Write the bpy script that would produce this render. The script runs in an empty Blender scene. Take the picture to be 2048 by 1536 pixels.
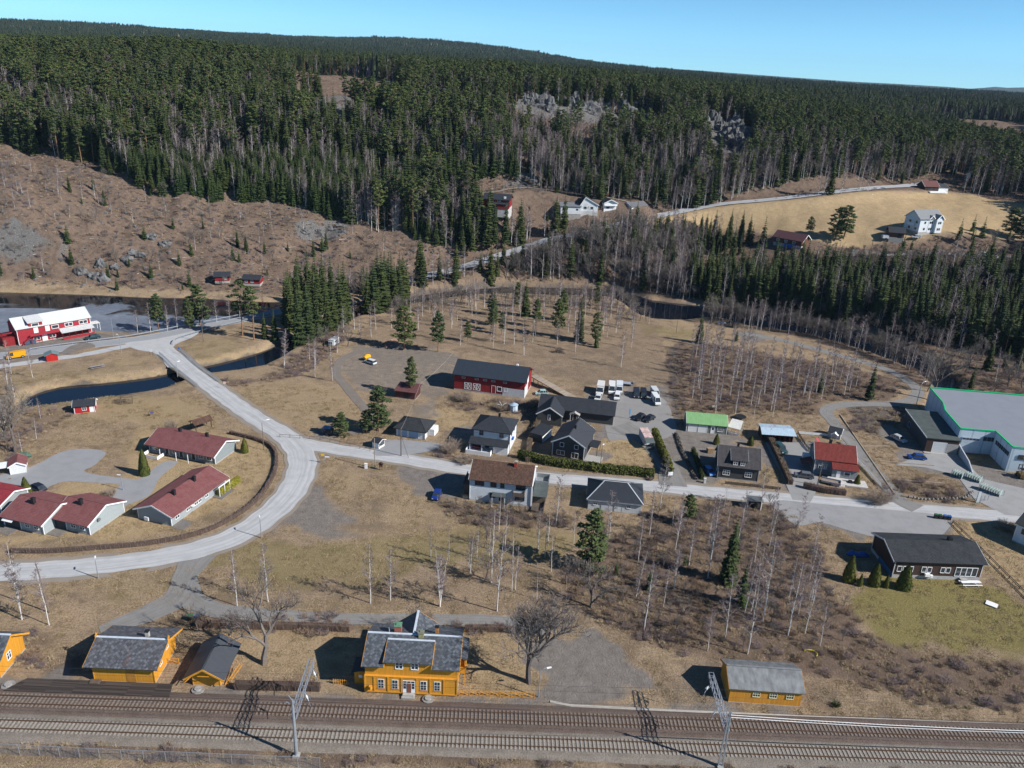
import bpy, math, random
import numpy as np
from mathutils import Vector, Matrix
S = bpy.context.scene
COL = S.collection
# ------------------------------------------------------------------ camera, sky, sun, exposure
H_CAM, F_PX, ROLL, PITCH = 91.0, 1580.0, math.radians(2.8), math.radians(22.0)
cd = bpy.data.cameras.new("camera"); cam = bpy.data.objects.new("camera", cd); COL.objects.link(cam)
cd.sensor_fit = 'HORIZONTAL'; cd.sensor_width = 36.0; cd.lens = 36.0 * F_PX / 2048.0
cd.clip_start = 1.0; cd.clip_end = 40000.0
cam.matrix_world = Matrix.Translation((0, 0, H_CAM)) @ Matrix.Rotation(math.pi / 2 - PITCH, 4, 'X') @ Matrix.Rotation(ROLL, 4, 'Z')
S.camera = cam
SUN_EL, SUN_AZ = math.radians(35.5), math.radians(-21.0)      # azimuth measured from +X
sd = bpy.data.lights.new("sun", 'SUN'); sd.energy = 5.0; sd.angle = math.radians(0.53); sd.color = (1.0, 0.955, 0.89)
sun = bpy.data.objects.new("sun", sd); COL.objects.link(sun)
sdir = Vector((math.cos(SUN_EL) * math.cos(SUN_AZ), math.cos(SUN_EL) * math.sin(SUN_AZ), math.sin(SUN_EL)))
sun.rotation_euler = sdir.to_track_quat('Z', 'Y').to_euler(); sun.location = (0, 0, 300)
W = bpy.data.worlds.new("World"); S.world = W; W.use_nodes = True
wn = W.node_tree; wn.nodes.clear()
sky = wn.nodes.new('ShaderNodeTexSky'); sky.sky_type = 'NISHITA'; sky.sun_disc = False
sky.sun_elevation = SUN_EL; sky.sun_rotation = math.pi / 2 - SUN_AZ
sky.altitude = 100; sky.air_density = 1.0; sky.dust_density = 0.0; sky.ozone_density = 4.0
bg = wn.nodes.new('ShaderNodeBackground'); bg.inputs['Strength'].default_value = 0.07
wo = wn.nodes.new('ShaderNodeOutputWorld')
_tc = wn.nodes.new('ShaderNodeTexCoord'); _va = wn.nodes.new('ShaderNodeVectorMath'); _va.operation = 'ADD'; _va.inputs[1].default_value = (0, 0, 0.045)
_vn = wn.nodes.new('ShaderNodeVectorMath'); _vn.operation = 'NORMALIZE'; wn.links.new(_tc.outputs['Generated'], _va.inputs[0]); wn.links.new(_va.outputs[0], _vn.inputs[0]); wn.links.new(_vn.outputs[0], sky.inputs[0])
_mx = wn.nodes.new('ShaderNodeMix'); _mx.data_type = 'RGBA'; _mx.blend_type = 'MULTIPLY'; _mx.inputs[0].default_value = 1.0; _mx.inputs[7].default_value = (0.72, 1.15, 1.38, 1); wn.links.new(sky.outputs[0], _mx.inputs[6]); _sz = wn.nodes.new('ShaderNodeSeparateXYZ'); _mr = wn.nodes.new('ShaderNodeMapRange'); _mr.inputs[1].default_value = 0.03; _mr.inputs[2].default_value = 0.22; _mr.inputs[3].default_value = 1.45; _mr.inputs[4].default_value = 0.62
_sc = wn.nodes.new('ShaderNodeVectorMath'); _sc.operation = 'SCALE'; wn.links.new(_tc.outputs['Generated'], _sz.inputs[0]); wn.links.new(_sz.outputs[2], _mr.inputs[0]); wn.links.new(_mx.outputs[2], _sc.inputs[0]); wn.links.new(_mr.outputs[0], _sc.inputs['Scale']); wn.links.new(_sc.outputs[0], bg.inputs[0]); wn.links.new(bg.outputs[0], wo.inputs[0])
S.view_settings.view_transform = 'Standard'; S.view_settings.look = 'None'
S.view_settings.exposure = 0.42; S.view_settings.gamma = 1.0; S.view_settings.use_curve_mapping = False
S.cycles.max_bounces = 5; S.cycles.diffuse_bounces = 2; S.cycles.glossy_bounces = 2; S.cycles.transparent_max_bounces = 4
S.cycles.volume_bounces = 0; S.cycles.use_denoising = True
rnd = random.Random(7)

# ------------------------------------------------------------------ camera maths (pixels of the 2048 x 1536 photograph)
def ray(px, py):
    dx = px - 1024; dy = py - 768; c, s = math.cos(ROLL), math.sin(ROLL)
    a = dx * c + dy * s; b = -dx * s + dy * c
    cp, sp = math.cos(PITCH), math.sin(PITCH)
    return np.array([a, F_PX * cp - b * sp, -F_PX * sp - b * cp]) / F_PX
def flat(px, py, z=0.0):
    r = ray(px, py); t = (H_CAM - z) / -r[2]
    return (r[0] * t, r[1] * t)
def project(x, y, z):
    z = z - H_CAM; cp, sp = math.cos(PITCH), math.sin(PITCH)
    fw = y * cp - z * sp; dn = -y * sp - z * cp
    a = x / fw * F_PX; b = dn / fw * F_PX; c, s = math.cos(ROLL), math.sin(ROLL)
    return 1024 + a * c - b * s, 768 + a * s + b * c

def vnoise(x, y, sc, seed=0):
    x = np.asarray(x, float) / sc; y = np.asarray(y, float) / sc
    xi = np.floor(x).astype(np.int64); yi = np.floor(y).astype(np.int64)
    fx = x - xi; fy = y - yi; fx = fx * fx * (3 - 2 * fx); fy = fy * fy * (3 - 2 * fy)
    def h(a, b):
        n = (a * 374761393 + b * 668265263 + seed * 1442695041) & 0x7fffffff
        n = ((n ^ (n >> 13)) * 1274126177) & 0x7fffffff
        return (n ^ (n >> 16)) % 10007 / 10007.0
    return ((h(xi, yi) * (1 - fx) + h(xi + 1, yi) * fx) * (1 - fy) + (h(xi, yi + 1) * (1 - fx) + h(xi + 1, yi + 1) * fx) * fy)
def sstep(a, b, x):
    t = np.clip((x - a) / (b - a), 0, 1); return t * t * (3 - 2 * t)
def sdpoly(x, y, poly):
    """signed distance to a polygon, negative inside"""
    x = np.asarray(x, float); y = np.asarray(y, float)
    d = np.full(x.shape, 1e18); ins = np.zeros(x.shape, bool)
    n = len(poly)
    for i in range(n):
        ax, ay = poly[i]; bx, by = poly[(i + 1) % n]
        ex, ey = bx - ax, by - ay
        t = np.clip(((x - ax) * ex + (y - ay) * ey) / (ex * ex + ey * ey + 1e-9), 0, 1)
        d = np.minimum(d, (x - ax - ex * t) ** 2 + (y - ay - ey * t) ** 2)
        c = ((ay > y) != (by > y)) & (x < (bx - ax) * (y - ay) / (by - ay + 1e-12) + ax)
        ins ^= c
    d = np.sqrt(d)
    return np.where(ins, -d, d)
def smooth(pts, n=6, closed=False):
    P = [np.array(p, float) for p in pts]; out = []
    m = len(P)
    rng = range(m) if closed else range(m - 1)
    for i in rng:
        if closed: p0, p1, p2, p3 = P[i - 1], P[i], P[(i + 1) % m], P[(i + 2) % m]
        else: p0, p1, p2, p3 = P[max(i - 1, 0)], P[i], P[i + 1], P[min(i + 2, m - 1)]
        for k in range(n):
            t = k / n
            out.append(0.5 * ((2 * p1) + (-p0 + p2) * t + (2 * p0 - 5 * p1 + 4 * p2 - p3) * t * t + (-p0 + 3 * p1 - 3 * p2 + p3) * t ** 3))
    if not closed: out.append(P[-1])
    return out

# ------------------------------------------------------------------ terrain
CT = []
for px, py, k in [(0, 583, 1), (200, 588, 1), (450, 596, 1), (620, 597, 1), (800, 585, 1), (1000, 573, 1), (1240, 580, 1), (1400, 596, 1), (1600, 640, 1),
                  (1850, 715, 1), (2048, 745, 1), (2300, 800, 1), (-300, 590, 1),
                  (100, 540, .92), (300, 530, .91), (0, 450, .76), (200, 430, .75), (60, 300, .55), (-300, 330, .6), (250, 330, .59),
                  (400, 400, .71), (600, 450, .80), (600, 400, .71), (780, 470, .83), (700, 520, .93), (500, 540, .94), (820, 562, .985), (900, 540, .965),
                  (860, 400, .71), (990, 420, .70), (1000, 370, .62), (1000, 505, .92), (1100, 480, .87), (1150, 432, .72), (1220, 430, .73),
                  (1300, 437, .76), (1300, 400, .68), (1500, 402, .67), (1400, 430, .76), (1780, 375, .60), (1900, 400, .64), (1850, 470, .73),
                  (1575, 495, .82), (1650, 440, .72), (2040, 480, .74), (1500, 560, .97), (1800, 560, .9), (2048, 600, .92), (2200, 500, .75), (2300, 420, .6),
                  (1400, 350, .55), (1700, 340, .52), (600, 330, .56), (400, 320, .56)]:
    x, y = flat(px, py); CT.append((x * k, y * k, H_CAM * (1 - k)))
for px, py, d in [(100, 160, 520), (300, 160, 520), (500, 170, 530), (-300, 150, 560), (560, 215, 490), (650, 168, 640), (800, 190, 560), (960, 200, 540), (1120, 212, 560),
                  (1280, 225, 575), (1450, 240, 575), (1450, 310, 500), (1120, 300, 470), (800, 290, 450), (250, 260, 440), (1650, 255, 640), (1900, 245, 900), (2040, 310, 700), (1850, 300, 720), (2400, 280, 800),
                  (0, 110, 900), (300, 120, 900), (650, 145, 900), (1000, 165, 900), (1300, 190, 900), (1600, 205, 1000), (1900, 222, 1200), (2300, 240, 1300),
                  (0, 95, 1300), (400, 105, 1400), (800, 125, 1500), (1200, 160, 1500), (1600, 185, 1700), (1950, 200, 1900), (2300, 215, 2000),
                  (-500, 40, 2400), (0, 52, 2300), (250, 62, 2500), (500, 85, 2600), (640, 92, 2900), (760, 84, 3000), (900, 92, 3000), (1060, 112, 3000), (1200, 140, 3000), (1400, 160, 3200), (1650, 178, 3400), (1900, 192, 3600), (2300, 205, 3800)]:
    r = ray(px, py); t = d / r[1]; CT.append((r[0] * t, d, H_CAM + r[2] * t))
CT = np.array(CT)
def rbf(r): return np.sqrt(r * r + 30.0 ** 2)
_R = rbf(np.hypot(CT[:, None, 0] - CT[None, :, 0], CT[:, None, 1] - CT[None, :, 1]))
_n = len(CT); _A = np.zeros((_n + 3, _n + 3)); _A[:_n, :_n] = _R + np.eye(_n) * -1.5
_A[:_n, _n] = 1; _A[:_n, _n + 1] = CT[:, 0]; _A[:_n, _n + 2] = CT[:, 1]; _A[_n:, :_n] = _A[:_n, _n:].T
_w = np.linalg.solve(_A, np.r_[CT[:, 2], 0, 0, 0])
BANK = np.array([flat(*p) for p in [(-700, 600), (0, 583), (200, 588), (450, 598), (620, 600), (800, 588), (1000, 576), (1240, 583), (1400, 600), (1600, 645), (1850, 715), (2048, 745), (2400, 800)]])
BANK = BANK[np.argsort(BANK[:, 0])]
Z_RIV, Z_LAKE = -1.8, -1.0
def wpoly(px, z=0.0, n=4, closed=True): return [tuple(p) for p in smooth([flat(a, b, z) for a, b in px], n, closed)]
RIVER_PX = [(45, 818), (130, 809), (200, 799), (300, 785), (345, 773), (380, 755), (430, 748), (520, 735), (570, 708), (600, 690), (645, 668), (700, 640), (780, 618), (850, 605), (930, 594), (1010, 590), (1120, 594), (1230, 598), (1270, 625), (1310, 641), (1370, 642), (1430, 636), (1500, 655), (1600, 668), (1700, 695), (1800, 730), (1850, 755), (1880, 790), (1860, 840),
            (1915, 850), (1925, 790), (1900, 750), (1850, 715), (1750, 680), (1600, 640), (1480, 620), (1400, 612), (1300, 600), (1240, 582), (1130, 576), (1010, 574), (920, 580), (850, 588), (780, 598), (700, 612), (650, 635), (600, 662), (560, 690), (500, 712), (420, 732), (370, 742), (300, 756), (200, 768), (120, 775), (60, 795)]
RIVER = wpoly(RIVER_PX, Z_RIV, 2)
LAKE_PX = [(-260, 595), (-100, 588), (0, 586), (100, 589), (200, 592), (300, 597), (400, 598), (480, 604), (560, 606), (640, 608), (620, 622), (540, 628), (470, 636), (400, 650), (330, 662), (250, 664), (150, 660), (0, 676), (-260, 700)]
LAKE = wpoly(LAKE_PX, Z_LAKE, 3)
DITCH_PX = [(1352, 690), (1358, 760), (1362, 820), (1358, 835)]
_rb = np.array(RIVER); _lb = np.array(LAKE)
def height(x, y):
    x = np.atleast_1d(np.asarray(x, float)); y = np.atleast_1d(np.asarray(y, float))
    yl = np.interp(x, BANK[:, 0], BANK[:, 1]); s = y - yl
    z = np.zeros_like(x); m = s > 0
    if m.any():
        xm, ym = x[m], y[m]; v = np.full(xm.shape, _w[_n]) + _w[_n + 1] * xm + _w[_n + 2] * ym
        for i in range(_n): v = v + _w[i] * rbf(np.hypot(xm - CT[i, 0], ym - CT[i, 1]))
        v = np.where(ym < 2000, np.maximum(v, 0.0), v)
        b = (vnoise(xm, ym, 26, 1) - .5) * 3.5 + (vnoise(xm, ym, 9, 2) - .5) * 3.2 + (vnoise(xm, ym, 4, 3) - .5) * 1.5 * (ym < 700)
        v = v - np.maximum(ym - 3300, 0) * .035
        rough = sstep(3, 9, v) * np.where(xm > 90, .35, 1.0)
        z[m] = (v + b * rough) * sstep(0, 30, s[m]) + 1.2 * (vnoise(xm, ym, 90, 5)) * sstep(0, 30, s[m])
    near = (s <= 0)
    z = z + np.where(near, (vnoise(x, y, 14, 8) - .5) * .12, 0)
    for poly, bb, zz, w in ((RIVER, _rb, Z_RIV - .9, 3.4), (LAKE, _lb, Z_LAKE - .8, 4.0)):
        q = (x > bb[:, 0].min() - 9) & (x < bb[:, 0].max() + 9) & (y > bb[:, 1].min() - 9) & (y < bb[:, 1].max() + 9)
        if q.any():
            sdv = sdpoly(x[q], y[q], poly)
            k = sstep(-1.5, w, sdv); z[q] = zz * (1 - k) + z[q] * k
    return z
def hz(x, y): return float(height(x, y)[0])
_ts = np.concatenate([np.arange(75, 420, 4.0), np.arange(420, 1200, 10.0), np.arange(1200, 4200, 40.0)])
def gp(px, py):
    """photo pixel -> point on the terrain"""
    r = ray(px, py)
    if r[2] < 0:
        t0 = H_CAM / -r[2]
        if t0 * r[1] < np.interp(r[0] * t0, BANK[:, 0], BANK[:, 1]): 
            return (r[0] * t0, r[1] * t0, 0.0)
    T = _ts / r[1]; X = r[0] * T; Y = r[1] * T; Z = H_CAM + r[2] * T
    hh = height(X, Y); idx = np.where(Z < hh)[0]
    if len(idx) == 0: return (X[-1], Y[-1], hh[-1])
    i = idx[0]
    a, b = T[max(i - 1, 0)], T[i]
    for _ in range(12):
        m = (a + b) / 2
        if H_CAM + r[2] * m < hz(r[0] * m, r[1] * m): b = m
        else: a = m
    return (r[0] * b, r[1] * b, hz(r[0] * b, r[1] * b))

# ------------------------------------------------------------------ material helper
class N:
    def __init__(s, name):
        s.m = bpy.data.materials.new(name); s.m.use_nodes = True; s.t = s.m.node_tree; s.t.nodes.clear()
        s.out = s.t.nodes.new('ShaderNodeOutputMaterial'); s.b = s.t.nodes.new('ShaderNodeBsdfPrincipled')
        s.t.links.new(s.b.outputs[0], s.out.inputs[0]); s.b.inputs['Roughness'].default_value = .8
        s.b.inputs['Specular IOR Level'].default_value = .3
    def nd(s, k): return s.t.nodes.new(k)
    def put(s, sock, v):
        if v is None: return
        if hasattr(v, 'is_output') or isinstance(v, bpy.types.NodeSocket): s.t.links.new(v, sock)
        elif isinstance(v, (tuple, list)) and len(v) == 3 and sock.type == 'RGBA': sock.default_value = (*v, 1)
        else: sock.default_value = v
    def uv(s): return s.nd('ShaderNodeTexCoord').outputs['UV']
    def obj(s): return s.nd('ShaderNodeTexCoord').outputs['Object']
    def pos(s): return s.nd('ShaderNodeNewGeometry').outputs['Position']
    def rand(s): return s.nd('ShaderNodeObjectInfo').outputs['Random']
    def mapv(s, v, sc=(1, 1, 1), rot=(0, 0, 0)):
        n = s.nd('ShaderNodeMapping'); n.inputs['Scale'].default_value = sc; n.inputs['Rotation'].default_value = rot; s.put(n.inputs['Vector'], v); return n.outputs[0]
    def noise(s, v, scale, det=3, rough=.55, dist=0):
        n = s.nd('ShaderNodeTexNoise'); s.put(n.inputs['Vector'], v); n.inputs['Scale'].default_value = scale; n.inputs['Detail'].default_value = det
        n.inputs['Roughness'].default_value = rough; n.inputs['Distortion'].default_value = dist; return n.outputs[0]
    def math(s, op, a, b=None, clamp=False):
        n = s.nd('ShaderNodeMath'); n.operation = op; n.use_clamp = clamp; s.put(n.inputs[0], a); s.put(n.inputs[1], b); return n.outputs[0]
    def mix(s, f, a, b, mode='MIX'):
        n = s.nd('ShaderNodeMix'); n.data_type = 'RGBA'; n.blend_type = mode; s.put(n.inputs[0], f); s.put(n.inputs[6], a); s.put(n.inputs[7], b); return n.outputs[2]
    def rng(s, v, a, b, c=0, d=1):
        n = s.nd('ShaderNodeMapRange'); s.put(n.inputs[0], v); n.inputs[1].default_value = a; n.inputs[2].default_value = b; n.inputs[3].default_value = c; n.inputs[4].default_value = d; return n.outputs[0]
    def attr(s, name):
        n = s.nd('ShaderNodeAttribute'); n.attribute_name = name; return n
    def sep(s, v):
        n = s.nd('ShaderNodeSeparateXYZ'); s.put(n.inputs[0], v); return n.outputs
    def sepc(s, v):
        n = s.nd('ShaderNodeSeparateColor'); s.put(n.inputs[0], v); return n.outputs
    def comb(s, x, y, z=0):
        n = s.nd('ShaderNodeCombineXYZ'); s.put(n.inputs[0], x); s.put(n.inputs[1], y); s.put(n.inputs[2], z); return n.outputs[0]
    def white(s, v):
        n = s.nd('ShaderNodeTexWhiteNoise'); s.put(n.inputs['Vector'], v); return n.outputs[0]
    def bump(s, h, st=.5, dist=.05):
        n = s.nd('ShaderNodeBump'); s.put(n.inputs['Height'], h); n.inputs['Strength'].default_value = st; n.inputs['Distance'].default_value = dist
        s.t.links.new(n.outputs[0], s.b.inputs['Normal'])
    def col(s, c, rough=None, metal=None, spec=None):
        s.put(s.b.inputs['Base Color'], c)
        if rough is not None: s.put(s.b.inputs['Roughness'], rough)
        if metal is not None: s.b.inputs['Metallic'].default_value = metal
        if spec is not None: s.b.inputs['Specular IOR Level'].default_value = spec
        return s.m
def sc3(c, k): return tuple(min(1, v * k) for v in c)
_mc = {}
def cached(f):
    def g(*a, **k):
        key = (f.__name__, a, tuple(sorted(k.items())))
        if key not in _mc: _mc[key] = f(*a, **k)
        return _mc[key]
    return g
@cached
def M_plain(c, rough=.7, metal=0.0, var=.12, sc=1.5):
    n = N('paint'); f = n.noise(n.obj(), sc, 4)
    return n.col(n.mix(n.rng(f, .3, .7), sc3(c, 1 - var), sc3(c, 1 + var)), rough, metal)
@cached
def M_board(c, pitch=.18, horiz=False, var=.1):
    n = N('wood cladding'); s = n.sep(n.uv()); k = s[1] if horiz else s[0]; o = s[0] if horiz else s[1]
    q = n.math('MULTIPLY', k, 1 / pitch); w = n.white(n.comb(n.math('FLOOR', q), 0, 0)); fr = n.math('FRACT', q)
    base = n.mix(w, sc3(c, 1 - var), sc3(c, 1 + var)); st = n.noise(n.comb(n.math('MULTIPLY', k, 3.0), n.math('MULTIPLY', o, .5), 0), 1.6, 4)
    base = n.mix(n.rng(st, .45, .8, 0, .35), base, sc3(c, .72))
    gap = n.math('LESS_THAN', fr, .14); n.bump(n.math('SUBTRACT', 1, gap), .8, .03)
    return n.col(n.mix(n.math('MULTIPLY', gap, .45), base, sc3(c, .5)), .75)
@cached
def M_tile(c, c2=None, pu=.3, pv=.36, var=.18, moss=0.0):
    c2 = c2 or sc3(c, .7); n = N('roof tiles'); s = n.sep(n.uv()); u = n.math('MULTIPLY', s[0], 1 / pu); v = n.math('MULTIPLY', s[1], 1 / pv)
    w = n.white(n.comb(n.math('FLOOR', u), n.math('FLOOR', v), 3)); fv = n.math('FRACT', v); fu = n.math('FRACT', u)
    base = n.mix(w, sc3(c, 1 - var), sc3(c, 1 + var)); big = n.noise(n.comb(s[0], s[1], 0), .5, 4)
    base = n.mix(n.rng(big, .4, .75, 0, .5), base, c2)
    edge = n.math('LESS_THAN', fv, .14); h = n.math('ADD', fv, n.math('MULTIPLY', n.math('SINE', n.math('MULTIPLY', fu, 3.14159)), .6))
    n.bump(n.math('SUBTRACT', n.math('MULTIPLY', n.math('SINE', n.math('MULTIPLY', fu, 3.14159)), .8), fv), .8, .05)
    return n.col(n.mix(n.math('MULTIPLY', edge, .4), base, sc3(c, .45)), .7)
@cached
def M_slate(c=(.075, .085, .1), rust=0.0):
    n = N('diamond slate'); s = n.sep(n.uv()); a = n.math('MULTIPLY', n.math('ADD', s[0], s[1]), 1.9); b = n.math('MULTIPLY', n.math('SUBTRACT', s[0], s[1]), 1.9)
    w = n.white(n.comb(n.math('FLOOR', a), n.math('FLOOR', b), 1)); e = n.math('LESS_THAN', n.math('MINIMUM', n.math('FRACT', a), n.math('FRACT', b)), .09)
    base = n.mix(n.math('POWER', w, 1.6), sc3(c, .75), sc3(c, 1.75)); base = n.mix(n.math('MULTIPLY', e, .5), base, sc3(c, .35))
    if rust:
        f = n.noise(n.comb(n.math('MULTIPLY', s[0], .9), n.math('MULTIPLY', s[1], .25), 2), 1.0, 4); base = n.mix(n.rng(f, .6, .72, 0, .7), base, (.16, .07, .045))
    n.bump(n.math('ADD', n.math('SUBTRACT', 1, e), n.math('MULTIPLY', w, .5)), .6, .03)
    return n.col(base, n.rng(w, 0, 1, .45, .65), None, .4)
@cached
def M_ribs(c, pitch=.45, horiz=False, rough=.45, var=.08, stain=None, metal=0.0):
    n = N('sheet roof'); s = n.sep(n.uv()); k = s[1] if horiz else s[0]; q = n.math('FRACT', n.math('MULTIPLY', k, 1 / pitch)); e = n.math('LESS_THAN', q, .12)
    f = n.noise(n.comb(s[0], n.math('MULTIPLY', s[1], .5), 0), 1.2, 4); base = n.mix(n.rng(f, .3, .7), sc3(c, 1 - var), sc3(c, 1 + var))
    if stain: base = n.mix(n.rng(n.noise(n.comb(s[0], n.math('MULTIPLY', s[1], .3), 5), 1.3, 5, .7), .55, .68), base, stain)
    n.bump(e, .8, .04); return n.col(n.mix(n.math('MULTIPLY', e, .35), base, sc3(c, .6)), rough, metal)
@cached
def M_glass():
    n = N('window glass'); w = n.noise(n.obj(), 1.7, 2); return n.col(n.mix(w, (.012, .016, .022), (.06, .075, .09)), .08, 0, .8)
@cached
def M_leaf(c, c2, sc=1.1):
    n = N('foliage'); f = n.noise(n.obj(), sc, 3); r = n.rand(); base = n.mix(n.rng(f, .35, .65), c, c2)
    base = n.mix(n.rng(r, 0, 1, 0, .85), base, (c2[0] * 1.25, c2[1] * 1.15, c2[2] * .9)); 
    return n.col(base, .75, 0, .2)
@cached
def M_birch():
    n = N('birch bark'); o = n.obj(); s = n.sep(o); f = n.noise(n.comb(n.math('MULTIPLY', s[0], .6), n.math('MULTIPLY', s[1], .6), n.math('MULTIPLY', s[2], 3.0)), 2.2, 3)
    return n.col(n.mix(n.rng(f, .6, .66), (.6, .58, .56), (.07, .06, .055)), .7)
@cached
def M_bark(c=(.16, .115, .09)):
    n = N('bark'); return n.col(n.mix(n.noise(n.obj(), 4, 4), sc3(c, .55), sc3(c, 1.4)), .9)
@cached
def M_twig(c=(.17, .135, .13)):
    n = N('twigs'); return n.col(n.mix(n.rand(), sc3(c, .8), sc3(c, 1.2)), .9, 0, .1)
WHITE = (.78, .79, .8)

# ------------------------------------------------------------------ mesh helper
class MB:
    def __init__(s): s.v = []; s.f = []; s.mi = []; s.cur = 0
    def mat(s, i): s.cur = i; return s
    def face(s, pts):
        b = len(s.v); s.v.extend([tuple(map(float, p)) for p in pts]); s.f.append(tuple(range(b, b + len(pts)))); s.mi.append(s.cur)
    def poly(s, vs, fs):
        b = len(s.v); s.v.extend([tuple(map(float, p)) for p in vs])
        for f in fs: s.f.append(tuple(b + i for i in f)); s.mi.append(s.cur)
    def box(s, x0, y0, z0, x1, y1, z1, M=None):
        vs = [(x0, y0, z0), (x1, y0, z0), (x1, y1, z0), (x0, y1, z0), (x0, y0, z1), (x1, y0, z1), (x1, y1, z1), (x0, y1, z1)]
        if M: vs = [tuple(M @ Vector(v)) for v in vs]
        s.poly(vs, [(0, 3, 2, 1), (4, 5, 6, 7), (0, 1, 5, 4), (1, 2, 6, 5), (2, 3, 7, 6), (3, 0, 4, 7)])
    def bar(s, a, b, w, h=None):
        """square bar between two points"""
        a = Vector(a); b = Vector(b); h = h or w; d = (b - a)
        if d.length < 1e-6: return
        d.normalize(); up = Vector((0, 0, 1)) if abs(d.z) < .95 else Vector((0, 1, 0)); sx = d.cross(up).normalized(); sy = sx.cross(d).normalized()
        vs = [tuple(p + sx * i * w / 2 + sy * j * h / 2) for p in (a, b) for i, j in ((-1, -1), (1, -1), (1, 1), (-1, 1))]
        s.poly(vs, [(0, 1, 2, 3), (7, 6, 5, 4), (0, 4, 5, 1), (1, 5, 6, 2), (2, 6, 7, 3), (3, 7, 4, 0)])
    def tube(s, pts, rs, n=6, cap=True):
        pts = [Vector(p) for p in pts]; b = len(s.v)
        if not isinstance(rs, (list, tuple)): rs = [rs] * len(pts)
        for i, p in enumerate(pts):
            d = (pts[min(i + 1, len(pts) - 1)] - pts[max(i - 1, 0)]).normalized(); up = Vector((0, 0, 1)) if abs(d.z) < .9 else Vector((1, 0, 0))
            sx = d.cross(up).normalized(); sy = sx.cross(d)
            for k in range(n):
                a = 2 * math.pi * k / n; q = p + (sx * math.cos(a) + sy * math.sin(a)) * rs[i]; s.v.append(tuple(q))
        for i in range(len(pts) - 1):
            for k in range(n):
                s.f.append((b + i * n + k, b + i * n + (k + 1) % n, b + (i + 1) * n + (k + 1) % n, b + (i + 1) * n + k)); s.mi.append(s.cur)
        if cap:
            s.f.append(tuple(b + (len(pts) - 1) * n + k for k in range(n))); s.mi.append(s.cur); s.f.append(tuple(b + k for k in reversed(range(n)))); s.mi.append(s.cur)
    def cyl(s, x, y, z0, z1, r0, r1=None, n=12): s.tube([(x, y, z0), (x, y, z1)], [r0, r0 if r1 is None else r1], n)
    def prism(s, prof, x0, x1, axis='x'):
        """profile of (a, z) pairs extruded along an axis"""
        n = len(prof); f = (lambda t, a, z: (t, a, z)) if axis == 'x' else (lambda t, a, z: (a, t, z))
        vs = [f(x0, a, z) for a, z in prof] + [f(x1, a, z) for a, z in prof]
        s.poly(vs, [tuple(range(n)), tuple(reversed(range(n, 2 * n)))] + [(i, n + i, n + (i + 1) % n, (i + 1) % n) for i in range(n)])
    def build(s, name, mats, parent=None, M=None, fix=False):
        me = bpy.data.meshes.new(name); V = np.array(s.v, float).reshape(-1, 3)
        if M is not None: V = V @ np.array(M.to_3x3()).T + np.array(M.translation)
        me.from_pydata(V.tolist(), [], s.f)
        if not isinstance(mats, (list, tuple)): mats = [mats]
        for m in mats: me.materials.append(m)
        if len(mats) > 1: me.polygons.foreach_set('material_index', s.mi)
        if fix:
            import bmesh
            bm = bmesh.new(); bm.from_mesh(me); bmesh.ops.remove_doubles(bm, verts=bm.verts, dist=1e-4); bmesh.ops.recalc_face_normals(bm, faces=bm.faces); bm.to_mesh(me); bm.free()
        auto_uv(me)
        o = bpy.data.objects.new(name, me); COL.objects.link(o)
        if parent: o.parent = parent
        return o
def auto_uv(me):
    nl = len(me.loops)
    if nl == 0: return
    uvl = me.uv_layers.new(name='UVMap')
    npoly = len(me.polygons); nrm = np.zeros(npoly * 3); me.polygons.foreach_get('normal', nrm); nrm = nrm.reshape(-1, 3)
    tot = np.zeros(npoly, int); me.polygons.foreach_get('loop_total', tot)
    vi = np.zeros(nl, int); me.loops.foreach_get('vertex_index', vi); co = np.zeros(len(me.vertices) * 3); me.vertices.foreach_get('co', co); co = co.reshape(-1, 3)
    t = np.cross([0, 0, 1], nrm); L = np.linalg.norm(t, axis=1); fl = L < .02; t[fl] = [1, 0, 0]; L[fl] = 1; t /= L[:, None]; b = np.cross(nrm, t)
    T = np.repeat(t, tot, axis=0); B = np.repeat(b, tot, axis=0); P = co[vi]
    uv = np.stack([(P * T).sum(1), (P * B).sum(1)], 1); uvl.data.foreach_set('uv', uv.ravel())
def tag(o, label=None, cat=None, group=None, kind=None):
    if label: o['label'] = label
    if cat: o['category'] = cat
    if group: o['group'] = group
    if kind: o['kind'] = kind
    return o
def empty(name, loc, rz=0.0, label=None, cat=None, group=None):
    o = bpy.data.objects.new(name, None); COL.objects.link(o); o.location = loc; o.rotation_euler = (0, 0, rz); o.empty_display_size = .3
    return tag(o, label, cat, group)
def copy_tree(o, parent=None):
    c = o.copy(); COL.objects.link(c); c.parent = parent
    for ch in list(o.children): copy_tree(ch, c)
    return c
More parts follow.
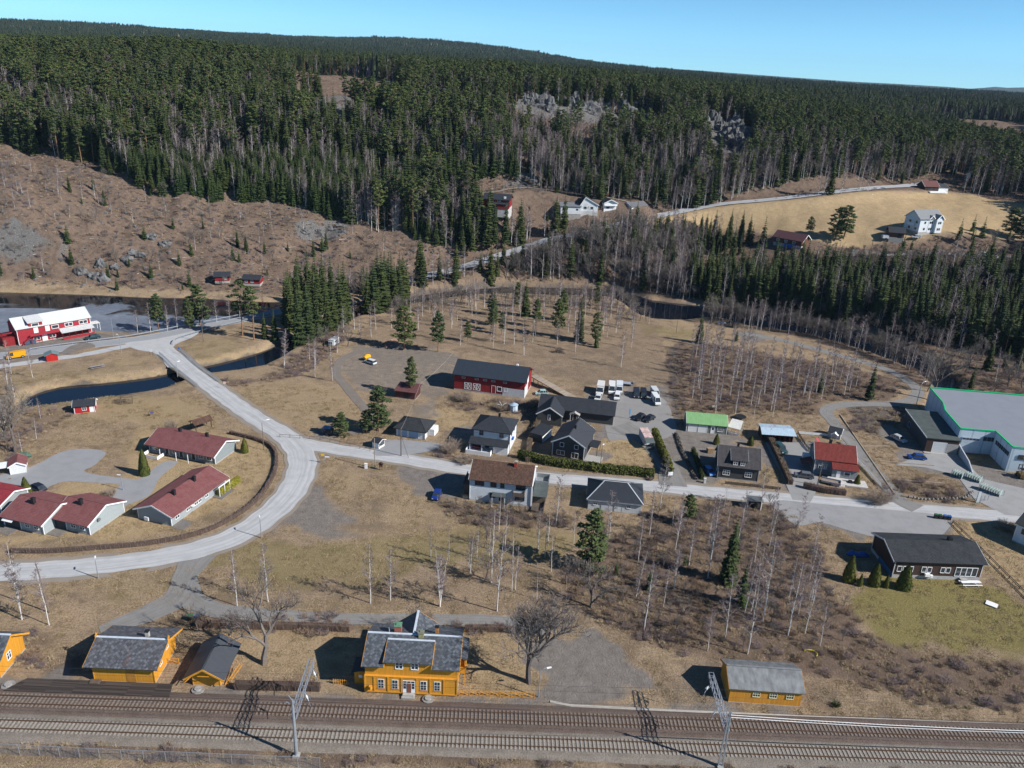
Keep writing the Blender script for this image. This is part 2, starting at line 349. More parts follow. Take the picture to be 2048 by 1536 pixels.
# ------------------------------------------------------------------ ground sheet with painted zones (world-space polygons)
NR, NC = 860, 560
rr = 58 * (12000 / 58) ** (np.linspace(0, 1, NR) ** 1.0)
uu = np.linspace(-1.12, 1.12, NC)
GY = np.repeat(rr, NC); GX = np.tile(uu, NR) * (GY + 35)
GZ = np.concatenate([height(GX[i:i + 60000], GY[i:i + 60000]) for i in range(0, len(GX), 60000)])
def wp(pts, n=3): return [tuple(p[:2]) for p in smooth([gp(a, b)[:2] for a, b in pts], n, True)]
ZN = {k: np.zeros(len(GX)) for k in ('gravel', 'green', 'brush', 'straw', 'rock', 'dirt', 'forest')}
def zone(kind, pts, w=1.0, soft=1.5, world=False, lo=0.0):
    poly = pts if world else wp(pts); a = np.array(poly); q = (GX > a[:, 0].min() - 12) & (GX < a[:, 0].max() + 12) & (GY > a[:, 1].min() - 12) & (GY < a[:, 1].max() + 12)
    if not q.any(): return
    d = sdpoly(GX[q], GY[q], poly) + (vnoise(GX[q], GY[q], 4, 11) - .5) * 2.2 * min(soft, 3)
    v = (1 - sstep(-soft, soft, d)) * w; ZN[kind][q] = np.maximum(ZN[kind][q], v)
# hillside beyond the river
beyond = GY - np.interp(GX, BANK[:, 0], BANK[:, 1])
hill = sstep(4, 12, beyond)
ZN['brush'] = np.maximum(ZN['brush'], hill * (.7 + .3 * vnoise(GX, GY, 11, 21)))
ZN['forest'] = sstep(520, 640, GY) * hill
FIELD = [(1290, 442), (1400, 425), (1500, 412), (1620, 402), (1740, 388), (1790, 390), (1900, 384), (1990, 400), (2060, 412), (2120, 440), (2060, 478), (1960, 470), (1850, 474), (1760, 480), (1690, 488), (1560, 470), (1480, 458), (1400, 462), (1320, 462)]
CLEAR1 = [(0, 292), (90, 318), (200, 332), (250, 352), (290, 392), (400, 402), (560, 408), (650, 440), (700, 452), (800, 482), (900, 500), (1000, 505), (940, 528), (860, 546), (800, 566), (700, 582), (560, 592), (450, 590), (300, 586), (0, 578), (-200, 575), (-200, 285)]
MEADOW = [(860, 378), (1060, 362), (1130, 395), (1200, 412), (1290, 425), (1240, 440), (1150, 452), (1060, 470), (1000, 462), (960, 430)]
CLEAR2 = [(575, 152), (640, 150), (800, 165), (815, 190), (760, 200), (690, 196), (620, 190), (590, 180)]
CLEAR3 = [(1845, 235), (1920, 238), (2060, 250), (2060, 300), (1990, 290), (1900, 262)]
for P_ in (FIELD, CLEAR1, MEADOW, CLEAR2, CLEAR3):
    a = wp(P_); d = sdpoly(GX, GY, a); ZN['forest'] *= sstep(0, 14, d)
zone('straw', FIELD, 1.0, 4); _fd = sdpoly(GX, GY, wp(FIELD)); ZN['brush'] *= sstep(-3, 4, _fd)
zone('straw', MEADOW, .55, 6); zone('straw', CLEAR2, .8, 8); zone('straw', CLEAR3, .9, 8); zone('straw', [(60, 400), (300, 395), (540, 412), (600, 430), (500, 440), (300, 420), (100, 425)], .5, 6)
ZN['straw'] = np.maximum(ZN['straw'], .4 * sstep(.62, .85, vnoise(GX, GY, 13, 31)) * sstep(8, 20, beyond) * (GY < 520))
# brown thickets
for P_, w_ in [([(1190, 1085), (1290, 1040), (1390, 1000), (1560, 1015), (1620, 1060), (1660, 1140), (1690, 1200), (1740, 1260), (1820, 1302), (2080, 1330), (2080, 1425), (1800, 1400), (1620, 1355), (1450, 1325), (1300, 1290), (1150, 1220), (1110, 1150)], .75),
               ([(560, 735), (600, 700), (660, 660), (700, 660), (650, 720), (600, 745)], .9), ([(400, 745), (470, 760), (600, 740), (560, 760), (430, 775)], .8),
               ([(1370, 690), (1500, 700), (1700, 735), (1790, 760), (1780, 800), (1650, 805), (1640, 830), (1500, 820), (1380, 815)], .75),
               ([(1480, 600), (1800, 600), (2060, 600), (2060, 820), (1900, 800), (1700, 700), (1500, 650)], .95), ([(700, 690), (850, 610), (1240, 600), (1320, 655), (1340, 740), (1330, 770), (1180, 770), (1060, 740), (900, 700)], .4),
               ([(880, 1000), (940, 1008), (1150, 1030), (1120, 1055), (980, 1050), (900, 1030)], .95), ([(820, 915), (920, 905), (1060, 915), (1060, 925), (900, 925)], .6),
               ([(0, 1245), (90, 1280), (180, 1330), (120, 1350), (0, 1350)], .5), ([(0, 1500), (600, 1525), (2060, 1560), (2060, 1530), (1400, 1500), (600, 1490), (0, 1465)], .75),
               ([(380, 1245), (480, 1250), (1010, 1262), (1010, 1250), (480, 1232)], .9), ([(720, 1130), (1100, 1120), (1200, 1200), (1150, 1250), (1000, 1230), (800, 1222), (560, 1225), (420, 1220), (400, 1180), (560, 1160)], .35),
               ([(880, 800), (1060, 800), (1090, 820), (1050, 880), (1040, 830), (890, 815)], .7), ([(0, 780), (60, 790), (140, 830), (60, 900), (0, 950)], .5),
               ([(1700, 820), (1800, 812), (1810, 850), (1740, 870), (1700, 850)], .9), ([(1760, 960), (1860, 960), (1940, 985), (1960, 1000), (1840, 1000), (1780, 990)], .55)]:
    zone('brush', P_, w_, 2.0)
zone('brush', [(850, 592), (1000, 578), (1240, 585), (1400, 605), (1400, 580), (1240, 555), (1000, 540), (850, 570)], 1.0, 3)
# gravel, asphalt-grey yards
for P_, w_ in [([(1110, 1265), (1200, 1270), (1270, 1310), (1300, 1360), (1240, 1400), (1120, 1405), (1075, 1360), (1080, 1300)], .9),
               ([(620, 940), (650, 1000), (700, 1050), (740, 1075), (640, 1085), (570, 1060), (560, 1030), (600, 990)], .6), ([(560, 1060), (700, 1050), (690, 1010), (640, 960)], .6),
               ([(800, 930), (930, 945), (930, 1000), (870, 1000), (800, 960)], .65),
               ([(690, 700), (780, 690), (900, 700), (930, 720), (905, 780), (870, 840), (820, 850), (830, 790), (700, 780)], .5),
               ([(1180, 790), (1330, 775), (1345, 830), (1350, 870), (1230, 850), (1180, 830)], .95), ([(1225, 840), (1350, 870), (1400, 960), (1340, 965), (1300, 880), (1230, 870), (1190, 905), (1180, 870)], .95),
               ([(1340, 860), (1480, 868), (1470, 890), (1430, 900), (1440, 960), (1390, 965), (1360, 900)], .9), ([(1525, 880), (1620, 885), (1640, 975), (1590, 985), (1560, 960)], .95),
               ([(775, 880), (850, 882), (880, 895), (800, 915), (755, 905)], .9), ([(920, 850), (955, 850), (950, 890), (880, 880)], .6),
               ([(1800, 900), (1870, 900), (1960, 930), (2060, 960), (2060, 1020), (1960, 1015), (1930, 960), (1830, 940)], .95), ([(1765, 860), (1800, 858), (1860, 910), (1820, 915)], .9),
               ([(1590, 1020), (1900, 1030), (1910, 1045), (1880, 1075), (1780, 1075), (1700, 1070), (1640, 1050)], .95),
               ([(0, 700), (210, 665), (230, 680), (0, 735)], .9), ([(0, 1335), (120, 1350), (360, 1375), (470, 1372), (700, 1390), (1060, 1400), (1300, 1410), (2060, 1465), (2060, 1475), (1300, 1430), (600, 1410), (0, 1385)], .7),
               ([(1480, 662), (1520, 668), (1530, 680), (1480, 680)], .9), ([(1700, 500), (1900, 488), (2060, 500), (2060, 520), (1900, 505), (1720, 512)], .6), ([(620, 870), (660, 855), (670, 875), (630, 885)], .6),
               ([(1170, 905), (1215, 905), (1215, 925), (1170, 925)], .8)]:
    zone('gravel', P_, w_, 2.6)
# lawns: bright straw and olive green
for P_, w_ in [([(0, 1078), (240, 1078), (320, 1062), (470, 1010), (535, 940), (540, 895), (470, 872), (300, 850), (260, 900), (230, 960), (130, 960), (60, 1080)], .75), ([(200, 800), (360, 790), (430, 830), (430, 860), (300, 850), (180, 840)], .5),
               ([(470, 780), (560, 760), (700, 780), (740, 830), (640, 865), (560, 845)], .45), ([(1200, 872), (1290, 868), (1300, 930), (1190, 925)], .8), ([(1880, 1040), (2060, 1060), (2060, 1200), (1960, 1110)], .7), ([(620, 930), (760, 950), (900, 1010), (1150, 1060), (1190, 1085), (800, 1075), (660, 1070), (640, 990)], .35),
               ([(480, 1265), (720, 1270), (720, 1360), (480, 1350)], .55), ([(930, 1270), (1070, 1270), (1070, 1380), (930, 1385)], .6), ([(870, 810), (945, 830), (930, 860), (860, 850)], .7), ([(1600, 862), (1680, 868), (1690, 900), (1610, 890)], .3)]:
    zone('straw', P_, w_, 1.5)
for P_, w_ in [([(430, 1100), (700, 1075), (960, 1045), (1180, 1065), (1110, 1120), (900, 1140), (700, 1180), (520, 1170), (440, 1150)], .55), ([(1690, 1180), (1760, 1150), (1960, 1165), (2080, 1230), (2080, 1318), (1880, 1302), (1770, 1290), (1710, 1235)], .8),
               ([(0, 740), (130, 735), (310, 705), (300, 755), (150, 775), (0, 800)], .35), ([(350, 690), (420, 675), (520, 690), (480, 730), (400, 735)], .4), ([(620, 940), (700, 950), (760, 960), (700, 990), (640, 970)], .35), ([(140, 800), (360, 790), (400, 850), (300, 845), (200, 830)], .45), ([(60, 1085), (240, 1075), (330, 1055), (470, 1005), (530, 940), (500, 920), (460, 985), (340, 1060), (180, 1075)], .45),
               ([(1505, 925), (1530, 900), (1560, 960), (1500, 960)], .4), ([(1700, 900), (1755, 960), (1730, 975), (1690, 960)], .5), ([(1270, 640), (1300, 650), (1400, 660), (1400, 680), (1290, 670)], .5), ([(150, 1150), (350, 1130), (340, 1190), (230, 1210), (100, 1200)], .35)]:
    zone('green', P_, w_, 3.0)
ZN['green'] = np.maximum(ZN['green'], .2 * sstep(.62, .8, vnoise(GX, GY, 12, 41)) * (beyond < 0) * (GY > 100))
for P_, w_ in [([(1130, 700), (1250, 690), (1340, 720), (1340, 770), (1200, 770), (1060, 740)], .35), ([(700, 690), (900, 700), (900, 730), (760, 730)], .5), ([(1460, 1320), (1700, 1390), (1650, 1420), (1330, 1405), (1300, 1350)], .5), ([(100, 1340), (190, 1320), (190, 1360), (100, 1360)], .5), ([(0, 1465), (2060, 1560), (2060, 1500), (0, 1410)], .4),
               ([(1760, 960), (1940, 985), (1960, 1000), (1840, 1000)], .5), ([(1700, 815), (1800, 812), (1810, 860), (1730, 870)], .7), ([(640, 1000), (760, 1000), (800, 1060), (680, 1060)], .4)]:
    zone('dirt', P_, w_, 2.5)
zone('dirt', DITCH_PX + [(1348, 835), (1341, 760), (1341, 690)], 1.0, .8); zone('brush', [(1375, 690), (1372, 830), (1338, 835), (1335, 700)], .8, 1)
# river banks: reeds then mud
for poly in (RIVER, LAKE):
    a = np.array(poly); q = (GX > a[:, 0].min() - 12) & (GX < a[:, 0].max() + 12) & (GY > a[:, 1].min() - 12) & (GY < a[:, 1].max() + 12)
    d = sdpoly(GX[q], GY[q], poly) + (vnoise(GX[q], GY[q], 3, 7) - .5) * 2
    ZN['straw'][q] = np.maximum(ZN['straw'][q], .5 * (1 - sstep(1.5, 3.5, d)) * (GX[q] < -75)); ZN['dirt'][q] = np.maximum(ZN['dirt'][q], .8 * (1 - sstep(.2, 1.8, d)))
    ZN['brush'][q] *= sstep(2.5, 7, d) * .5 + .5
# bare rock where the hillside breaks
gz2 = GZ.reshape(NR, NC); gy2 = GY.reshape(NR, NC); slope = np.abs(np.gradient(gz2, axis=0) / np.maximum(np.gradient(gy2, axis=0), .1)).ravel()
ZN['rock'] = np.maximum(ZN['rock'], sstep(1.15, 1.7, slope) * (GY < 900) * sstep(6, 16, beyond) * .8)
for P_, w_ in [([(150, 500), (260, 470), (300, 520), (290, 560), (160, 570)], .22), ([(600, 440), (690, 450), (670, 475), (600, 470)], .9), ([(1040, 190), (1300, 215), (1320, 250), (1040, 225)], 1), ([(1410, 240), (1490, 245), (1490, 310), (1430, 300)], 1), ([(560, 190), (720, 200), (720, 250), (560, 235)], .9), ([(1030, 340), (1080, 345), (1060, 370), (1020, 360)], .8)]:
    zone('rock', P_, w_, 2.5)

def ground_mat():
    n = N('ground'); p = n.pos(); A = n.sepc(n.attr('zA').outputs['Color']); B = n.sepc(n.attr('zB').outputs['Color']); C = n.sepc(n.attr('zC').outputs['Color'])
    f1 = n.noise(p, .05, 6, .68); f2 = n.noise(p, .55, 5, .65); f3 = n.noise(p, 2.6, 5, .7); f4 = n.noise(n.mapv(p, (.35, 1.6, 1)), 1.1, 5, .7, .6)
    f5 = n.noise(p, 7.0, 3, .7)
    def amt(z, lo=.25, hi=.75):
        t = n.math('ADD', z, n.math('MULTIPLY', n.math('SUBTRACT', n.math('ADD', n.math('MULTIPLY', f2, .55), n.math('MULTIPLY', f3, .45)), .5), .95)); return n.math('MULTIPLY', n.rng(t, lo, hi), n.math('MULTIPLY', z, 8, True), True)
    base = n.mix(n.rng(f1, .4, .6), (.37, .262, .17), (.235, .17, .12))
    base = n.mix(n.rng(f4, .3, .75), base, (.45, .34, .225))
    base = n.mix(n.rng(f3, .42, .66, 0, .75), base, (.12, .088, .058)); base = n.mix(n.rng(f5, .5, .68, 0, .6), base, (.46, .36, .24)); base = n.mix(n.rng(n.noise(p, .16, 6, .72), .47, .62, 0, .75), base, (.165, .12, .082)); base = n.mix(n.rng(n.noise(n.mapv(p, (1, 1, 1), (0, 0, 1)), .11, 6, .75), .54, .64, 0, .35), base, (.2, .165, .08))
    green = n.mix(n.rng(f3, .3, .7), (.13, .12, .04), (.29, .235, .1))
    base = n.mix(amt(A[1], .28, .8), base, green)
    straw = n.mix(n.rng(f2, .3, .75), (.5, .375, .215), (.36, .26, .16)); straw = n.mix(n.rng(f3, .44, .66, 0, .65), straw, (.2, .145, .085)); straw = n.mix(n.rng(n.noise(p, .3, 4, .7), .5, .68, 0, .55), straw, (.3, .22, .12))
    base = n.mix(amt(B[0]), base, straw)
    brush = n.mix(n.rng(f2, .36, .62), (.06, .043, .034), (.19, .135, .1)); brush = n.mix(n.rng(f3, .4, .7), brush, (.16, .115, .095)); brush = n.mix(n.rng(f5, .52, .68, 0, .6), brush, (.33, .25, .17))
    base = n.mix(amt(A[2]), base, brush)
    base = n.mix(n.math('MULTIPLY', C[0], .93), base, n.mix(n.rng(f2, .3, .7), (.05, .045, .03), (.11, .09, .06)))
    dirt = n.mix(n.rng(f3, .3, .7), (.09, .075, .062), (.19, .16, .135)); base = n.mix(amt(B[2]), base, dirt)
    gr = n.mix(n.rng(f2, .3, .72), (.25, .225, .205), (.15, .13, .115)); gr = n.mix(n.rng(f3, .5, .8, 0, .55), gr, (.29, .27, .25)); base = n.mix(amt(A[0], .3, .6), base, gr)
    rk = n.mix(n.rng(f3, .4, .62), (.08, .08, .085), (.22, .22, .22)); rk = n.mix(n.rng(f5, .5, .62, 0, .7), rk, (.15, .12, .09)); rk = n.mix(n.rng(f2, .5, .7, 0, .6), rk, (.13, .11, .08)); base = n.mix(amt(B[1], .3, .6), base, rk)
    n.bump(n.math('ADD', n.math('MULTIPLY', f3, .6), n.math('MULTIPLY', f5, .35)), .9, .45)
    return n.col(base, .95, 0, .1)
HILLR = [[(745, 580), (820, 561), (900, 541), (960, 523), (1040, 500), (1100, 482), (1200, 459), (1300, 437), (1400, 416), (1500, 402), (1600, 391), (1700, 381), (1790, 373), (1850, 366)], [(1690, 512), (1760, 512), (1850, 508), (1950, 512), (2060, 516)], [(1712, 500), (1700, 515), (1690, 535)], [(860, 392), (960, 384), (1050, 378), (1150, 392), (1260, 405)]]
def profile(pts, sub):
    c = [Vector(p) for p in smooth([gp(a, b)[:2] for a, b in pts], sub)]; m = len(c); h0 = height([p.x for p in c], [p.y for p in c]); K = 17 if m > 60 else 9
    return c, np.convolve(np.pad(h0, K // 2, mode='edge'), np.ones(K) / K, 'valid')
for pts_ in HILLR:
    c_, h_ = profile(pts_, 14); cx_ = np.array([(p.x, p.y) for p in c_]); q = np.where((GX > cx_[:, 0].min() - 20) & (GX < cx_[:, 0].max() + 20) & (GY > cx_[:, 1].min() - 20) & (GY < cx_[:, 1].max() + 20))[0]
    for k0 in range(0, len(q), 20000):
        qq = q[k0:k0 + 20000]; d_ = np.hypot(GX[qq, None] - cx_[None, :, 0], GY[qq, None] - cx_[None, :, 1]); j_ = d_.argmin(1); w_ = 1 - sstep(6.5, 16, d_.min(1)); GZ[qq] = GZ[qq] * (1 - w_) + (h_[j_] - .1) * w_
me = bpy.data.meshes.new('ground'); nv = NR * NC
me.vertices.add(nv); me.vertices.foreach_set('co', np.stack([GX, GY, GZ], 1).ravel())
I = np.arange(NR * NC).reshape(NR, NC); Q = np.stack([I[:-1, :-1], I[:-1, 1:], I[1:, 1:], I[1:, :-1]], -1).reshape(-1, 4)
me.loops.add(Q.size); me.loops.foreach_set('vertex_index', Q.ravel()); me.polygons.add(len(Q)); me.polygons.foreach_set('loop_start', np.arange(len(Q)) * 4); me.polygons.foreach_set('loop_total', np.full(len(Q), 4))
me.update(calc_edges=True); me.polygons.foreach_set('use_smooth', np.ones(len(Q), bool))
for an, ks in (('zA', ('gravel', 'green', 'brush')), ('zB', ('straw', 'rock', 'dirt')), ('zC', ('forest', 'forest', 'forest'))):
    at = me.color_attributes.new(an, 'FLOAT_COLOR', 'POINT'); at.data.foreach_set('color', np.stack([np.clip(ZN[k], 0, 1) for k in ks] + [np.ones(nv)], 1).ravel())
me.materials.append(ground_mat()); g = bpy.data.objects.new('ground', me); COL.objects.link(g); g['kind'] = 'structure'

# ------------------------------------------------------------------ water
def water_mat(ice):
    n = N('lake water' if ice else 'river water'); p = n.pos(); w = n.noise(n.mapv(p, (1, 2.2, 1)), 1.3, 3)
    n.bump(w, .12, .05)
    if ice:
        s = n.sep(p); f = n.noise(n.mapv(p, (.5, 1.0, 1)), .045, 5, .6, 1.0); g2 = n.noise(p, .5, 4, .6)
        yy = n.math('ADD', n.math('MULTIPLY', n.math('SUBTRACT', 268.0, n.math('ADD', s[1], n.math('MULTIPLY', s[0], .07))), .055), n.math('MULTIPLY', n.math('SUBTRACT', f, .5), 3.2))
        k = n.math('MULTIPLY', n.rng(yy, -.45, -.2), 1.0); ice_c = n.mix(n.rng(g2, .3, .75), (.13, .16, .21), (.24, .27, .32)); ice_c = n.mix(n.rng(f, .42, .6, .0, .6), ice_c, (.11, .135, .18))
        return n.col(n.mix(k, (.006, .008, .012), ice_c), n.rng(k, 0, 1, .06, .45), 0, .5)
    return n.col((.004, .007, .014), .05, 0, .5)
def sheet(name, poly, z, mat, kind='structure', thick=0):
    mb = MB(); from mathutils.geometry import tessellate_polygon
    vs = [(x, y, z(x, y) if callable(z) else z) for x, y in poly]; tri = tessellate_polygon([[Vector((v[0], v[1], 0)) for v in vs]])
    def up(t):
        a, b, c = (Vector(vs[i][:2]) for i in t); return tuple(t) if (b - a).cross(c - a) > 0 else tuple(reversed(t))
    mb.poly(vs, [up(t) for t in tri]); o = mb.build(name, mat)
    if kind: o['kind'] = kind
    return o
def grow(poly, d):
    a = np.array(poly); n_ = len(a); out = []
    area = sum(a[i - 1][0] * a[i][1] - a[i][0] * a[i - 1][1] for i in range(n_))
    sg = 1 if area > 0 else -1
    for i in range(n_):
        t = a[(i + 1) % n_] - a[i - 1]; t /= (np.linalg.norm(t) + 1e-9); out.append((a[i][0] + t[1] * d * sg, a[i][1] - t[0] * d * sg))
    return out
sheet('river_water', grow(RIVER, 1.6), Z_RIV, water_mat(False)); sheet('lake_water', grow(LAKE, 2.0), Z_LAKE, water_mat(True))

# ------------------------------------------------------------------ roads
def road_mat(c, dark, lines=False, w=5.0, streak=.5):
    n = N('road surface'); uvs = n.sep(n.attr('rd').outputs['Color']); p = n.pos(); f = n.noise(p, .35, 5, .6); f3 = n.noise(p, 3.0, 4, .7)
    tr = n.noise(n.comb(n.math('MULTIPLY', uvs[0], 1.6 * w), n.math('MULTIPLY', uvs[1], .04), 0), 1.2, 4, .6)
    b = n.mix(n.rng(tr, .38, .68, 0, streak), c, dark); b = n.mix(n.rng(f, .45, .75, 0, .5), b, dark); b = n.mix(n.rng(f3, .5, .8, 0, .3), b, sc3(c, .7))
    if lines:
        u = uvs[0]; e = n.math('MULTIPLY', n.math('GREATER_THAN', n.math('ABSOLUTE', n.math('SUBTRACT', u, .5)), .43), n.math('LESS_THAN', n.math('ABSOLUTE', n.math('SUBTRACT', u, .5)), .455)); b = n.mix(n.math('MULTIPLY', e, .75), b, (.7, .7, .7))
    n.bump(f3, .3, .03); return n.col(b, .9, 0, .15)
_lay = [0.03]
def road(name, pts, w, mat, world=False, z=None, hill=False, sub=8):
    c = [Vector(p) for p in smooth(pts if world else [gp(a, b)[:2] for a, b in pts], sub)]
    ws = w if isinstance(w, (list, tuple)) else [w] * len(pts); m = len(c); _lay[0] += .004; zz = _lay[0] if z is None else z
    mb = MB(); U = []; s = 0; cols = 5; V_ = []
    if hill: c, HH = profile(pts, sub); m = len(c)
    for i, p in enumerate(c):
        d = (c[min(i + 1, m - 1)] - c[max(i - 1, 0)]).normalized(); nn = Vector((-d.y, d.x)); t = i / sub; k = min(int(t), len(ws) - 1); k2 = min(k + 1, len(ws) - 1); wd = ws[k] + (ws[k2] - ws[k]) * (t - int(t))
        if i: s += (p - c[i - 1]).length
        hh = None
        if hill: hh = float(HH[i]) + .22
        for j in range(cols):
            u_ = j / (cols - 1) - .5; q = p + nn * wd * u_ * (1 + .05 * math.sin(s * .9 + j)); V_.append((q.x, q.y, hh if hill else zz)); U.append((j / (cols - 1), s))
        if hill:
            pass
    F_ = [(i * cols + j, i * cols + j + 1, (i + 1) * cols + j + 1, (i + 1) * cols + j) for i in range(m - 1) for j in range(cols - 1)]
    F_ = [tuple(reversed(f)) for f in F_]
    mb.poly(V_, F_); o = mb.build(name, mat); at = o.data.color_attributes.new('rd', 'FLOAT_COLOR', 'POINT')
    for i, u_ in enumerate(U): at.data[i].color = (u_[0], u_[1], 0, 1)
    o['kind'] = 'structure'; return o
PALE = road_mat((.48, .485, .495), (.3, .302, .31), streak=.75); ASPH = road_mat((.3, .31, .33), (.23, .24, .255), True); GRAV = road_mat((.24, .235, .23), (.15, .14, .13)); TRACK = road_mat((.17, .15, .135), (.25, .215, .18)); DRIVE = road_mat((.29, .295, .31), (.2, .2, .21), streak=.3)
SH = road_mat((.27, .235, .2), (.2, .17, .14), streak=.2)
MAIN_PX = [(-120, 1152), (0, 1146), (100, 1140), (200, 1131), (300, 1118), (400, 1098), (480, 1068), (540, 1028), (582, 985), (603, 940), (600, 905), (570, 872), (520, 842), (470, 808), (425, 775), (385, 745), (355, 720), (325, 700)]
road('road_shoulder', MAIN_PX, [8.2] * 17 + [7], SH)
SIDE_PX = [(575, 880), (640, 893), (700, 903), (800, 917), (900, 934), (1000, 948), (1100, 957), (1200, 964), (1300, 972), (1400, 982), (1500, 991), (1600, 1000), (1700, 1008), (1800, 1016), (1900, 1024), (2048, 1036), (2200, 1048)]
road('road_shoulder', SIDE_PX, 7.2, SH)
JUNC = [(250, 687), (300, 680), (345, 672), (400, 660), (385, 675), (350, 690), (345, 712), (365, 728), (335, 735), (318, 708), (275, 700)]
STATE_PX = [(-260, 742), (-100, 726), (0, 712), (100, 700), (200, 688), (300, 675), (400, 655), (480, 640), (560, 622), (640, 603), (700, 590), (760, 575)]
SHARED = [(-260, 765), (-100, 746), (0, 733), (100, 719), (180, 707), (250, 693), (300, 688)]
road('state_road', STATE_PX, 6.4, ASPH)
road('road_verge', SHARED, 3.6, PALE)
sheet('road_junction', [tuple(p) for p in smooth([flat(a, b) for a, b in JUNC], 3, True)], .075, PALE)
road('street', SIDE_PX, 5.0, PALE)
road('main_road', MAIN_PX, [5.6, 5.6, 5.6, 5.6, 5.7, 6.0, 6.2, 6.4, 6.6, 6.6, 6.6, 6.2, 5.6, 5.6, 5.6, 5.8, 6.2, 7], PALE, z=.09)
road('state_road', HILLR[0], 7.6, road_mat((.42, .43, .45), (.3, .31, .33), True), hill=True, sub=14)
road('gravel_road', [(1835, 1018), (1800, 1000), (1765, 960), (1722, 908), (1690, 868), (1662, 838), (1652, 822), (1672, 812), (1720, 808), (1780, 808), (1822, 800), (1835, 782), (1815, 762), (1770, 738), (1700, 717), (1620, 695), (1560, 680), (1490, 668)], [5.5, 4.4] + [3.8] * 16, GRAV)
road('dirt_track', [(700, 868), (748, 850), (735, 825), (710, 795), (690, 770), (672, 745), (685, 718), (730, 700), (790, 690)], 2.8, TRACK)
road('dirt_track', [(400, 1110), (378, 1140), (370, 1165), (385, 1200), (440, 1222), (560, 1232), (700, 1238), (860, 1240), (1000, 1243), (1090, 1262)], [7, 5, 4.5, 4.5, 3.8, 3.2, 3, 3, 3, 3.5], GRAV)
road('dirt_track', [(372, 1160), (350, 1200), (300, 1225), (250, 1245), (200, 1262)], [4, 5.5, 5, 4, 2.5], GRAV)
road('farm_road', HILLR[1], 3.4, GRAV, hill=True, sub=14); road('farm_road', HILLR[2], 3, GRAV, hill=True, sub=14)
road('forest_track', HILLR[3], 3, SH, hill=True, sub=14)
road('driveway', [(1345, 972), (1338, 940), (1315, 905), (1290, 878), (1262, 862), (1240, 850)], [7, 5, 5, 6, 7, 7], GRAV)
sheet('car_park', [tuple(p) for p in smooth([flat(a, b) for a, b in [(1212, 805), (1260, 790), (1325, 796), (1345, 832), (1352, 862), (1318, 880), (1240, 880), (1215, 875)]], 3, True)], .05, road_mat((.27, .265, .26), (.2, .19, .185)))
sheet('driveway', [tuple(p) for p in smooth([flat(a, b) for a, b in [(-60, 968), (60, 935), (120, 905), (170, 898), (212, 905), (190, 930), (170, 945), (260, 958), (285, 955), (325, 925), (355, 925), (320, 955), (300, 990), (255, 1010), (235, 1020), (215, 990), (240, 970), (170, 965), (120, 965), (60, 990), (-60, 1010)]], 3, True)], .055, DRIVE)
sheet('yard', [flat(a, b) for a, b in [(1850, 908), (1912, 905), (1965, 958), (2060, 980), (2120, 1040), (2010, 1030), (1950, 1000), (1915, 952), (1850, 935), (1790, 930)]], .058, road_mat((.33, .33, .33), (.2, .2, .205)))
sheet('driveway', [flat(a, b) for a, b in [(1530, 885), (1612, 885), (1640, 968), (1622, 1003), (1585, 1000), (1568, 960)]], .057, road_mat((.3, .3, .3), (.2, .2, .2)))
sheet('driveway', [tuple(p) for p in smooth([flat(a, b) for a, b in [(775, 880), (850, 884), (885, 890), (850, 905), (775, 912), (745, 908)]], 2, True)], .061, DRIVE)
sheet('forecourt', [tuple(p) for p in smooth([flat(a, b) for a, b in [(1545, 1003), (1640, 1008), (1780, 1020), (1880, 1030), (1905, 1042), (1870, 1078), (1780, 1080), (1700, 1062), (1640, 1045), (1590, 1050)]], 3, True)], .063, road_mat((.31, .31, .32), (.18, .18, .185)))
# ------------------------------------------------------------------ railway
def track_line(pts): return [Vector((*flat(a, b), 0)) for a, b in pts]
T1 = track_line([(0, 1401), (600, 1424), (1300, 1446), (2048, 1475)]); T2 = track_line([(0, 1452), (600, 1474), (1300, 1497), (2048, 1522)])
def ln(T, x):
    xs = [p.x for p in T]; return float(np.interp(x, xs, [p.y for p in T])) if xs[0] <= x <= xs[-1] else (T[0].y + (x - xs[0]) * (T[1].y - T[0].y) / (xs[1] - xs[0]) if x < xs[0] else T[-1].y + (x - xs[-1]) * (T[-1].y - T[-2].y) / (xs[-1] - xs[-2]))
print('tracks', [tuple(round(v, 1) for v in p) for p in T1], [tuple(round(v, 1) for v in p) for p in T2])
_f1 = np.polyfit([p.x for p in T1], [p.y for p in T1], 1); _f2 = np.polyfit([p.x for p in T2], [p.y for p in T2], 1); _sl = (_f1[0] + _f2[0]) / 2
def y1(x): return _sl * x + _f1[1]
def y2(x): return _sl * x + _f2[1]
print('rails', _sl, _f1, _f2)
def ballast_mat(a, b):
    n = N('ballast'); p = n.pos(); w = n.noise(p, 4.5, 3, .8); v = n.noise(p, .5, 3); c = n.mix(n.rng(w, .35, .7), a, b); c = n.mix(n.rng(v, .4, .7, 0, .5), c, sc3(a, .8)); n.bump(w, 1, .12); return n.col(c, .95)
for nm, fy, c1, c2, off in (('ballast', y1, (.1, .072, .06), (.19, .145, .12), (-2.2, 2.0)), ('ballast', y2, (.17, .145, .12), (.3, .265, .23), (-2.0, 1.9))):
    mb = MB(); mb.prism([(off[0] - .9, .01), (off[0], .28), (off[1], .28), (off[1] + .9, .01)], -150, 150)
    o = mb.build(nm, ballast_mat(c1, c2), None, Matrix.Translation((0, fy(0), 0)) @ Matrix.Rotation(math.atan(_sl), 4, 'Z')); o['kind'] = 'structure'
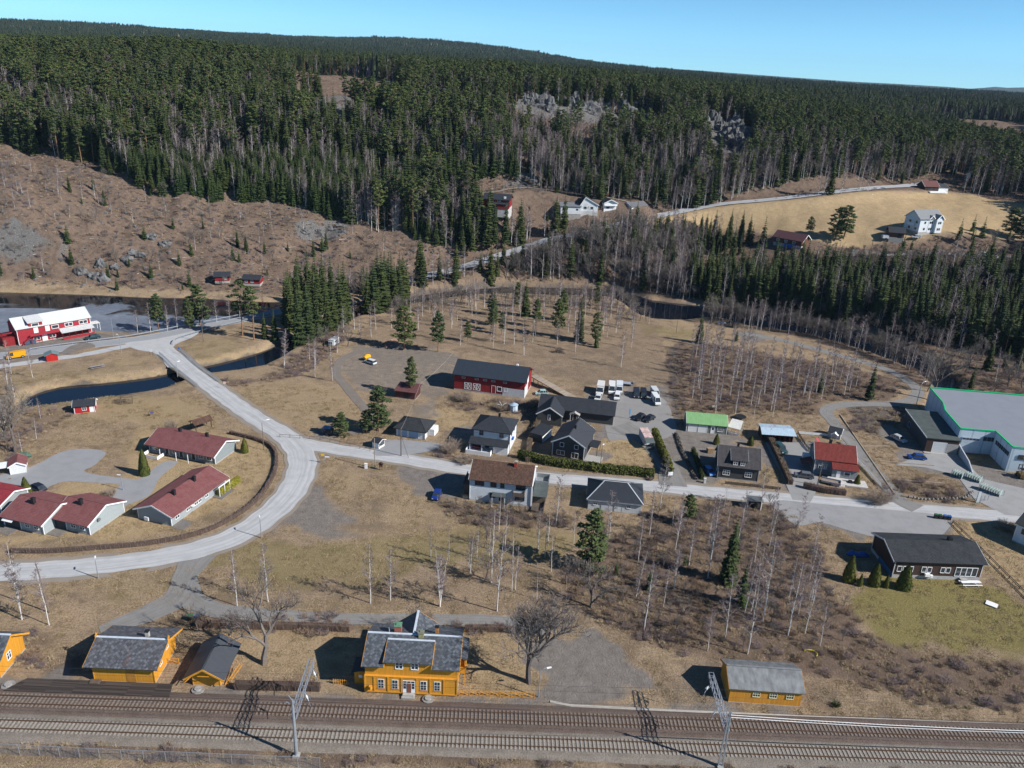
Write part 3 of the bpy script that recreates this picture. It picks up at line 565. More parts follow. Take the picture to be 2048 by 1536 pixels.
mid = MB(); mid.face([(-150, y2(-150) + 2.6, .06), (150, y2(150) + 2.6, .06), (150, y1(150) - 2.9, .06), (-150, y1(-150) - 2.9, .06)]); o = mid.build('ballast', ballast_mat((.17, .135, .1), (.28, .235, .185))); o['kind'] = 'structure'
rust = M_plain((.1, .06, .04), .6); slc1 = M_plain((.2, .165, .14), .9, 0.0, .3, 3.0); slc2 = M_plain((.29, .265, .235), .9, 0.0, .25, 3.0)
for fy, sm, lab in ((y1, slc1, 'railway track nearest the yellow station, darker sleepers in brown ballast'), (y2, slc2, 'railway track farther from the station, pale sleepers in grey ballast')):
    t = empty('railway_track', (0, fy(0), .28), math.atan(_sl), lab, 'railway track')
    for s_ in (-.75, .75):
        mb = MB(); mb.box(-150, s_ - .035, .08, 150, s_ + .035, .24); mb.box(-150, s_ - .075, .075, 150, s_ + .075, .1); mb.build('rail', rust, t)
    mb = MB(); mb.box(-.13, -1.3, -.05, .13, 1.3, .08); mb.box(-.12, -.95, .08, .12, -.6, .11); mb.box(-.12, .6, .08, .12, .95, .11)
    s0 = mb.build('sleeper', sm, t); rest = MB()
    for i in range(-180, 181):
        x = i * .6
        if -50 < i <= 50:
            if i == 0: continue
            c = s0.copy(); COL.objects.link(c); c.parent = t; c.location = (x, rnd.uniform(-.02, .02), 0)
        else: rest.box(x - .13, -1.3, -.05, x + .13, 1.3, .08)
    r_ = rest.build('sleepers', sm, t); r_['kind'] = 'stuff'
# concrete cable trough and platform edge
mb = MB(); pts = [flat(a, b) for a, b in [(1100, 1404), (1140, 1412), (1300, 1420), (1600, 1434), (2060, 1452)]]
for a, b in zip(pts[:-1], pts[1:]): mb.bar((a[0], a[1], .08), (b[0], b[1], .08), .45, .16)
tag(mb.build('cable_trough', M_plain((.4, .37, .33), .9)), 'pale concrete cable trough along the far side of the tracks', 'cable trough')
mb = MB(); pts = [flat(a, b) for a, b in [(340, 1396), (600, 1405), (1060, 1423)]]
for a, b in zip(pts[:-1], pts[1:]): mb.bar((a[0], a[1], .2), (b[0], b[1], .2), .22, .5)
tag(mb.build('platform_edge', M_plain((.12, .09, .08), .9)), 'low dark timber edge between the station gravel and the track', 'platform edge')
mb = MB(); a, b, c, d = [flat(*p) for p in [(56, 1360), (345, 1372), (338, 1398), (8, 1385)]]
vs = [(*p, z) for z in (.05, .42) for p in (d, c, b, a)]; mb.poly(vs, [(3, 2, 1, 0), (4, 5, 6, 7), (0, 1, 5, 4), (1, 2, 6, 5), (2, 3, 7, 6), (3, 0, 4, 7)])
n = N('old planks'); s_ = n.sep(n.uv()); q = n.math('FRACT', n.math('MULTIPLY', s_[1], 4.5)); w_ = n.white(n.comb(n.math('FLOOR', n.math('MULTIPLY', s_[1], 4.5)), n.math('FLOOR', n.math('MULTIPLY', s_[0], .25)), 0)); cc = n.mix(w_, (.035, .028, .026), (.085, .068, .06)); cc = n.mix(n.math('LESS_THAN', q, .12), cc, (.01, .01, .01))
tag(mb.build('timber_platform', n.col(cc, .85)), 'dark weathered plank platform in front of the yellow goods shed', 'platform')
# ------------------------------------------------------------------ tree prototypes (trunk mesh, crown mesh); built at unit scale in metres, copied with shared mesh data
LEAF_SPR = M_leaf((.016, .03, .012), (.044, .06, .021), .6); LEAF_YSP = M_leaf((.018, .038, .013), (.04, .062, .02), .6); LEAF_PIN = M_leaf((.03, .052, .022), (.075, .1, .038), .7)
LEAF_THU = M_leaf((.05, .07, .018), (.11, .12, .03), 1.5); LEAF_YEL = M_leaf((.15, .16, .02), (.28, .25, .04), 1.5); BARK = M_bark(); BARKP = M_bark((.26, .15, .09)); BIRCH = M_birch(); TWIG = M_twig((.21, .165, .165)); TWIGG = M_twig((.17, .15, .135))
BUSHM = M_twig((.25, .18, .13)); BUSHT = M_twig((.42, .33, .22)); DEADB = M_bark((.12, .1, .09))
def U(a, b): return rnd.uniform(a, b)
def quad(mb, c, n, u, w, h):
    """small leaf-sized quad centred at c"""
    n = Vector(n); u = Vector(u); s = n.cross(u)
    if s.length < 1e-4: s = Vector((1, 0, 0))
    s = s.normalized() * w / 2; t = u.normalized() * h / 2; c = Vector(c)
    mb.face([c - s - t, c + s - t, c + s * .6 + t, c - s * .6 + t])
def spruce_proto(H=15.0, R=2.3, layers=20, br=11, low=.06, seed=0, thin=0):
    rnd.seed(seed); tr = MB(); tr.tube([(0, 0, -.6), (0, 0, H * .5), (0, 0, H * .97)], [H * .013, H * .008, .02], 5)
    cr = MB()
    for i in range(layers):
        t = i / (layers - 1); z = H * (low + (1 - low) * t ** .92); r = R * ((1 - t) ** .72 * .97 + .03) * U(.82, 1.12)
        nb = max(4, int(br * (1 - .55 * t))); a0 = U(0, 6.28)
        for k in range(nb):
            if thin and rnd.random() < thin: continue
            a = a0 + 6.283 * k / nb + U(-.25, .25); L = r * U(.68, 1.18); dx, dy = math.cos(a), math.sin(a); sx, sy = -dy, dx
            w = L * .34 + .1; dz = H * .012; d1 = L * U(.16, .3); tip = z - d1 * 1.6 + L * .1
            m = (dx * L * .55, dy * L * .55, z - d1 * .6)
            cr.poly([(0, 0, z + dz), (m[0] + sx * w, m[1] + sy * w, m[2] - w * .45), m, (m[0] - sx * w, m[1] - sy * w, m[2] - w * .45), (dx * L, dy * L, tip)],
                    [(0, 1, 2), (0, 2, 3), (1, 4, 2), (2, 4, 3)])
            if L > .8:
                for q in (.45, .8):
                    c = Vector((dx * L * q, dy * L * q, z - d1 * q * 1.4 - .25)); h = U(.3, .6) * min(1, L / 1.6) ; cr.face([c + Vector((dx, dy, 0)) * .25 , c - Vector((dx, dy, 0)) * .3, c + Vector((sx * .1, sy * .1, -h))])
    cr.face([(-.12, 0, H * .94), (.12, 0, H * .94), (0, 0, H * 1.02)]); cr.face([(0, -.12, H * .94), (0, .12, H * .94), (0, 0, H * 1.02)])
    return tr, cr
def pine_proto(H=14.0, seed=0, low=.35, R=2.6, clumps=24):
    rnd.seed(seed); tr = MB(); w = [(0, 0, -.5)]; x = y = 0
    for i in range(1, 6): x += U(-.15, .15); y += U(-.15, .15); w.append((x, y, H * i / 5 * .95))
    tr.tube(w, [.2, .17, .14, .1, .06, .03], 6); cr = MB()
    for i in range(clumps):
        t = (i + .5) / clumps; z = H * (low + (1 - low) * t); prof = math.sin(min(1, (1 - t) * 1.25 + .12) * math.pi * .62) ; a = i * 2.4 + U(-.4, .4); r = R * prof * U(.35, 1.0)
        c = Vector((math.cos(a) * r, math.sin(a) * r, z + U(-.2, .3))); tr.tube([(x * z / H, y * z / H, z - .5 * r * .4), tuple(c)], [.06, .02], 3, False)
        s = U(.75, 1.25) * (1.15 - .5 * t)
        for j in range(52):
            v = Vector((rnd.gauss(0, 1), rnd.gauss(0, 1), rnd.gauss(0, .55))).normalized() * s * U(.5, 1.0); v.z *= .6
            quad(cr, c + v, (v + Vector((U(-.5, .5), U(-.5, .5), U(.2, 1)))).normalized(), (U(-1, 1), U(-1, 1), U(-.2, .8)), U(.24, .42), U(.4, .62))
    return tr, cr
def birch_proto(H=13.0, seed=0, stems=1, limbs=30, spread=.2, lean=.0, tw=14, wt=.05):
    rnd.seed(seed); tr = MB(); cr = MB()
    for s_ in range(stems):
        la = U(0, 6.28); ll = lean + (0.12 * (stems > 1)) * U(.6, 1.3); h = H * (1 if s_ == 0 else U(.7, .95)); path = []
        for i in range(8):
            t = i / 7; path.append(Vector((math.cos(la) * ll * h * t ** 1.2 + U(-.07, .07) * H / 13, math.sin(la) * ll * h * t ** 1.2 + U(-.07, .07) * H / 13, h * t - (.4 if i == 0 else 0))))
        r0 = .0085 * h; tr.tube(path, [r0 * (1 - .88 * i / 7) for i in range(8)], 6, False)
        for i in range(limbs):
            t = .22 + .76 * (i + U(0, 1)) / limbs; f = t * 7; k = min(int(f), 6); p = path[k].lerp(path[k + 1], f - k); a = U(0, 6.28); L = h * spread * (1.05 - t * .72) * U(.6, 1.25) * (0.55 + .45 * min(1, (t - .15) / .25))
            el = math.radians(U(28, 62)); d = Vector((math.cos(a) * math.cos(el), math.sin(a) * math.cos(el), math.sin(el))); m = p + d * L * .55; e = m + (d + Vector((0, 0, -.12))) * L * .5
            tgt = tr if (L > 1.1 and t < .75) else cr; rr_ = max(.016, r0 * .28 * (1.1 - t)); tgt.tube([p, m, e], [rr_, rr_ * .65, .012], 3, False)
            for q in range(tw):
                u_ = .25 + .75 * (q + U(0, 1)) / tw; b = p.lerp(m, u_ / .55) if u_ < .55 else m.lerp(e, (u_ - .55) / .45); l2 = L * U(.22, .45) * (1.2 - .5 * u_); dd = (d * .7 + Vector((U(-1, 1), U(-1, 1), U(-.35, .75)))).normalized()
                for z_ in range(2):
                    c = b + dd * l2 * U(.7, 1.1); sd = dd.cross(Vector((U(-1, 1), U(-1, 1), U(-1, 1)))).normalized() * wt * .5
                    cr.face([b - sd, b + sd, c + sd * .5, c - sd * .5]); b = b.lerp(c, .45); dd = (dd + Vector((U(-.8, .8), U(-.8, .8), U(-.8, .3)))).normalized()
    return tr, cr
def bare_tree(H=9.0, seed=0, levels=5, spread=.75, r0=.32, fork=3, wt=.035, trunk=.26, up=.35):
    rnd.seed(seed); tr = MB(); cr = MB()
    def grow_(p, d, L, r, lv):
        pts = [p]; q = p; dd = d
        for i in range(3): dd = (dd + Vector((U(-.25, .25), U(-.25, .25), U(-.05, .18)))).normalized(); q = q + dd * L / 3; pts.append(q)
        if lv > 2: tr.tube(pts, [r, r * .85, r * .72, r * .6], 6 if lv > 3 else 4, False)
        elif lv > 0: cr.tube(pts, [max(r, .02), max(r * .8, .016), max(r * .6, .014), .01], 3, False)
        else:
            for a, b in zip(pts[:-1], pts[1:]):
                sd = (b - a).cross(Vector((U(-1, 1), U(-1, 1), U(-1, 1)))).normalized() * wt * .5; cr.face([a - sd, a + sd, b + sd * .6, b - sd * .6])
            return
        n = fork + (1 if rnd.random() < .5 else 0) + (2 if lv <= 2 else 0)
        for i in range(n):
            a = 6.283 * i / n + U(-.5, .5); side = dd.cross(Vector((0, 0, 1)));
            if side.length < .1: side = Vector((1, 0, 0))
            side.normalize(); s2 = dd.cross(side); v = (dd * U(.55, 1.0) + (side * math.cos(a) + s2 * math.sin(a)) * spread * U(.6, 1.1) + Vector((0, 0, up * .4))).normalized()
            b = pts[-1] if i == 0 else pts[rnd.choice((1, 2, 3, 3))]; grow_(b, v, L * U(.58, .8), r * .54, lv - 1)
    grow_(Vector((0, 0, -.3)), Vector((0, 0, 1)), H * trunk, r0, levels); return tr, cr
def bush_proto(R=1.2, H=1.6, n=60, seed=0, wt=.03, up=1.0):
    rnd.seed(seed); mb = MB()
    for i in range(n):
        a = U(0, 6.28); r = R * math.sqrt(rnd.random()) * .45; p = Vector((math.cos(a) * r, math.sin(a) * r, -.1)); b = a + U(-.8, .8); e = Vector((math.cos(b) * R * U(.3, 1), math.sin(b) * R * U(.3, 1), H * U(.45, 1.0) * up))
        for k in range(5):
            if k == 0: s_, t_ = p, e
            else: s_ = p.lerp(e, U(.3, .8)); t_ = s_ + Vector((U(-.5, .5) * R, U(-.5, .5) * R, U(.05, .45) * H)) * .8
            sd = (t_ - s_).cross(Vector((U(-1, 1), U(-1, 1), U(-1, 1)))).normalized() * wt * .5; mb.face([s_ - sd, s_ + sd, t_ + sd * .5, t_ - sd * .5])
    return mb
def thuja_proto(H=4.0, R=1.0, seed=0, n=1400, sq=.75):
    rnd.seed(seed); mb = MB()
    def rad(t): return R * (min(1, .75 + t * 1.3) * max(0.02, 1 - max(0, (t - .12)) ** 1.35 / .88 ** 1.35 * .97)) ** sq
    ps = [(rad(t) * .86, H * t) for t in (0, .1, .3, .5, .7, .85, .97)]
    mb.tube([(0, 0, z) for _, z in ps], [r for r, _ in ps], 10)
    for i in range(n):
        t = rnd.random() ** 1.2; a = U(0, 6.28); r = rad(t) * U(.84, 1.1) * (1 + .08 * math.sin(3 * a + 5 * t)); c = Vector((math.cos(a) * r, math.sin(a) * r, H * t)); quad(mb, c, (math.cos(a) + U(-.5, .5), math.sin(a) + U(-.5, .5), U(-.2, .8)), (U(-.3, .3), U(-.3, .3), 1), U(.12, .22), U(.2, .34))
    return mb
PROTO = {}
def proto(kind, tr, cr, H, tm, cm):
    a = tr.build('trunk', tm) if tr else None; b = cr.build('crown', cm)
    for o in (a, b):
        if o: COL.objects.unlink(o)
    m2 = MB()
    if tr: m2.poly(tr.v, tr.f)
    m2.cur = 1; m2.poly(cr.v, cr.f); j = m2.build('tree', [tm, cm]); COL.objects.unlink(j)
    PROTO.setdefault(kind, []).append((a, b, j, H))
for i in range(4): proto('spruce', *spruce_proto(15, (2.2, 2.5, 1.9, 2.3)[i], 22, 11, (.05, .04, .1, .07)[i], 10 + i), 15, BARK, LEAF_SPR)
for i in range(3): proto('young_spruce', *spruce_proto(9, (1.7, 1.5, 1.9)[i], 15, 9, .03, 30 + i), 9, BARK, LEAF_YSP)
for i in range(3): proto('pine', *pine_proto(14, 40 + i, (.14, .3, .2)[i], (2.5, 2.2, 2.7)[i], 38), 14, BARKP, LEAF_PIN)
for i in range(2): proto('tall_pine', *pine_proto(19, 45 + i, (.5, .45)[i], (2.4, 2.8)[i], 22), 19, BARKP, LEAF_PIN)
for i in range(5): proto('birch', *birch_proto(13, 50 + i, (1, 1, 1, 1, 2)[i], (34, 30, 38, 28, 26)[i], (.19, .22, .17, .24, .2)[i], (.02, .05, .0, .03, .02)[i]), 13, BIRCH, TWIG)
for i in range(2): proto('multi_birch', *birch_proto(13, 60 + i, 4, 20, .2, .03), 13, BIRCH, TWIG)
for i in range(3): proto('young_birch', *birch_proto(8, 65 + i, 1, 20, .2, .02, 5, .03), 8, BIRCH, TWIG)
for i in range(3): proto('bare_tree', *bare_tree(9, 70 + i, 4, (.6, .7, .5)[i], .15, 3), 7.5, DEADB, TWIGG)
def place(kind, x, y, h, label, group=None, parts=True, name=None, rz=None, z=None, wide=1.0, v=None, cat='tree'):
    ps = PROTO[kind]; p = ps[(v if v is not None else rnd.randrange(len(ps))) % len(ps)]; s = h / p[3]; z = hz(x, y) if z is None else z
    nm = name or {'spruce': 'spruce_tree', 'young_spruce': 'spruce_tree', 'pine': 'pine_tree', 'tall_pine': 'pine_tree', 'birch': 'birch_tree', 'multi_birch': 'birch_tree', 'young_birch': 'birch_tree', 'bare_tree': 'bare_tree', 'thuja': 'thuja_tree'}[kind]
    rz = U(0, 6.28) if rz is None else rz
    if parts and p[0]:
        e = empty(nm, (x, y, z), rz, label, cat, group); e.scale = (s * wide, s * wide, s)
        for c in (p[0], p[1]): o = c.copy(); COL.objects.link(o); o.parent = e
    else:
        o = p[2].copy(); COL.objects.link(o); o.name = nm; o.location = (x, y, z); o.rotation_euler = (0, 0, rz); o.scale = (s * wide, s * wide, s); tag(o, label, cat, group); e = o
    return e
def hfromtop(x, y, z, top):
    """height of something standing at (x, y, z) whose top shows at photo row `top`"""
    lo, hi = 0.0, 60.0
    for _ in range(30):
        m = (lo + hi) / 2
        if project(x, y, z + m)[1] > top: lo = m
        else: hi = m
    return lo
def tree(kind, bx, by, ty, label, **k):
    x, y, z = gp(bx, by); return place(kind, x, y, hfromtop(x, y, z, ty), label, z=z, **k)

# --- prominent trees, one by one: kind, base pixel, top row, label
rnd.seed(99)
for a in [
    ('birch', 44, 1240, 1095, 'big leafless white birch forking low at the left edge beside the road', 4), ('birch', 99, 1250, 1130, 'slim leafless white birch right of the big forked birch by the road', 1),
    ('birch', 474, 1212, 1100, 'leafless birch left of the big bare tree, standing behind the gravel path', 2), ('birch', 536, 1203, 1085, 'leafless birch right behind the big bare tree beside the sheds', 0),
    ('birch', 741, 1206, 1090, 'leafless birch beside the path left of the station roof', 0), ('birch', 781, 1200, 1100, 'second leafless birch left of the station gable, beside the path', 3), ('multi_birch', 880, 1213, 1085, 'bushy leafless birch behind the station roof, forked near the ground', 0),
    ('birch', 993, 1222, 1060, 'tall leafless birch between the station and the big round bare tree', 1), ('birch', 862, 1114, 1050, 'small leafless birch alone on the olive lawn', 2), ('birch', 940, 1145, 1060, 'forked leafless birch on the lawn below the brown roofed house', 4),
    ('birch', 954, 1118, 1055, 'leafless birch close behind the forked birch on the lawn', 3), ('birch', 983, 1166, 1020, 'tall leafless birch below the brown roofed white house', 2), ('birch', 1030, 1180, 1090, 'slender leafless birch left of the pine in the middle lawn', 1),
    ('birch', 1076, 1098, 1015, 'leafless birch behind the thicket below the white house', 0), ('birch', 1112, 1050, 950, 'leafless birch in the garden right of the brown roofed white house', 1), ('birch', 1320, 1015, 915, 'leafless birch at the driveway mouth beside the street', 3),
    ('birch', 1288, 1260, 1125, 'tall leafless birch in the brown thicket above the gravel turning circle', 0), ('birch', 1350, 1100, 1000, 'leafless birch right of the small pine by the street', 1), ('birch', 1378, 1130, 1040, 'slim leafless birch in the thicket near the small spruce', 0),
    ('birch', 1420, 1130, 990, 'tall pale birch rising beside the dark spruce in the thicket', 2), ('birch', 1449, 1278, 1150, 'bushy leafless birch left of the dark spruce in the thicket', 3), ('birch', 1415, 1302, 1220, 'small birch at the lower edge of the thicket', 1),
    ('birch', 1495, 1308, 1160, 'leaning birch above the yellow corrugated shed', 3), ('birch', 1502, 1222, 1095, 'leaning birch right of the dark spruce', 0), ('birch', 1525, 1243, 1075, 'tall leaning birch near the forecourt corner', 3), ('birch', 1575, 1270, 1120, 'leaning white birch near the fallen yellow ring', 1),
    ('birch', 1610, 1267, 1150, 'birch leaning right in front of the garden lawn', 3), ('birch', 1640, 1292, 1200, 'small birch leaning right at the lawn edge', 1), ('birch', 1623, 1200, 1100, 'birch at the edge of the garden lawn near the thujas', 0), ('birch', 1578, 1195, 1110, 'birch between the forecourt and the thicket', 2),
    ('birch', 1242, 735, 660, 'birch left of the ditch above the parked vans', 1), ('birch', 1008, 688, 600, 'birch left of the barn clearing beside the small pines', 0), ('birch', 1048, 710, 640, 'branching birch behind the red barn', 4), ('birch', 912, 780, 690, 'thin birch', 0)][:-1]:
    tree(a[0], a[1], a[2], a[3], a[4], v=a[5])
for a in [('pine', 1180, 1140, 1022, 'bushy dark green pine alone in the middle lawn', 0, 1.25), ('pine', 1374, 1050, 990, 'small pine beside the street right of the hipped garage', 1, 1.2), ('pine', 683, 872, 826, 'low round pine beside the black trailer', 0, 1.7), ('pine', 733, 865, 822, 'middle pine of the clump by the dirt track', 2, 1.6), ('pine', 758, 862, 775, 'tallest pine of the clump by the dirt track', 0, 1.5),
          ('pine', 809, 698, 612, 'dark spreading pine above the red barn yard', 2, 1.35), ('pine', 876, 704, 625, 'slender pine right of the dark spreading pine', 1, 1.0), ('pine', 822, 790, 715, 'pine beside the brown timber shed', 1, .9), ('pine', 985, 650, 598, 'small pine among birches near the river bend', 0, 1.2), ('pine', 1115, 675, 600, 'thin pine above the barn', 1, 1.0), ('pine', 1190, 690, 625, 'slim pine among the birches north of the vans', 2, .9),
          ('pine', 400, 650, 570, 'tall pine on the lake side of the road, above the junction', 0, 1.4), ('pine', 318, 660, 590, 'open crowned pine by the lake, left of the junction', 1, 1.2), ('tall_pine', 485, 672, 560, 'big tall pine at the river side of the road junction', 1, 1.3), ('tall_pine', 508, 680, 572, 'pine with a broad crown right behind the big tall pine', 0, 1.3),
          ('pine', 1670, 478, 415, 'round pine beside the log farmhouse', 0, 1.5), ('pine', 1687, 476, 412, 'broad dark pine beside the field, right of the farmhouse', 2, 1.7), ('pine', 1618, 470, 434, 'small pine at the edge of the straw field', 1, 1.3), ('pine', 2020, 470, 415, 'dark pine at the right edge of the field', 0, 1.8), ('pine', 2042, 478, 425, 'dark bushy pine at the far right edge', 2, 1.8)]:
    tree(a[0], a[1], a[2], a[3], a[4], v=a[5], wide=a[6])
for a in [('spruce', 1455, 1165, 1035, 'dark dense spruce in the middle of the birch thicket', 0), ('young_spruce', 1480, 1210, 1128, 'smaller spruce just in front of the dark dense spruce', 0), ('young_spruce', 1640, 785, 735, 'pointed spruce at the bend of the gravel road', 1), ('spruce', 1737, 800, 722, 'tall narrow spruce beside the gravel road loop', 2),
          ('spruce', 1398, 686, 628, 'single dark spruce beside the pond lawn', 1), ('young_spruce', 1472, 682, 658, 'tiny spruce beside the grey shed on the gravel road', 2), ('spruce', 1158, 680, 595, 'dark spruce in the birch meadow above the barn', 0), ('young_spruce', 1192, 695, 655, 'small spruce right of the dark spruce in the meadow', 1), ('spruce', 1050, 632, 560, 'dark spruce at the river bank north of the barn', 1),
          ('young_spruce', 1297, 1180, 1135, 'young spruce low in the brown thicket', 0), ('young_spruce', 1232, 1150, 1120, 'little spruce near the middle pine', 1), ('young_spruce', 1370, 1130, 1108, 'stubby young spruce in the brown thicket', 2), ('young_spruce', 1945, 462, 428, 'single spruce right of the big white house', 0), ('young_spruce', 1525, 488, 432, 'pointed spruce left of the log farmhouse', 1), ('young_spruce', 1502, 490, 448, 'darker small spruce left of the log farmhouse', 0),
          ('spruce', 550, 680, 618, 'spruce by the river below the state road', 0), ('spruce', 530, 678, 625, 'bushy spruce next to the two tall pines', 3), ('young_spruce', 466, 520, 487, 'lone young spruce on the cleared slope', 1), ('young_spruce', 383, 510, 478, 'lone young spruce high on the rocky slope', 0), ('young_spruce', 1805, 500, 468, 'spruce in front of the brown shed by the farm road', 2), ('young_spruce', 1822, 498, 474, 'small spruce in front of the big white house', 0), ('young_spruce', 1990, 540, 505, 'young spruce beside the snow heap', 1)]:
    tree(a[0], a[1], a[2], a[3], a[4], v=a[5])

# --- scattered trees: sampled in world space inside areas traced on the terrain
COUNT = {}; SP, PI_, BI, BA = [], [], [], []
def scatter(areas, rng_h, n, kinds, label, group, seed, mind=2.5, parts=None, stuff=()):
    rnd.seed(seed); poly = wp(areas); a = np.array(poly); x0, x1, y0, y1_ = a[:, 0].min(), a[:, 0].max(), a[:, 1].min(), a[:, 1].max(); got = []; tries = 0
    rs = np.random.RandomState(seed); 
    while len(got) < n and tries < 30:
        tries += 1; X = rs.uniform(x0, x1, 400); Y = rs.uniform(y0, y1_, 400); ok = sdpoly(X, Y, poly) < 0
        ok &= sdpoly(X, Y, RIVER) > 1.5; ok &= sdpoly(X, Y, LAKE) > 1.5; ok &= _road_clear(X, Y)
        for x, y in zip(X[ok], Y[ok]):
            if all((x - q[0]) ** 2 + (y - q[1]) ** 2 > mind * mind for q in got): got.append((x, y))
            if len(got) >= n: break
    Z = height([g_[0] for g_ in got], [g_[1] for g_ in got])
    gx_ = [project(g_[0], g_[1], 0)[0] for g_ in got]; q1, q2 = np.percentile(gx_, [33, 66]); gy_ = [g_[1] for g_ in got]; r1, r2 = np.percentile(gy_, [33, 66])
    for (x, y), z, gxx in zip(got, Z, gx_):
        k = rnd.choices([q[0] for q in kinds], [q[1] for q in kinds])[0]; base = k.replace('young_', '').replace('multi_', '').replace('tall_', '')
        COUNT[base] = COUNT.get(base, 0) + 1; h = rnd.uniform(*rng_h) * (.62 if k.startswith('young') and rng_h[1] > 11 else 1)
        if base in stuff:
            m_ = {'spruce': (SP, 15, 4), 'birch': (BI, 13, 5), 'pine': (PI_, 19, 2), 'bare_tree': (BA, 7.5, 3)}[base]; COUNT[base] -= 1; m_[0].append((x, y, z - .1, h / m_[1], h / m_[1] * rnd.uniform(.85, 1.15), rnd.uniform(0, 6.3), rnd.randrange(m_[2]))); continue
        hm = (rng_h[0] + rng_h[1]) / 2; lab = ('tall ' if h > hm else 'low ') + label[base] + (', left end' if gxx < q1 else (', middle' if gxx < q2 else ', right end')) + (', front' if y < r1 else (' row' if y < r2 else ', back'))
        place(k, float(x), float(y), h, lab, group=group[base] if isinstance(group, dict) else group, z=float(z) - .1, parts=(y < 235) if parts is None else parts, wide=U(.85, 1.15))
_clear = [wp(FIELD), wp([(800, 552), (1040, 492), (1300, 428), (1790, 366), (1800, 380), (1400, 432), (1300, 460), (1080, 512), (900, 560), (800, 575)]), wp([(1640, 680), (1800, 735), (1845, 780), (1820, 810), (1650, 820), (1720, 900), (1700, 905), (1640, 830), (1650, 806), (1800, 796), (1790, 760), (1600, 700), (1480, 672), (1480, 660)]), wp([(1540, 470), (1620, 470), (1625, 500), (1540, 505)])]
def _road_clear(X, Y):
    ok = np.ones(len(X), bool)
    for c in _clear: ok &= sdpoly(X, Y, c) > 1.0
    return ok
BL = lambda w: {'birch': 'leafless birch ' + w, 'spruce': 'spruce ' + w, 'pine': 'pine ' + w, 'bare_tree': 'grey bare tree ' + w}
BG = lambda w: {'birch': 'birches ' + w, 'spruce': 'spruces ' + w, 'pine': 'pines ' + w, 'bare_tree': 'bare trees ' + w}
w_ = 'in the stand between ditch and gravel road'
scatter([(1375, 690), (1450, 690), (1600, 725), (1750, 770), (1800, 785), (1640, 800), (1630, 835), (1480, 830), (1385, 815)], (9, 13), 78, [('birch', 1)], BL(w_), BG(w_), 1, 2.6, parts=True)
w_ = 'above the gravel road before the spruces'
scatter([(1400, 645), (1480, 655), (1600, 690), (1760, 740), (1850, 790), (1860, 740), (1750, 690), (1600, 655), (1450, 632)], (7, 13), 80, [('birch', .5), ('bare_tree', .47), ('spruce', .03)], BL(w_), BG(w_), 2, 2.2, parts=False, stuff=('spruce',))
w_ = 'in the meadow behind the barn'
scatter([(850, 625), (960, 605), (1200, 610), (1260, 650), (1290, 700), (1200, 715), (1040, 690), (960, 700), (880, 680), (800, 660)], (7, 13), 74, [('birch', .93), ('pine', .07)], BL(w_), BG(w_), 3, 3, parts=True)
w_ = 'in the dark grove left of the pond'
scatter([(1120, 570), (1240, 575), (1380, 600), (1400, 560), (1380, 500), (1300, 480), (1180, 495), (1080, 520), (1030, 555)], (11, 19), 190, [('birch', .45), ('bare_tree', .33), ('spruce', .22)], BL(w_), BG(w_), 4, 2.4, parts=False, stuff=('birch', 'bare_tree'))
w_ = 'in the dense wood behind the pond'
scatter([(1375, 585), (1420, 600), (1500, 625), (1620, 650), (1700, 650), (1720, 610), (1700, 560), (1600, 545), (1480, 545), (1400, 550)], (12, 18), 130, [('spruce', .93), ('birch', .07)], BL(w_), BG(w_), 5, 2.6, parts=False, stuff=('birch',))
w_ = 'in the wood behind the warehouse'
scatter([(1700, 610), (1760, 580), (1900, 575), (2060, 560), (2200, 580), (2200, 730), (2060, 720), (1900, 690), (1760, 660)], (11, 17), 170, [('spruce', .4), ('birch', .33), ('bare_tree', .24), ('pine', .03)], BL(w_), BG(w_), 6, 2.8, parts=False, stuff=('birch', 'bare_tree', 'pine'))
w_ = 'in the scrub below the farm road'
scatter([(1640, 520), (1760, 520), (2060, 525), (2060, 560), (1900, 572), (1740, 580), (1700, 550)], (5, 9), 330, [('birch', .55), ('bare_tree', .45)], BL(w_), BG(w_), 7, 1.8, parts=False, stuff=('birch', 'bare_tree'))
w_ = 'in the row before the straw field'
scatter([(1370, 465), (1480, 470), (1500, 495), (1480, 510), (1380, 505), (1360, 485)], (11, 15), 34, [('spruce', .85), ('birch', .15)], BL(w_), BG(w_), 8, 2.6, parts=False, stuff=('birch',))
w_ = 'in the tall clump right of the bridge'
scatter([(575, 640), (620, 615), (690, 610), (700, 640), (660, 665), (600, 690), (580, 680)], (17, 24), 24, [('spruce', 1)], BL(w_), BG(w_), 9, 2.6, parts=False)
w_ = 'in the tall clump beside the road gap'
scatter([(720, 600), (800, 588), (815, 605), (760, 622), (730, 628)], (17, 23), 17, [('spruce', 1)], BL(w_), BG(w_), 10, 2.4, parts=False)
w_ = 'on the far bank below the road'
scatter([(840, 578), (930, 572), (1030, 560), (1120, 560), (1100, 530), (1000, 540), (900, 560)], (12, 19), 34, [('spruce', .4), ('birch', .4), ('bare_tree', .2)], BL(w_), BG(w_), 11, 3.5, parts=False)
w_ = 'on the bank beside the barn yard'
scatter([(560, 740), (640, 700), (700, 660), (780, 640), (800, 650), (700, 700), (660, 780), (600, 770)], (8, 13), 16, [('birch', .8), ('bare_tree', .2)], BL(w_), BG(w_), 12, 4, parts=True)
w_ = 'in the brown thicket below the street'
scatter([(1190, 1100), (1290, 1040), (1400, 1010), (1560, 1020), (1640, 1100), (1660, 1200), (1560, 1260), (1400, 1250), (1250, 1200)], (8, 12), 26, [('birch', .75), ('young_birch', .25)], BL(w_), BG(w_), 13, 5, parts=True)
w_ = 'in the scrub left of the pine'
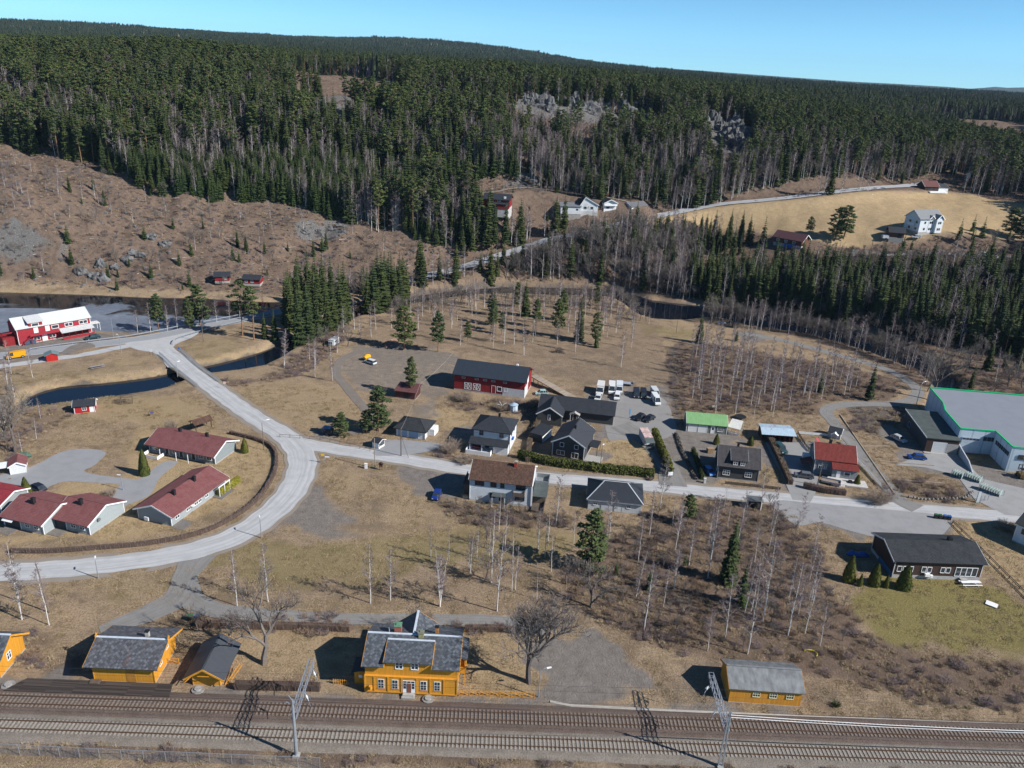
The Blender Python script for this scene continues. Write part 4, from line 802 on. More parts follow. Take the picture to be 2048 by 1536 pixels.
scatter([(1000, 1060), (1150, 1070), (1150, 1180), (1060, 1200), (900, 1180), (880, 1120)], (6, 10), 15, [('young_birch', .7), ('bare_tree', .3)], BL(w_), BG(w_), 14, 4, parts=True)
w_ = 'in the marsh at the left edge'
scatter([(0, 800), (60, 810), (110, 830), (80, 900), (0, 920)], (6, 10), 9, [('bare_tree', .7), ('birch', .3)], BL(w_), BG(w_), 15, 4, parts=True)
w_ = 'between lake and road'
scatter([(230, 655), (330, 665), (470, 640), (540, 628), (520, 620), (400, 640), (240, 645)], (8, 12), 12, [('birch', .8), ('pine', .2)], BL(w_), BG(w_), 16, 4, parts=False)
w_ = 'on the grass bank by the river'
scatter([(20, 740), (120, 745), (130, 800), (60, 800), (10, 790)], (8, 11), 4, [('birch', 1)], BL(w_), BG(w_), 17, 5, parts=True)
w_ = 'on muddy ground behind the warehouse'
scatter([(1860, 700), (1960, 700), (2060, 740), (2060, 800), (1960, 790), (1880, 760)], (8, 13), 20, [('bare_tree', .5), ('birch', .3), ('spruce', .2)], BL(w_), BG(w_), 18, 4, parts=False)
w_ = 'on the cleared slope beyond the lake'
scatter([(0, 330), (240, 370), (500, 420), (700, 460), (860, 510), (700, 570), (400, 580), (0, 570)], (3, 9), 46, [('birch', .4), ('young_spruce', .3), ('bare_tree', .3)], BL(w_), BG(w_), 19, 7, parts=False, stuff=())
w_ = 'around the hillside houses'
scatter([(880, 400), (1060, 380), (1300, 400), (1340, 430), (1240, 455), (1060, 480), (960, 470), (900, 440)], (5, 12), 40, [('birch', .5), ('bare_tree', .25), ('young_spruce', .25)], BL(w_), BG(w_), 20, 5, parts=False, stuff=('birch',))
w_ = 'left of the red hillside house'
scatter([(700, 420), (760, 400), (880, 390), (925, 400), (925, 450), (950, 500), (860, 490), (780, 460), (720, 450)], (9, 15), 170, [('birch', .5), ('spruce', .5)], BL(w_), BG(w_), 21, 2.4, parts=False, stuff=('birch', 'spruce'))
w_ = 'around the big white farmhouse'
scatter([(1900, 440), (2060, 440), (2060, 500), (1960, 490), (1900, 480)], (5, 10), 16, [('bare_tree', .6), ('young_spruce', .4)], BL(w_), BG(w_), 22, 5, parts=False)
w_ = 'in the row below the state road'
scatter([(1240, 460), (1340, 450), (1380, 470), (1360, 500), (1250, 500), (1100, 510), (1000, 530), (1000, 515), (1120, 490)], (7, 13), 200, [('birch', .5), ('bare_tree', .4), ('spruce', .1)], BL(w_), BG(w_), 23, 2.2, parts=False, stuff=('birch', 'bare_tree', 'spruce'))
ALL = ('birch', 'bare_tree', 'spruce', 'pine')
scatter([(1390, 590), (1500, 556), (1700, 560), (1900, 556), (2250, 556), (2250, 735), (2000, 712), (1850, 680), (1700, 640), (1500, 628)], (14, 20), 560, [('spruce', .88), ('birch', .12)], '', '', 24, 2.5, stuff=ALL)
scatter([(1430, 640), (1600, 668), (1800, 730), (1900, 700), (1700, 640), (1500, 620)], (6, 10), 90, [('bare_tree', .6), ('birch', .4)], '', '', 25, 2.0, stuff=ALL)
scatter([(800, 610), (900, 598), (1240, 598), (1300, 650), (1240, 640), (1000, 606), (820, 635)], (5, 10), 120, [('birch', .5), ('bare_tree', .5)], '', '', 26, 2.4, stuff=ALL)
scatter([(620, 590), (720, 575), (820, 570), (830, 590), (740, 600), (640, 612)], (8, 14), 40, [('birch', .4), ('bare_tree', .5), ('spruce', .1)], '', '', 27, 2.4, stuff=ALL)
scatter([(0, 330), (240, 370), (500, 420), (700, 460), (860, 510), (700, 570), (400, 580), (0, 570)], (3, 9), 150, [('birch', .45), ('bare_tree', .47), ('spruce', .08)], '', '', 28, 3, stuff=ALL)
scatter([(1190, 1090), (1290, 1040), (1560, 1020), (1660, 1180), (1760, 1290), (1560, 1300), (1300, 1270), (1150, 1200)], (2.5, 5.5), 90, [('bare_tree', 1)], '', '', 29, 2.5, stuff=ALL)
scatter([(880, 1005), (1150, 1030), (1120, 1060), (980, 1052), (900, 1030)], (2, 3.6), 40, [('bare_tree', 1)], '', '', 30, 1.5, stuff=ALL)
scatter([(1080, 388), (1300, 404), (1500, 385), (1760, 366), (1850, 352), (1900, 330), (1650, 325), (1400, 335), (1100, 345)], (8, 14), 430, [('birch', .55), ('bare_tree', .25), ('spruce', .2)], '', '', 31, 2.6, stuff=ALL)
scatter([(1010, 572), (1100, 566), (1240, 576), (1380, 600), (1390, 590), (1240, 562), (1100, 548), (1010, 556)], (3, 8), 120, [('bare_tree', .8), ('birch', .2)], '', '', 32, 1.8, stuff=ALL)
scatter([(200, 340), (290, 380), (400, 398), (560, 402), (700, 430), (700, 300), (500, 280), (300, 270)], (9, 17), 260, [('spruce', .8), ('birch', .2)], '', '', 33, 2.6, stuff=ALL)
print('scattered', COUNT, 'total')

# --- forest masses: points with geometry-node instances of unlinked prototype trees
def stuff_forest(name, pts, protos, label=None):
    """pts rows: x, y, z, scale, wide, rot, idx"""
    me = bpy.data.meshes.new(name); me.vertices.add(len(pts)); P = np.array(pts, float); me.vertices.foreach_set('co', P[:, :3].ravel())
    for nm, col_ in (('sc', 3), ('wd', 4), ('rz', 5)):
        a = me.attributes.new(nm, 'FLOAT', 'POINT'); a.data.foreach_set('value', P[:, col_])
    a = me.attributes.new('ix', 'INT', 'POINT'); a.data.foreach_set('value', P[:, 6].astype(int))
    o = bpy.data.objects.new(name, me); COL.objects.link(o); o['kind'] = 'stuff'; c = bpy.data.collections.new(name + '_kinds')
    for i, p in enumerate(protos):
        q = p.copy(); q.name = f'{chr(97 + i)}_' + name; c.objects.link(q)
    ng = bpy.data.node_groups.new(name, 'GeometryNodeTree'); ng.interface.new_socket('Geometry', in_out='INPUT', socket_type='NodeSocketGeometry'); ng.interface.new_socket('Geometry', in_out='OUTPUT', socket_type='NodeSocketGeometry')
    nd = ng.nodes.new; L = ng.links.new; gi = nd('NodeGroupInput'); go = nd('NodeGroupOutput'); ip = nd('GeometryNodeInstanceOnPoints'); ci = nd('GeometryNodeCollectionInfo'); ci.inputs['Collection'].default_value = c
    ci.inputs['Separate Children'].default_value = True; ci.inputs['Reset Children'].default_value = True
    def at(n_, t='FLOAT'): x = nd('GeometryNodeInputNamedAttribute'); x.data_type = t; x.inputs['Name'].default_value = n_; return x.outputs['Attribute']
    m2p = nd('GeometryNodeMeshToPoints'); L(gi.outputs[0], m2p.inputs['Mesh']); L(m2p.outputs[0], ip.inputs['Points']); L(ci.outputs[0], ip.inputs['Instance']); ip.inputs['Pick Instance'].default_value = True; L(at('ix', 'INT'), ip.inputs['Instance Index'])
    cx = nd('ShaderNodeCombineXYZ'); L(at('wd'), cx.inputs[0]); L(at('wd'), cx.inputs[1]); L(at('sc'), cx.inputs[2]); L(cx.outputs[0], ip.inputs['Scale'])
    cr_ = nd('ShaderNodeCombineXYZ'); L(at('rz'), cr_.inputs[2]); e2 = nd('FunctionNodeEulerToRotation'); L(cr_.outputs[0], e2.inputs[0]); L(e2.outputs[0], ip.inputs['Rotation']); L(ip.outputs[0], go.inputs[0])
    md = o.modifiers.new('scatter', 'NODES'); md.node_group = ng; return o
rs = np.random.RandomState(5)
def forest_points(n, y0, y1_, pow_=1.0):
    """uniform in area inside a wide frustum"""
    u = rs.uniform(0, 1, n); Y = np.sqrt(y0 ** 2 + u * (y1_ ** 2 - y0 ** 2)); X = rs.uniform(-.92, .92, n) * (Y + 30); return X, Y
def in_any(X, Y, polys, m=0):
    r = np.zeros(len(X), bool)
    for p in polys: r |= sdpoly(X, Y, p) < m
    return r
OPEN = [wp(p) for p in (FIELD, CLEAR1, MEADOW, CLEAR2, CLEAR3, [(1040, 212), (1300, 236), (1320, 286), (1180, 278), (1040, 262)], [(1415, 255), (1495, 260), (1495, 335), (1425, 325)], [(560, 212), (700, 232), (700, 268), (560, 248)], [(600, 200), (700, 196), (780, 205), (770, 226), (620, 222)])]
EXTRA_OPEN = [wp(p) for p in ([(900, 535), (1040, 494), (1220, 450), (1300, 428), (1500, 394), (1800, 362), (1800, 385), (1500, 422), (1300, 462), (1100, 512), (900, 560)], [(1600, 470), (2060, 440), (2060, 530), (1700, 520)], [(1230, 400), (1320, 405), (1310, 440), (1230, 440)], [(1780, 365), (1900, 352), (1930, 380), (1840, 392)])]
MIDW = [wp([(1000, 515), (1300, 440), (1600, 400), (1640, 470), (1700, 520), (2060, 540), (2200, 600), (2200, 780), (1600, 650), (1240, 590), (900, 580)])]
PLANT = wp([(240, 340), (560, 335), (760, 345), (1020, 345), (1030, 365), (940, 388), (860, 378), (720, 425), (640, 440), (560, 408), (400, 402), (290, 395)]); _pa = np.array(PLANT)
X, Y = forest_points(40000, 330, 1000); X3, Y3 = forest_points(18000, 330, 600); X4, Y4 = rs.uniform(_pa[:, 0].min(), _pa[:, 0].max(), 4200), rs.uniform(_pa[:, 1].min(), _pa[:, 1].max(), 4200); q_ = sdpoly(X4, Y4, PLANT) < 0; X = np.r_[X, X3, X4[q_]]; Y = np.r_[Y, Y3, Y4[q_]]; bey = Y - np.interp(X, BANK[:, 0], BANK[:, 1])
ok = (bey > 16) & ~in_any(X, Y, OPEN, 1.5) & ~in_any(X, Y, EXTRA_OPEN, 2) & ~in_any(X, Y, MIDW, 0) & ((X > -400) | (Y > 400)) & ((vnoise(X, Y, 9, 66) > .25) | (Y > 620))
X, Y = X[ok], Y[ok]; Z = height(X, Y)

PXY = [project(a, b, c) for a, b, c in zip(X, Y, Z)]
pin = sdpoly(X, Y, PLANT) < 0
for i, (x, y, z) in enumerate(zip(X, Y, Z)):
    px, py = PXY[i]
    if px < -350 or px > 2400: 
        if rs.rand() < .5: continue
    r = rs.rand(); noise_ = float(vnoise([x], [y], 45, 77)[0])
    if pin[i]:
        h = rs.uniform(8, 13); 
        if r < .93: SP.append((x, y, z - .2, h / 9, h / 9 * rs.uniform(.8, 1.1), rs.uniform(0, 6.3), rs.randint(4, 7)))
        else: h *= 1.3; BI.append((x, y, z - .2, h / 13, h / 13, rs.uniform(0, 6.3), rs.randint(0, 5)))
        continue
    birchy = .24 + .1 * (y < 450) + .3 * (px > 1020) * (y < 500) + .22 * (noise_ > .6) + .12 * (px > 1400) * (y < 640)
    piney = .2 + .35 * (y > 450) + .2 * (py < 170)
    h = rs.uniform(14, 22) * (1.14 if y < 480 and px < 1000 else (1.0 if y < 600 else .95))
    if r < birchy: h *= .82; BI.append((x, y, z - .2, h / 13, h / 13, rs.uniform(0, 6.3), rs.randint(0, 5)))
    elif r < birchy + (1 - birchy) * piney: PI_.append((x, y, z - .2, h / 19, h / 19 * rs.uniform(.9, 1.3), rs.uniform(0, 6.3), rs.randint(0, 2)))
    else: SP.append((x, y, z - .2, h / 15, h / 15 * rs.uniform(.8, 1.15), rs.uniform(0, 6.3), rs.randint(0, 4)))
print('forest', len(SP), len(PI_), len(BI))
stuff_forest('spruce_forest', SP, [p[2] for p in PROTO['spruce'] + PROTO['young_spruce']])
stuff_forest('pine_forest', PI_, [p[2] for p in PROTO['tall_pine']])
stuff_forest('birch_forest', BI, [p[2] for p in PROTO['birch']]); stuff_forest('bare_woodland', BA, [p[2] for p in PROTO['bare_tree']])
# far forest: low-detail conifers grouped in patches of real trees
def lo_tree(mb, x, y, z, h, r):
    n_ = 6; prev = None
    for k, (a, b) in enumerate(((.0, 1.0), (.3, .82), (.55, .55), (.8, .28))):
        zz = z + h * (.12 + .88 * a); R_ = r * b; ring = [(x + math.cos(6.283 * (i + .5 * k) / n_ + x) * R_ * U(.75, 1.2), y + math.sin(6.283 * (i + .5 * k) / n_ + x) * R_ * U(.75, 1.2), zz - (h * .05 if i % 2 else 0)) for i in range(n_)]
        top = (x, y, z + h * min(1.0, .12 + .88 * a + .45))
        mb.poly(ring + [top], [(i, (i + 1) % n_, n_) for i in range(n_)])
FAR = []; FLEAF = M_leaf((.01, .019, .012), (.02, .032, .017), .5); FLEAF2 = M_leaf((.016, .027, .016), (.03, .043, .022), .5)
for k in range(4):
    rnd.seed(200 + k); mb = MB()
    for i in range(52):
        mb.cur = rnd.choice((0, 0, 0, 1, 1, 2)) ; h = U(12, 21); lo_tree(mb, U(-17, 17), U(-17, 17), -1, h * (.75 if mb.cur == 2 else 1), h * U(.13, .19))
    o = mb.build('far_patch', [FLEAF, FLEAF2, TWIG]); COL.objects.unlink(o); FAR.append(o)
X, Y = forest_points(17000, 880, 4600); X2, Y2 = forest_points(5200, 640, 1500); X = np.r_[X, X2]; Y = np.r_[Y, Y2]
ok = ~in_any(X, Y, OPEN, 14) & (np.abs(X) < .8 * Y + 60) & ((Y > 960) | (rs.rand(len(X)) < .12))
X, Y = X[ok], Y[ok]; Z = height(X, Y)
stuff_forest('distant_forest', [(x, y, z, s, 1.0 + .25 * (y > 2500), r, i) for x, y, z, s, r, i in zip(X, Y, Z, rs.uniform(.8, 1.15, len(X)), rs.uniform(0, 6.3, len(X)), rs.randint(0, 4, len(X)))], FAR)
print('far', len(X))
# undergrowth in the brown thickets
BUSH = []
for k in range(4):
    mb = bush_proto((1.3, 1.0, 1.6, .8)[k], (1.5, 1.1, 1.8, .9)[k], (46, 40, 54, 34)[k], 300 + k, .035); o = mb.build('bush', (BUSHM, BUSHT, TWIG, BUSHT)[k]); COL.objects.unlink(o); BUSH.append(o)
pts = []
def sample_zone(n, y0, y1_, thr, ks, hillonly=False):
    X, Y = forest_points(n, y0, y1_); ui = np.clip(np.searchsorted(rr, Y), 0, NR - 1); vi = np.clip(((X / (Y + 35)) + 1.12) / 2.24 * (NC - 1), 0, NC - 1).astype(int); idx = ui * NC + vi
    ok = (ZN['brush'][idx] > thr) & (ZN['forest'][idx] < .5) & (ZN['gravel'][idx] < .3) & _road_clear(X, Y) & (sdpoly(X, Y, RIVER) > .3) & (sdpoly(X, Y, LAKE) > .3)
    X, Y = X[ok], Y[ok]; return X, Y, height(X, Y)
for (n_, a_, b_, t_, s0_, s1_) in ((26000, 76, 260, .4, .28, .85), (34000, 250, 520, .5, .3, .85)):
    X, Y, Z = sample_zone(n_, a_, b_, t_, None)
    for x, y, z in zip(X, Y, Z): s = rs.uniform(s0_, s1_); pts.append((x, y, z - .05, s, s * rs.uniform(.8, 1.3), rs.uniform(0, 6.3), rs.randint(0, 4)))
# keep shrubs off buildings and roads near the street
print('bushes', len(pts))
BUSH_PTS = pts
# ------------------------------------------------------------------ buildings
FOOT = []
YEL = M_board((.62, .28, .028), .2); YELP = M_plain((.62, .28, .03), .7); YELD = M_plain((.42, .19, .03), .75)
WHITEB = M_board((.7, .73, .76), .16, False, .04); WHITEH = M_board((.68, .72, .76), .16, True, .04); WHT = M_plain(WHITE, .6, 0.0, .05)
GREYB = M_board((.3, .33, .34), .14, True, .05); DARKB = M_board((.055, .06, .065), .17, False, .12); DARKH = M_board((.05, .055, .06), .16, True, .12); REDB = M_board((.24, .018, .022), .18, False, .12); REDH = M_board((.33, .028, .04), .18, True, .1)
LOG = M_board((.13, .055, .035), .22, True, .2); BRN = M_board((.06, .035, .028), .18, False, .2); OLDW = M_board((.13, .1, .08), .16, False, .25); GLASS = M_glass(); CONC = M_plain((.36, .35, .33), .9); DCONC = M_plain((.17, .16, .155), .9)
TRED = M_tile((.19, .068, .068), (.25, .125, .12), .3, .33, .15); TRED2 = M_tile((.17, .026, .02), (.1, .018, .015)); TBRN = M_tile((.1, .055, .038), (.06, .038, .032), .28, .34, .35); TBLK = M_tile((.028, .031, .036), (.06, .066, .07), .3, .36, .25); TGRY = M_tile((.05, .045, .05), (.085, .08, .08), .3, .36, .2)
SHEETD = M_ribs((.035, .04, .05), .45); ROOFD = M_plain((.03, .034, .042), .6, 0.0, .2); SLATE = M_slate(); SLATER = M_slate((.085, .088, .1), .7); SHEETW = M_ribs((.58, .6, .6), .6, False, .4, .05); SHEETG = M_ribs((.2, .38, .17), .5, False, .45, .1); CORR = M_ribs((.2, .21, .22), .09, False, .6, .35); SHEETB = M_ribs((.4, .52, .62), .5, False, .4, .1, (.3, .1, .06))
BRICK = M_plain((.3, .1, .07), .9, 0.0, .3, 6.0); STEEL = M_plain((.42, .45, .5), .45, .3); GRAVELR = M_plain((.21, .23, .27), .95, 0.0, .05, .3); BLACK = M_plain((.02, .02, .022), .5); BLUE = M_plain((.02, .1, .4), .5); FELT = M_plain((.07, .085, .085), .9, 0.0, .2, .7)
def win(parent, face, u, z, w, h, L, D, frame=WHT, bars=1, cross=False, name='window', pane=GLASS, big=.09):
    """window with its own frame, sill and pane on one face of a house; u measured along x (front/back) or y (sides)"""
    fr = MB(); t = big
    def bx(mb, u0, u1, z0, z1, d0, d1):
        if face == 'F': mb.box(u0, -d1, z0, u1, -d0, z1)
        elif face == 'B': mb.box(u0, D + d0, z0, u1, D + d1, z1)
        elif face == 'R': mb.box(L + d0, u0, z0, L + d1, u1, z1)
        else: mb.box(-d1, u0, z0, -d0, u1, z1)
    bx(fr, u - t, u, z - t, z + h + t, .004, .09); bx(fr, u + w, u + w + t, z - t, z + h + t, .004, .09); bx(fr, u, u + w, z + h, z + h + t, .004, .09); bx(fr, u - .02, u + w + .02, z - t, z, .004, .12)
    for i in range(bars): c = u + w * (i + 1) / (bars + 1); bx(fr, c - t * .45, c + t * .45, z, z + h, .03, .08)
    if cross: bx(fr, u, u + w, z + h * .62 - t * .4, z + h * .62 + t * .4, .03, .078)
    o = fr.build(name, frame, parent); p = MB(); bx(p, u, u + w, z, z + h, .003, .035); p.build('pane', pane, o); return o
def door(parent, face, u, z, w, h, L, D, mat=WHT, frame=None, name='door', glass=False):
    mb = MB()
    def bx(mb, u0, u1, z0, z1, d0, d1):
        if face == 'F': mb.box(u0, -d1, z0, u1, -d0, z1)
        elif face == 'B': mb.box(u0, D + d0, z0, u1, D + d1, z1)
        elif face == 'R': mb.box(L + d0, u0, z0, L + d1, u1, z1)
        else: mb.box(-d1, u0, z0, -d0, u1, z1)
    bx(mb, u, u + w, z, z + h, .003, .05); o = mb.build(name, mat, parent)
    f = MB(); 
    for a in ((u - .1, u, z, z + h + .1), (u + w, u + w + .1, z, z + h + .1), (u, u + w, z + h, z + h + .1)): bx(f, *a, .003, .08)
    f.build('frame', frame or WHT, o)
    if glass: g_ = MB(); bx(g_, u + w * .2, u + w * .8, z + h * .5, z + h * .88, .052, .06); g_.build('pane', GLASS, o)
    return o
def roof_slab(mb, pts, th=.16):
    a, b, c = (Vector(p) for p in pts[:3]); n = (b - a).cross(c - a).normalized(); n = n if n.z > 0 else -n
    lo = [Vector(p) for p in pts]; hi = [p + n * th for p in lo]; k = len(lo)
    if (hi[1] - hi[0]).cross(hi[2] - hi[0]).z < 0: lo.reverse(); hi.reverse()
    mb.poly([tuple(p) for p in hi + lo], [tuple(range(k)), tuple(reversed(range(k, 2 * k)))] + [(i, k + i, k + (i + 1) % k, (i + 1) % k) for i in range(k)])
def shell(root, L, D, wh, kind, rise, wall, roof, ov=.45, og=.35, trim=WHT, plinth=.35, pm=CONC, x0=0, y0=0, zb=0.0, roofname='roof', corner=True, th=.16, ridge_at=.5, cap=None, inset=None, wallname='wall', depth_below=.3):
    """walls + roof with its own ridge cap, bargeboards and corner boards. kind: gx (ridge along x), gy (ridge along y), hip, shed"""
    w = MB(); x1, y1_ = x0 + L, y0 + D; zt = zb + wh
    R = ridge_at
    def v(x, y, z): return (x, y, z)
    bz = zb
    if kind == 'gx': yr = y0 + D * R; w.poly([v(x0, y0, bz), v(x1, y0, bz), v(x1, y1_, bz), v(x0, y1_, bz), v(x0, y0, zt), v(x1, y0, zt), v(x1, y1_, zt), v(x0, y1_, zt), v(x0, yr, zt + rise), v(x1, yr, zt + rise)], [(0, 1, 5, 4), (1, 2, 6, 9, 5), (2, 3, 7, 6), (3, 0, 4, 8, 7)])
    elif kind == 'gy': xr = x0 + L * R; w.poly([v(x0, y0, bz), v(x1, y0, bz), v(x1, y1_, bz), v(x0, y1_, bz), v(x0, y0, zt), v(x1, y0, zt), v(x1, y1_, zt), v(x0, y1_, zt), v(xr, y0, zt + rise), v(xr, y1_, zt + rise)], [(0, 1, 5, 8, 4), (1, 2, 6, 5), (2, 3, 7, 9, 6), (3, 0, 4, 7)])
    elif kind == 'shed': w.poly([v(x0, y0, bz), v(x1, y0, bz), v(x1, y1_, bz), v(x0, y1_, bz), v(x0, y0, zt), v(x1, y0, zt), v(x1, y1_, zt + rise), v(x0, y1_, zt + rise)], [(0, 1, 5, 4), (1, 2, 6, 5), (2, 3, 7, 6), (3, 0, 4, 7)])
    else: w.box(x0, y0, bz, x1, y1_, zt)
    W_ = w.build(wallname, wall, root)
    if plinth: p = MB(); p.box(x0 - .04, y0 - .04, zb - depth_below - .4, x1 + .04, y1_ + .04, zb + plinth); p.build('foundation', pm, root)
    r = MB(); tr = MB(); off = .02
    if kind == 'gx':
        sl1 = rise / (D * R); sl2 = rise / (D * (1 - R)); zr = zt + rise + off
        roof_slab(r, [v(x0 - og, y0 - ov, zt - sl1 * ov + off), v(x1 + og, y0 - ov, zt - sl1 * ov + off), v(x1 + og, yr, zr), v(x0 - og, yr, zr)], th)
        roof_slab(r, [v(x0 - og, yr, zr), v(x1 + og, yr, zr), v(x1 + og, y1_ + ov, zt - sl2 * ov + off), v(x0 - og, y1_ + ov, zt - sl2 * ov + off)], th)
        for xx in (x0 - og - .03, x1 + og + .03): tr.bar((xx, y0 - ov, zt - sl1 * ov + off), (xx, yr, zr), .06, .3); tr.bar((xx, yr, zr), (xx, y1_ + ov, zt - sl2 * ov + off), .06, .3)
        capl = ((x0 - og, yr, zr + th + .03), (x1 + og, yr, zr + th + .03))
    elif kind == 'gy':
        sl1 = rise / (L * R); sl2 = rise / (L * (1 - R)); zr = zt + rise + off
        roof_slab(r, [v(x0 - ov, y0 - og, zt - sl1 * ov + off), v(xr, y0 - og, zr), v(xr, y1_ + og, zr), v(x0 - ov, y1_ + og, zt - sl1 * ov + off)], th)
        roof_slab(r, [v(xr, y0 - og, zr), v(x1 + ov, y0 - og, zt - sl2 * ov + off), v(x1 + ov, y1_ + og, zt - sl2 * ov + off), v(xr, y1_ + og, zr)], th)
        for yy in (y0 - og - .03, y1_ + og + .03): tr.bar((x0 - ov, yy, zt - sl1 * ov + off), (xr, yy, zr), .06, .3); tr.bar((xr, yy, zr), (x1 + ov, yy, zt - sl2 * ov + off), .06, .3)
        capl = ((xr, y0 - og, zr + th + .03), (xr, y1_ + og, zr + th + .03))
    elif kind == 'shed':
        sl = rise / D; roof_slab(r, [v(x0 - og, y0 - ov, zt - sl * ov + off), v(x1 + og, y0 - ov, zt - sl * ov + off), v(x1 + og, y1_ + ov, zt + rise + sl * ov + off), v(x0 - og, y1_ + ov, zt + rise + sl * ov + off)], th); capl = None
        for xx in (x0 - og - .03, x1 + og + .03): tr.bar((xx, y0 - ov, zt - sl * ov + off + .05), (xx, y1_ + ov, zt + rise + sl * ov + off + .05), .06, .26)
    else:
        i_ = inset if inset is not None else D / 2; sl = rise / (D / 2); zo = zt - sl * ov + off; zr = zt + rise + off; ym = y0 + D / 2; a, b = x0 + i_, x1 - i_
        c = [v(x0 - ov, y0 - ov, zo), v(x1 + ov, y0 - ov, zo), v(x1 + ov, y1_ + ov, zo), v(x0 - ov, y1_ + ov, zo)]; ra, rb_ = v(a, ym, zr), v(b, ym, zr)
        roof_slab(r, [c[0], c[1], rb_, ra], th); roof_slab(r, [c[1], c[2], rb_], th); roof_slab(r, [c[2], c[3], ra, rb_], th); roof_slab(r, [c[3], c[0], ra], th)
        for a_, b_ in ((c[0], c[1]), (c[1], c[2]), (c[2], c[3]), (c[3], c[0])): tr.bar((a_[0], a_[1], a_[2] + .06), (b_[0], b_[1], b_[2] + .06), .08, .22)
        capl = (ra, rb_)
        if cap:
            k_ = MB(); up = Vector((0, 0, th + .03))
            for q, e in ((c[0], ra), (c[3], ra), (c[1], rb_), (c[2], rb_), (ra, rb_)): k_.bar(Vector(q) + up, Vector(e) + up, .22, .06)
    R_ = r.build(roofname, roof, root)
    if trim and tr.v: tr.build('bargeboard', trim, R_)
    if cap:
        if kind != 'hip': k_ = MB(); k_.bar(capl[0], capl[1], .36, .08)
        k_.build('ridge_cap', cap, R_)
    if corner and trim:
        cb = MB()
        for xx, yy in ((x0, y0), (x1, y0), (x1, y1_), (x0, y1_)): cb.box(xx - .07, yy - .07, zb + plinth, xx + .07, yy + .07, zt - .03)
        cb.build('corner_board', trim, root)
    return R_
def chimney(roof, x, y, z0, z1, w=.6, mat=BRICK, capm=BLACK):
    m = MB(); m.box(x - w / 2, y - w / 2, z0, x + w / 2, y + w / 2, z1); o = m.build('chimney', mat, roof)
    # collar and cap are part of the chimney mesh itself
    c = MB(); c.box(x - w / 2 - .07, y - w / 2 - .07, z1, x + w / 2 + .07, y + w / 2 + .07, z1 + .1); c.box(x - w * .3, y - w * .3, z1 + .1, x + w * .3, y + w * .3, z1 + .22); q = c.build('chimney_cap', capm, roof); return o
def part_box(root, name, mat, *b):
    m = MB()
    for q in b: m.box(*q)
    return m.build(name, mat, root)
def site(name, A, B, label, cat='house', zoff=0.0, L=None, D=8, group=None, zmax=False):
    """an Empty at the front-left corner of a building whose front base runs from photo pixel A to B"""
    a = gp(*A); b = gp(*B); ang = math.atan2(b[1] - a[1], b[0] - a[0]); L_ = L or math.hypot(b[0] - a[0], b[1] - a[1])
    c, s = math.cos(ang), math.sin(ang); cor = [(a[0] + c * u - s * v, a[1] + s * u + c * v) for u, v in ((0, 0), (L_, 0), (L_, D), (0, D))]
    FOOT.append(cor); z = a[2] + zoff
    if a[2] > 1 or zmax: z = float(height([q[0] for q in cor], [q[1] for q in cor]).mean()) + zoff
    e = empty(name, (a[0], a[1], z), ang, label, cat, group); return e, L_
def dormer(root, x0, x1, yf, z0, wh, rise_to_y, zr, roof, wall, ov=.3, trim=WHT, wins=2, cap=None):
    """shed dormer: front wall at y=yf between x0 and x1, roof from the front eave up to (rise_to_y, zr)"""
    m = MB(); zt = z0 + wh; m.poly([(x0, yf, z0 - .5), (x1, yf, z0 - .5), (x1, yf, zt), (x0, yf, zt), (x0, rise_to_y, zr - .1), (x1, rise_to_y, zr - .1)], [(0, 1, 2, 3), (0, 3, 4), (1, 5, 2)]); m.build('dormer_wall', wall, root)
    sl = (zr - zt) / (rise_to_y - yf); r = MB(); roof_slab(r, [(x0 - ov, yf - ov - .2, zt - sl * (ov + .2) + .02), (x1 + ov, yf - ov - .2, zt - sl * (ov + .2) + .02), (x1 + ov, rise_to_y, zr + .02), (x0 - ov, rise_to_y, zr + .02)], .14); R_ = r.build('dormer_roof', roof, root)
    t = MB()
    for xx in (x0 - ov - .03, x1 + ov + .03): t.bar((xx, yf - ov - .2, zt - sl * (ov + .2) + .02), (xx, rise_to_y, zr + .02), .06, .28)
    t.build('bargeboard', trim, R_)
    if cap: k = MB(); k.bar((x0 - ov, rise_to_y, zr + .19), (x1 + ov, rise_to_y, zr + .19), .34, .07); k.build('ridge_cap', cap, R_)

# 1 --- station building ------------------------------------------------------
GAL = M_plain((.52, .58, .66), .5, 0.0)
e, L = site('station_building', (731, 1382), (914, 1391), 'ochre yellow timber railway station with slate roof and long front dormer', 'station building', D=8.6)
D = 8.6
rf = shell(e, L, D, 5.6, 'gx', 1.6, YEL, SLATE, .0, .35, YELP, .3, CONC, corner=False, cap=GAL, ridge_at=.55)
m = MB(); s1_ = 1.6 / (D * .55); s2_ = 1.6 / (D * .45); ext = MB()
for xa, xb in ((-.35, 3.0), (10.3, L + .35)): roof_slab(m, [(xa, -.75, 5.62 - .75 * s1_), (xb, -.75, 5.62 - .75 * s1_), (xb, -.002, 5.62), (xa, -.002, 5.62)], .16); [ext.bar((q, -.75, 5.62 - .75 * s1_), (q, 0, 5.62), .06, .3) for q in (xa - .03, xb + .03)]
roof_slab(m, [(-.35, D + .002, 5.62), (L + .35, D + .002, 5.62), (L + .35, D + .6, 5.62 - .6 * s2_), (-.35, D + .6, 5.62 - .6 * s2_)], .16); m.build('eaves', SLATE, rf); ext.build('bargeboard', YELP, rf)
lw = MB(); lw.box(-.02, -.3, .3, L + .02, 0, 3.25); lw.build('bay_wall', YEL, e)
tm = MB(); tm.box(-.06, -.36, 3.25, L + .06, .0, 3.37); tm.box(-.05, -.36, .22, L + .05, -.3, .45)
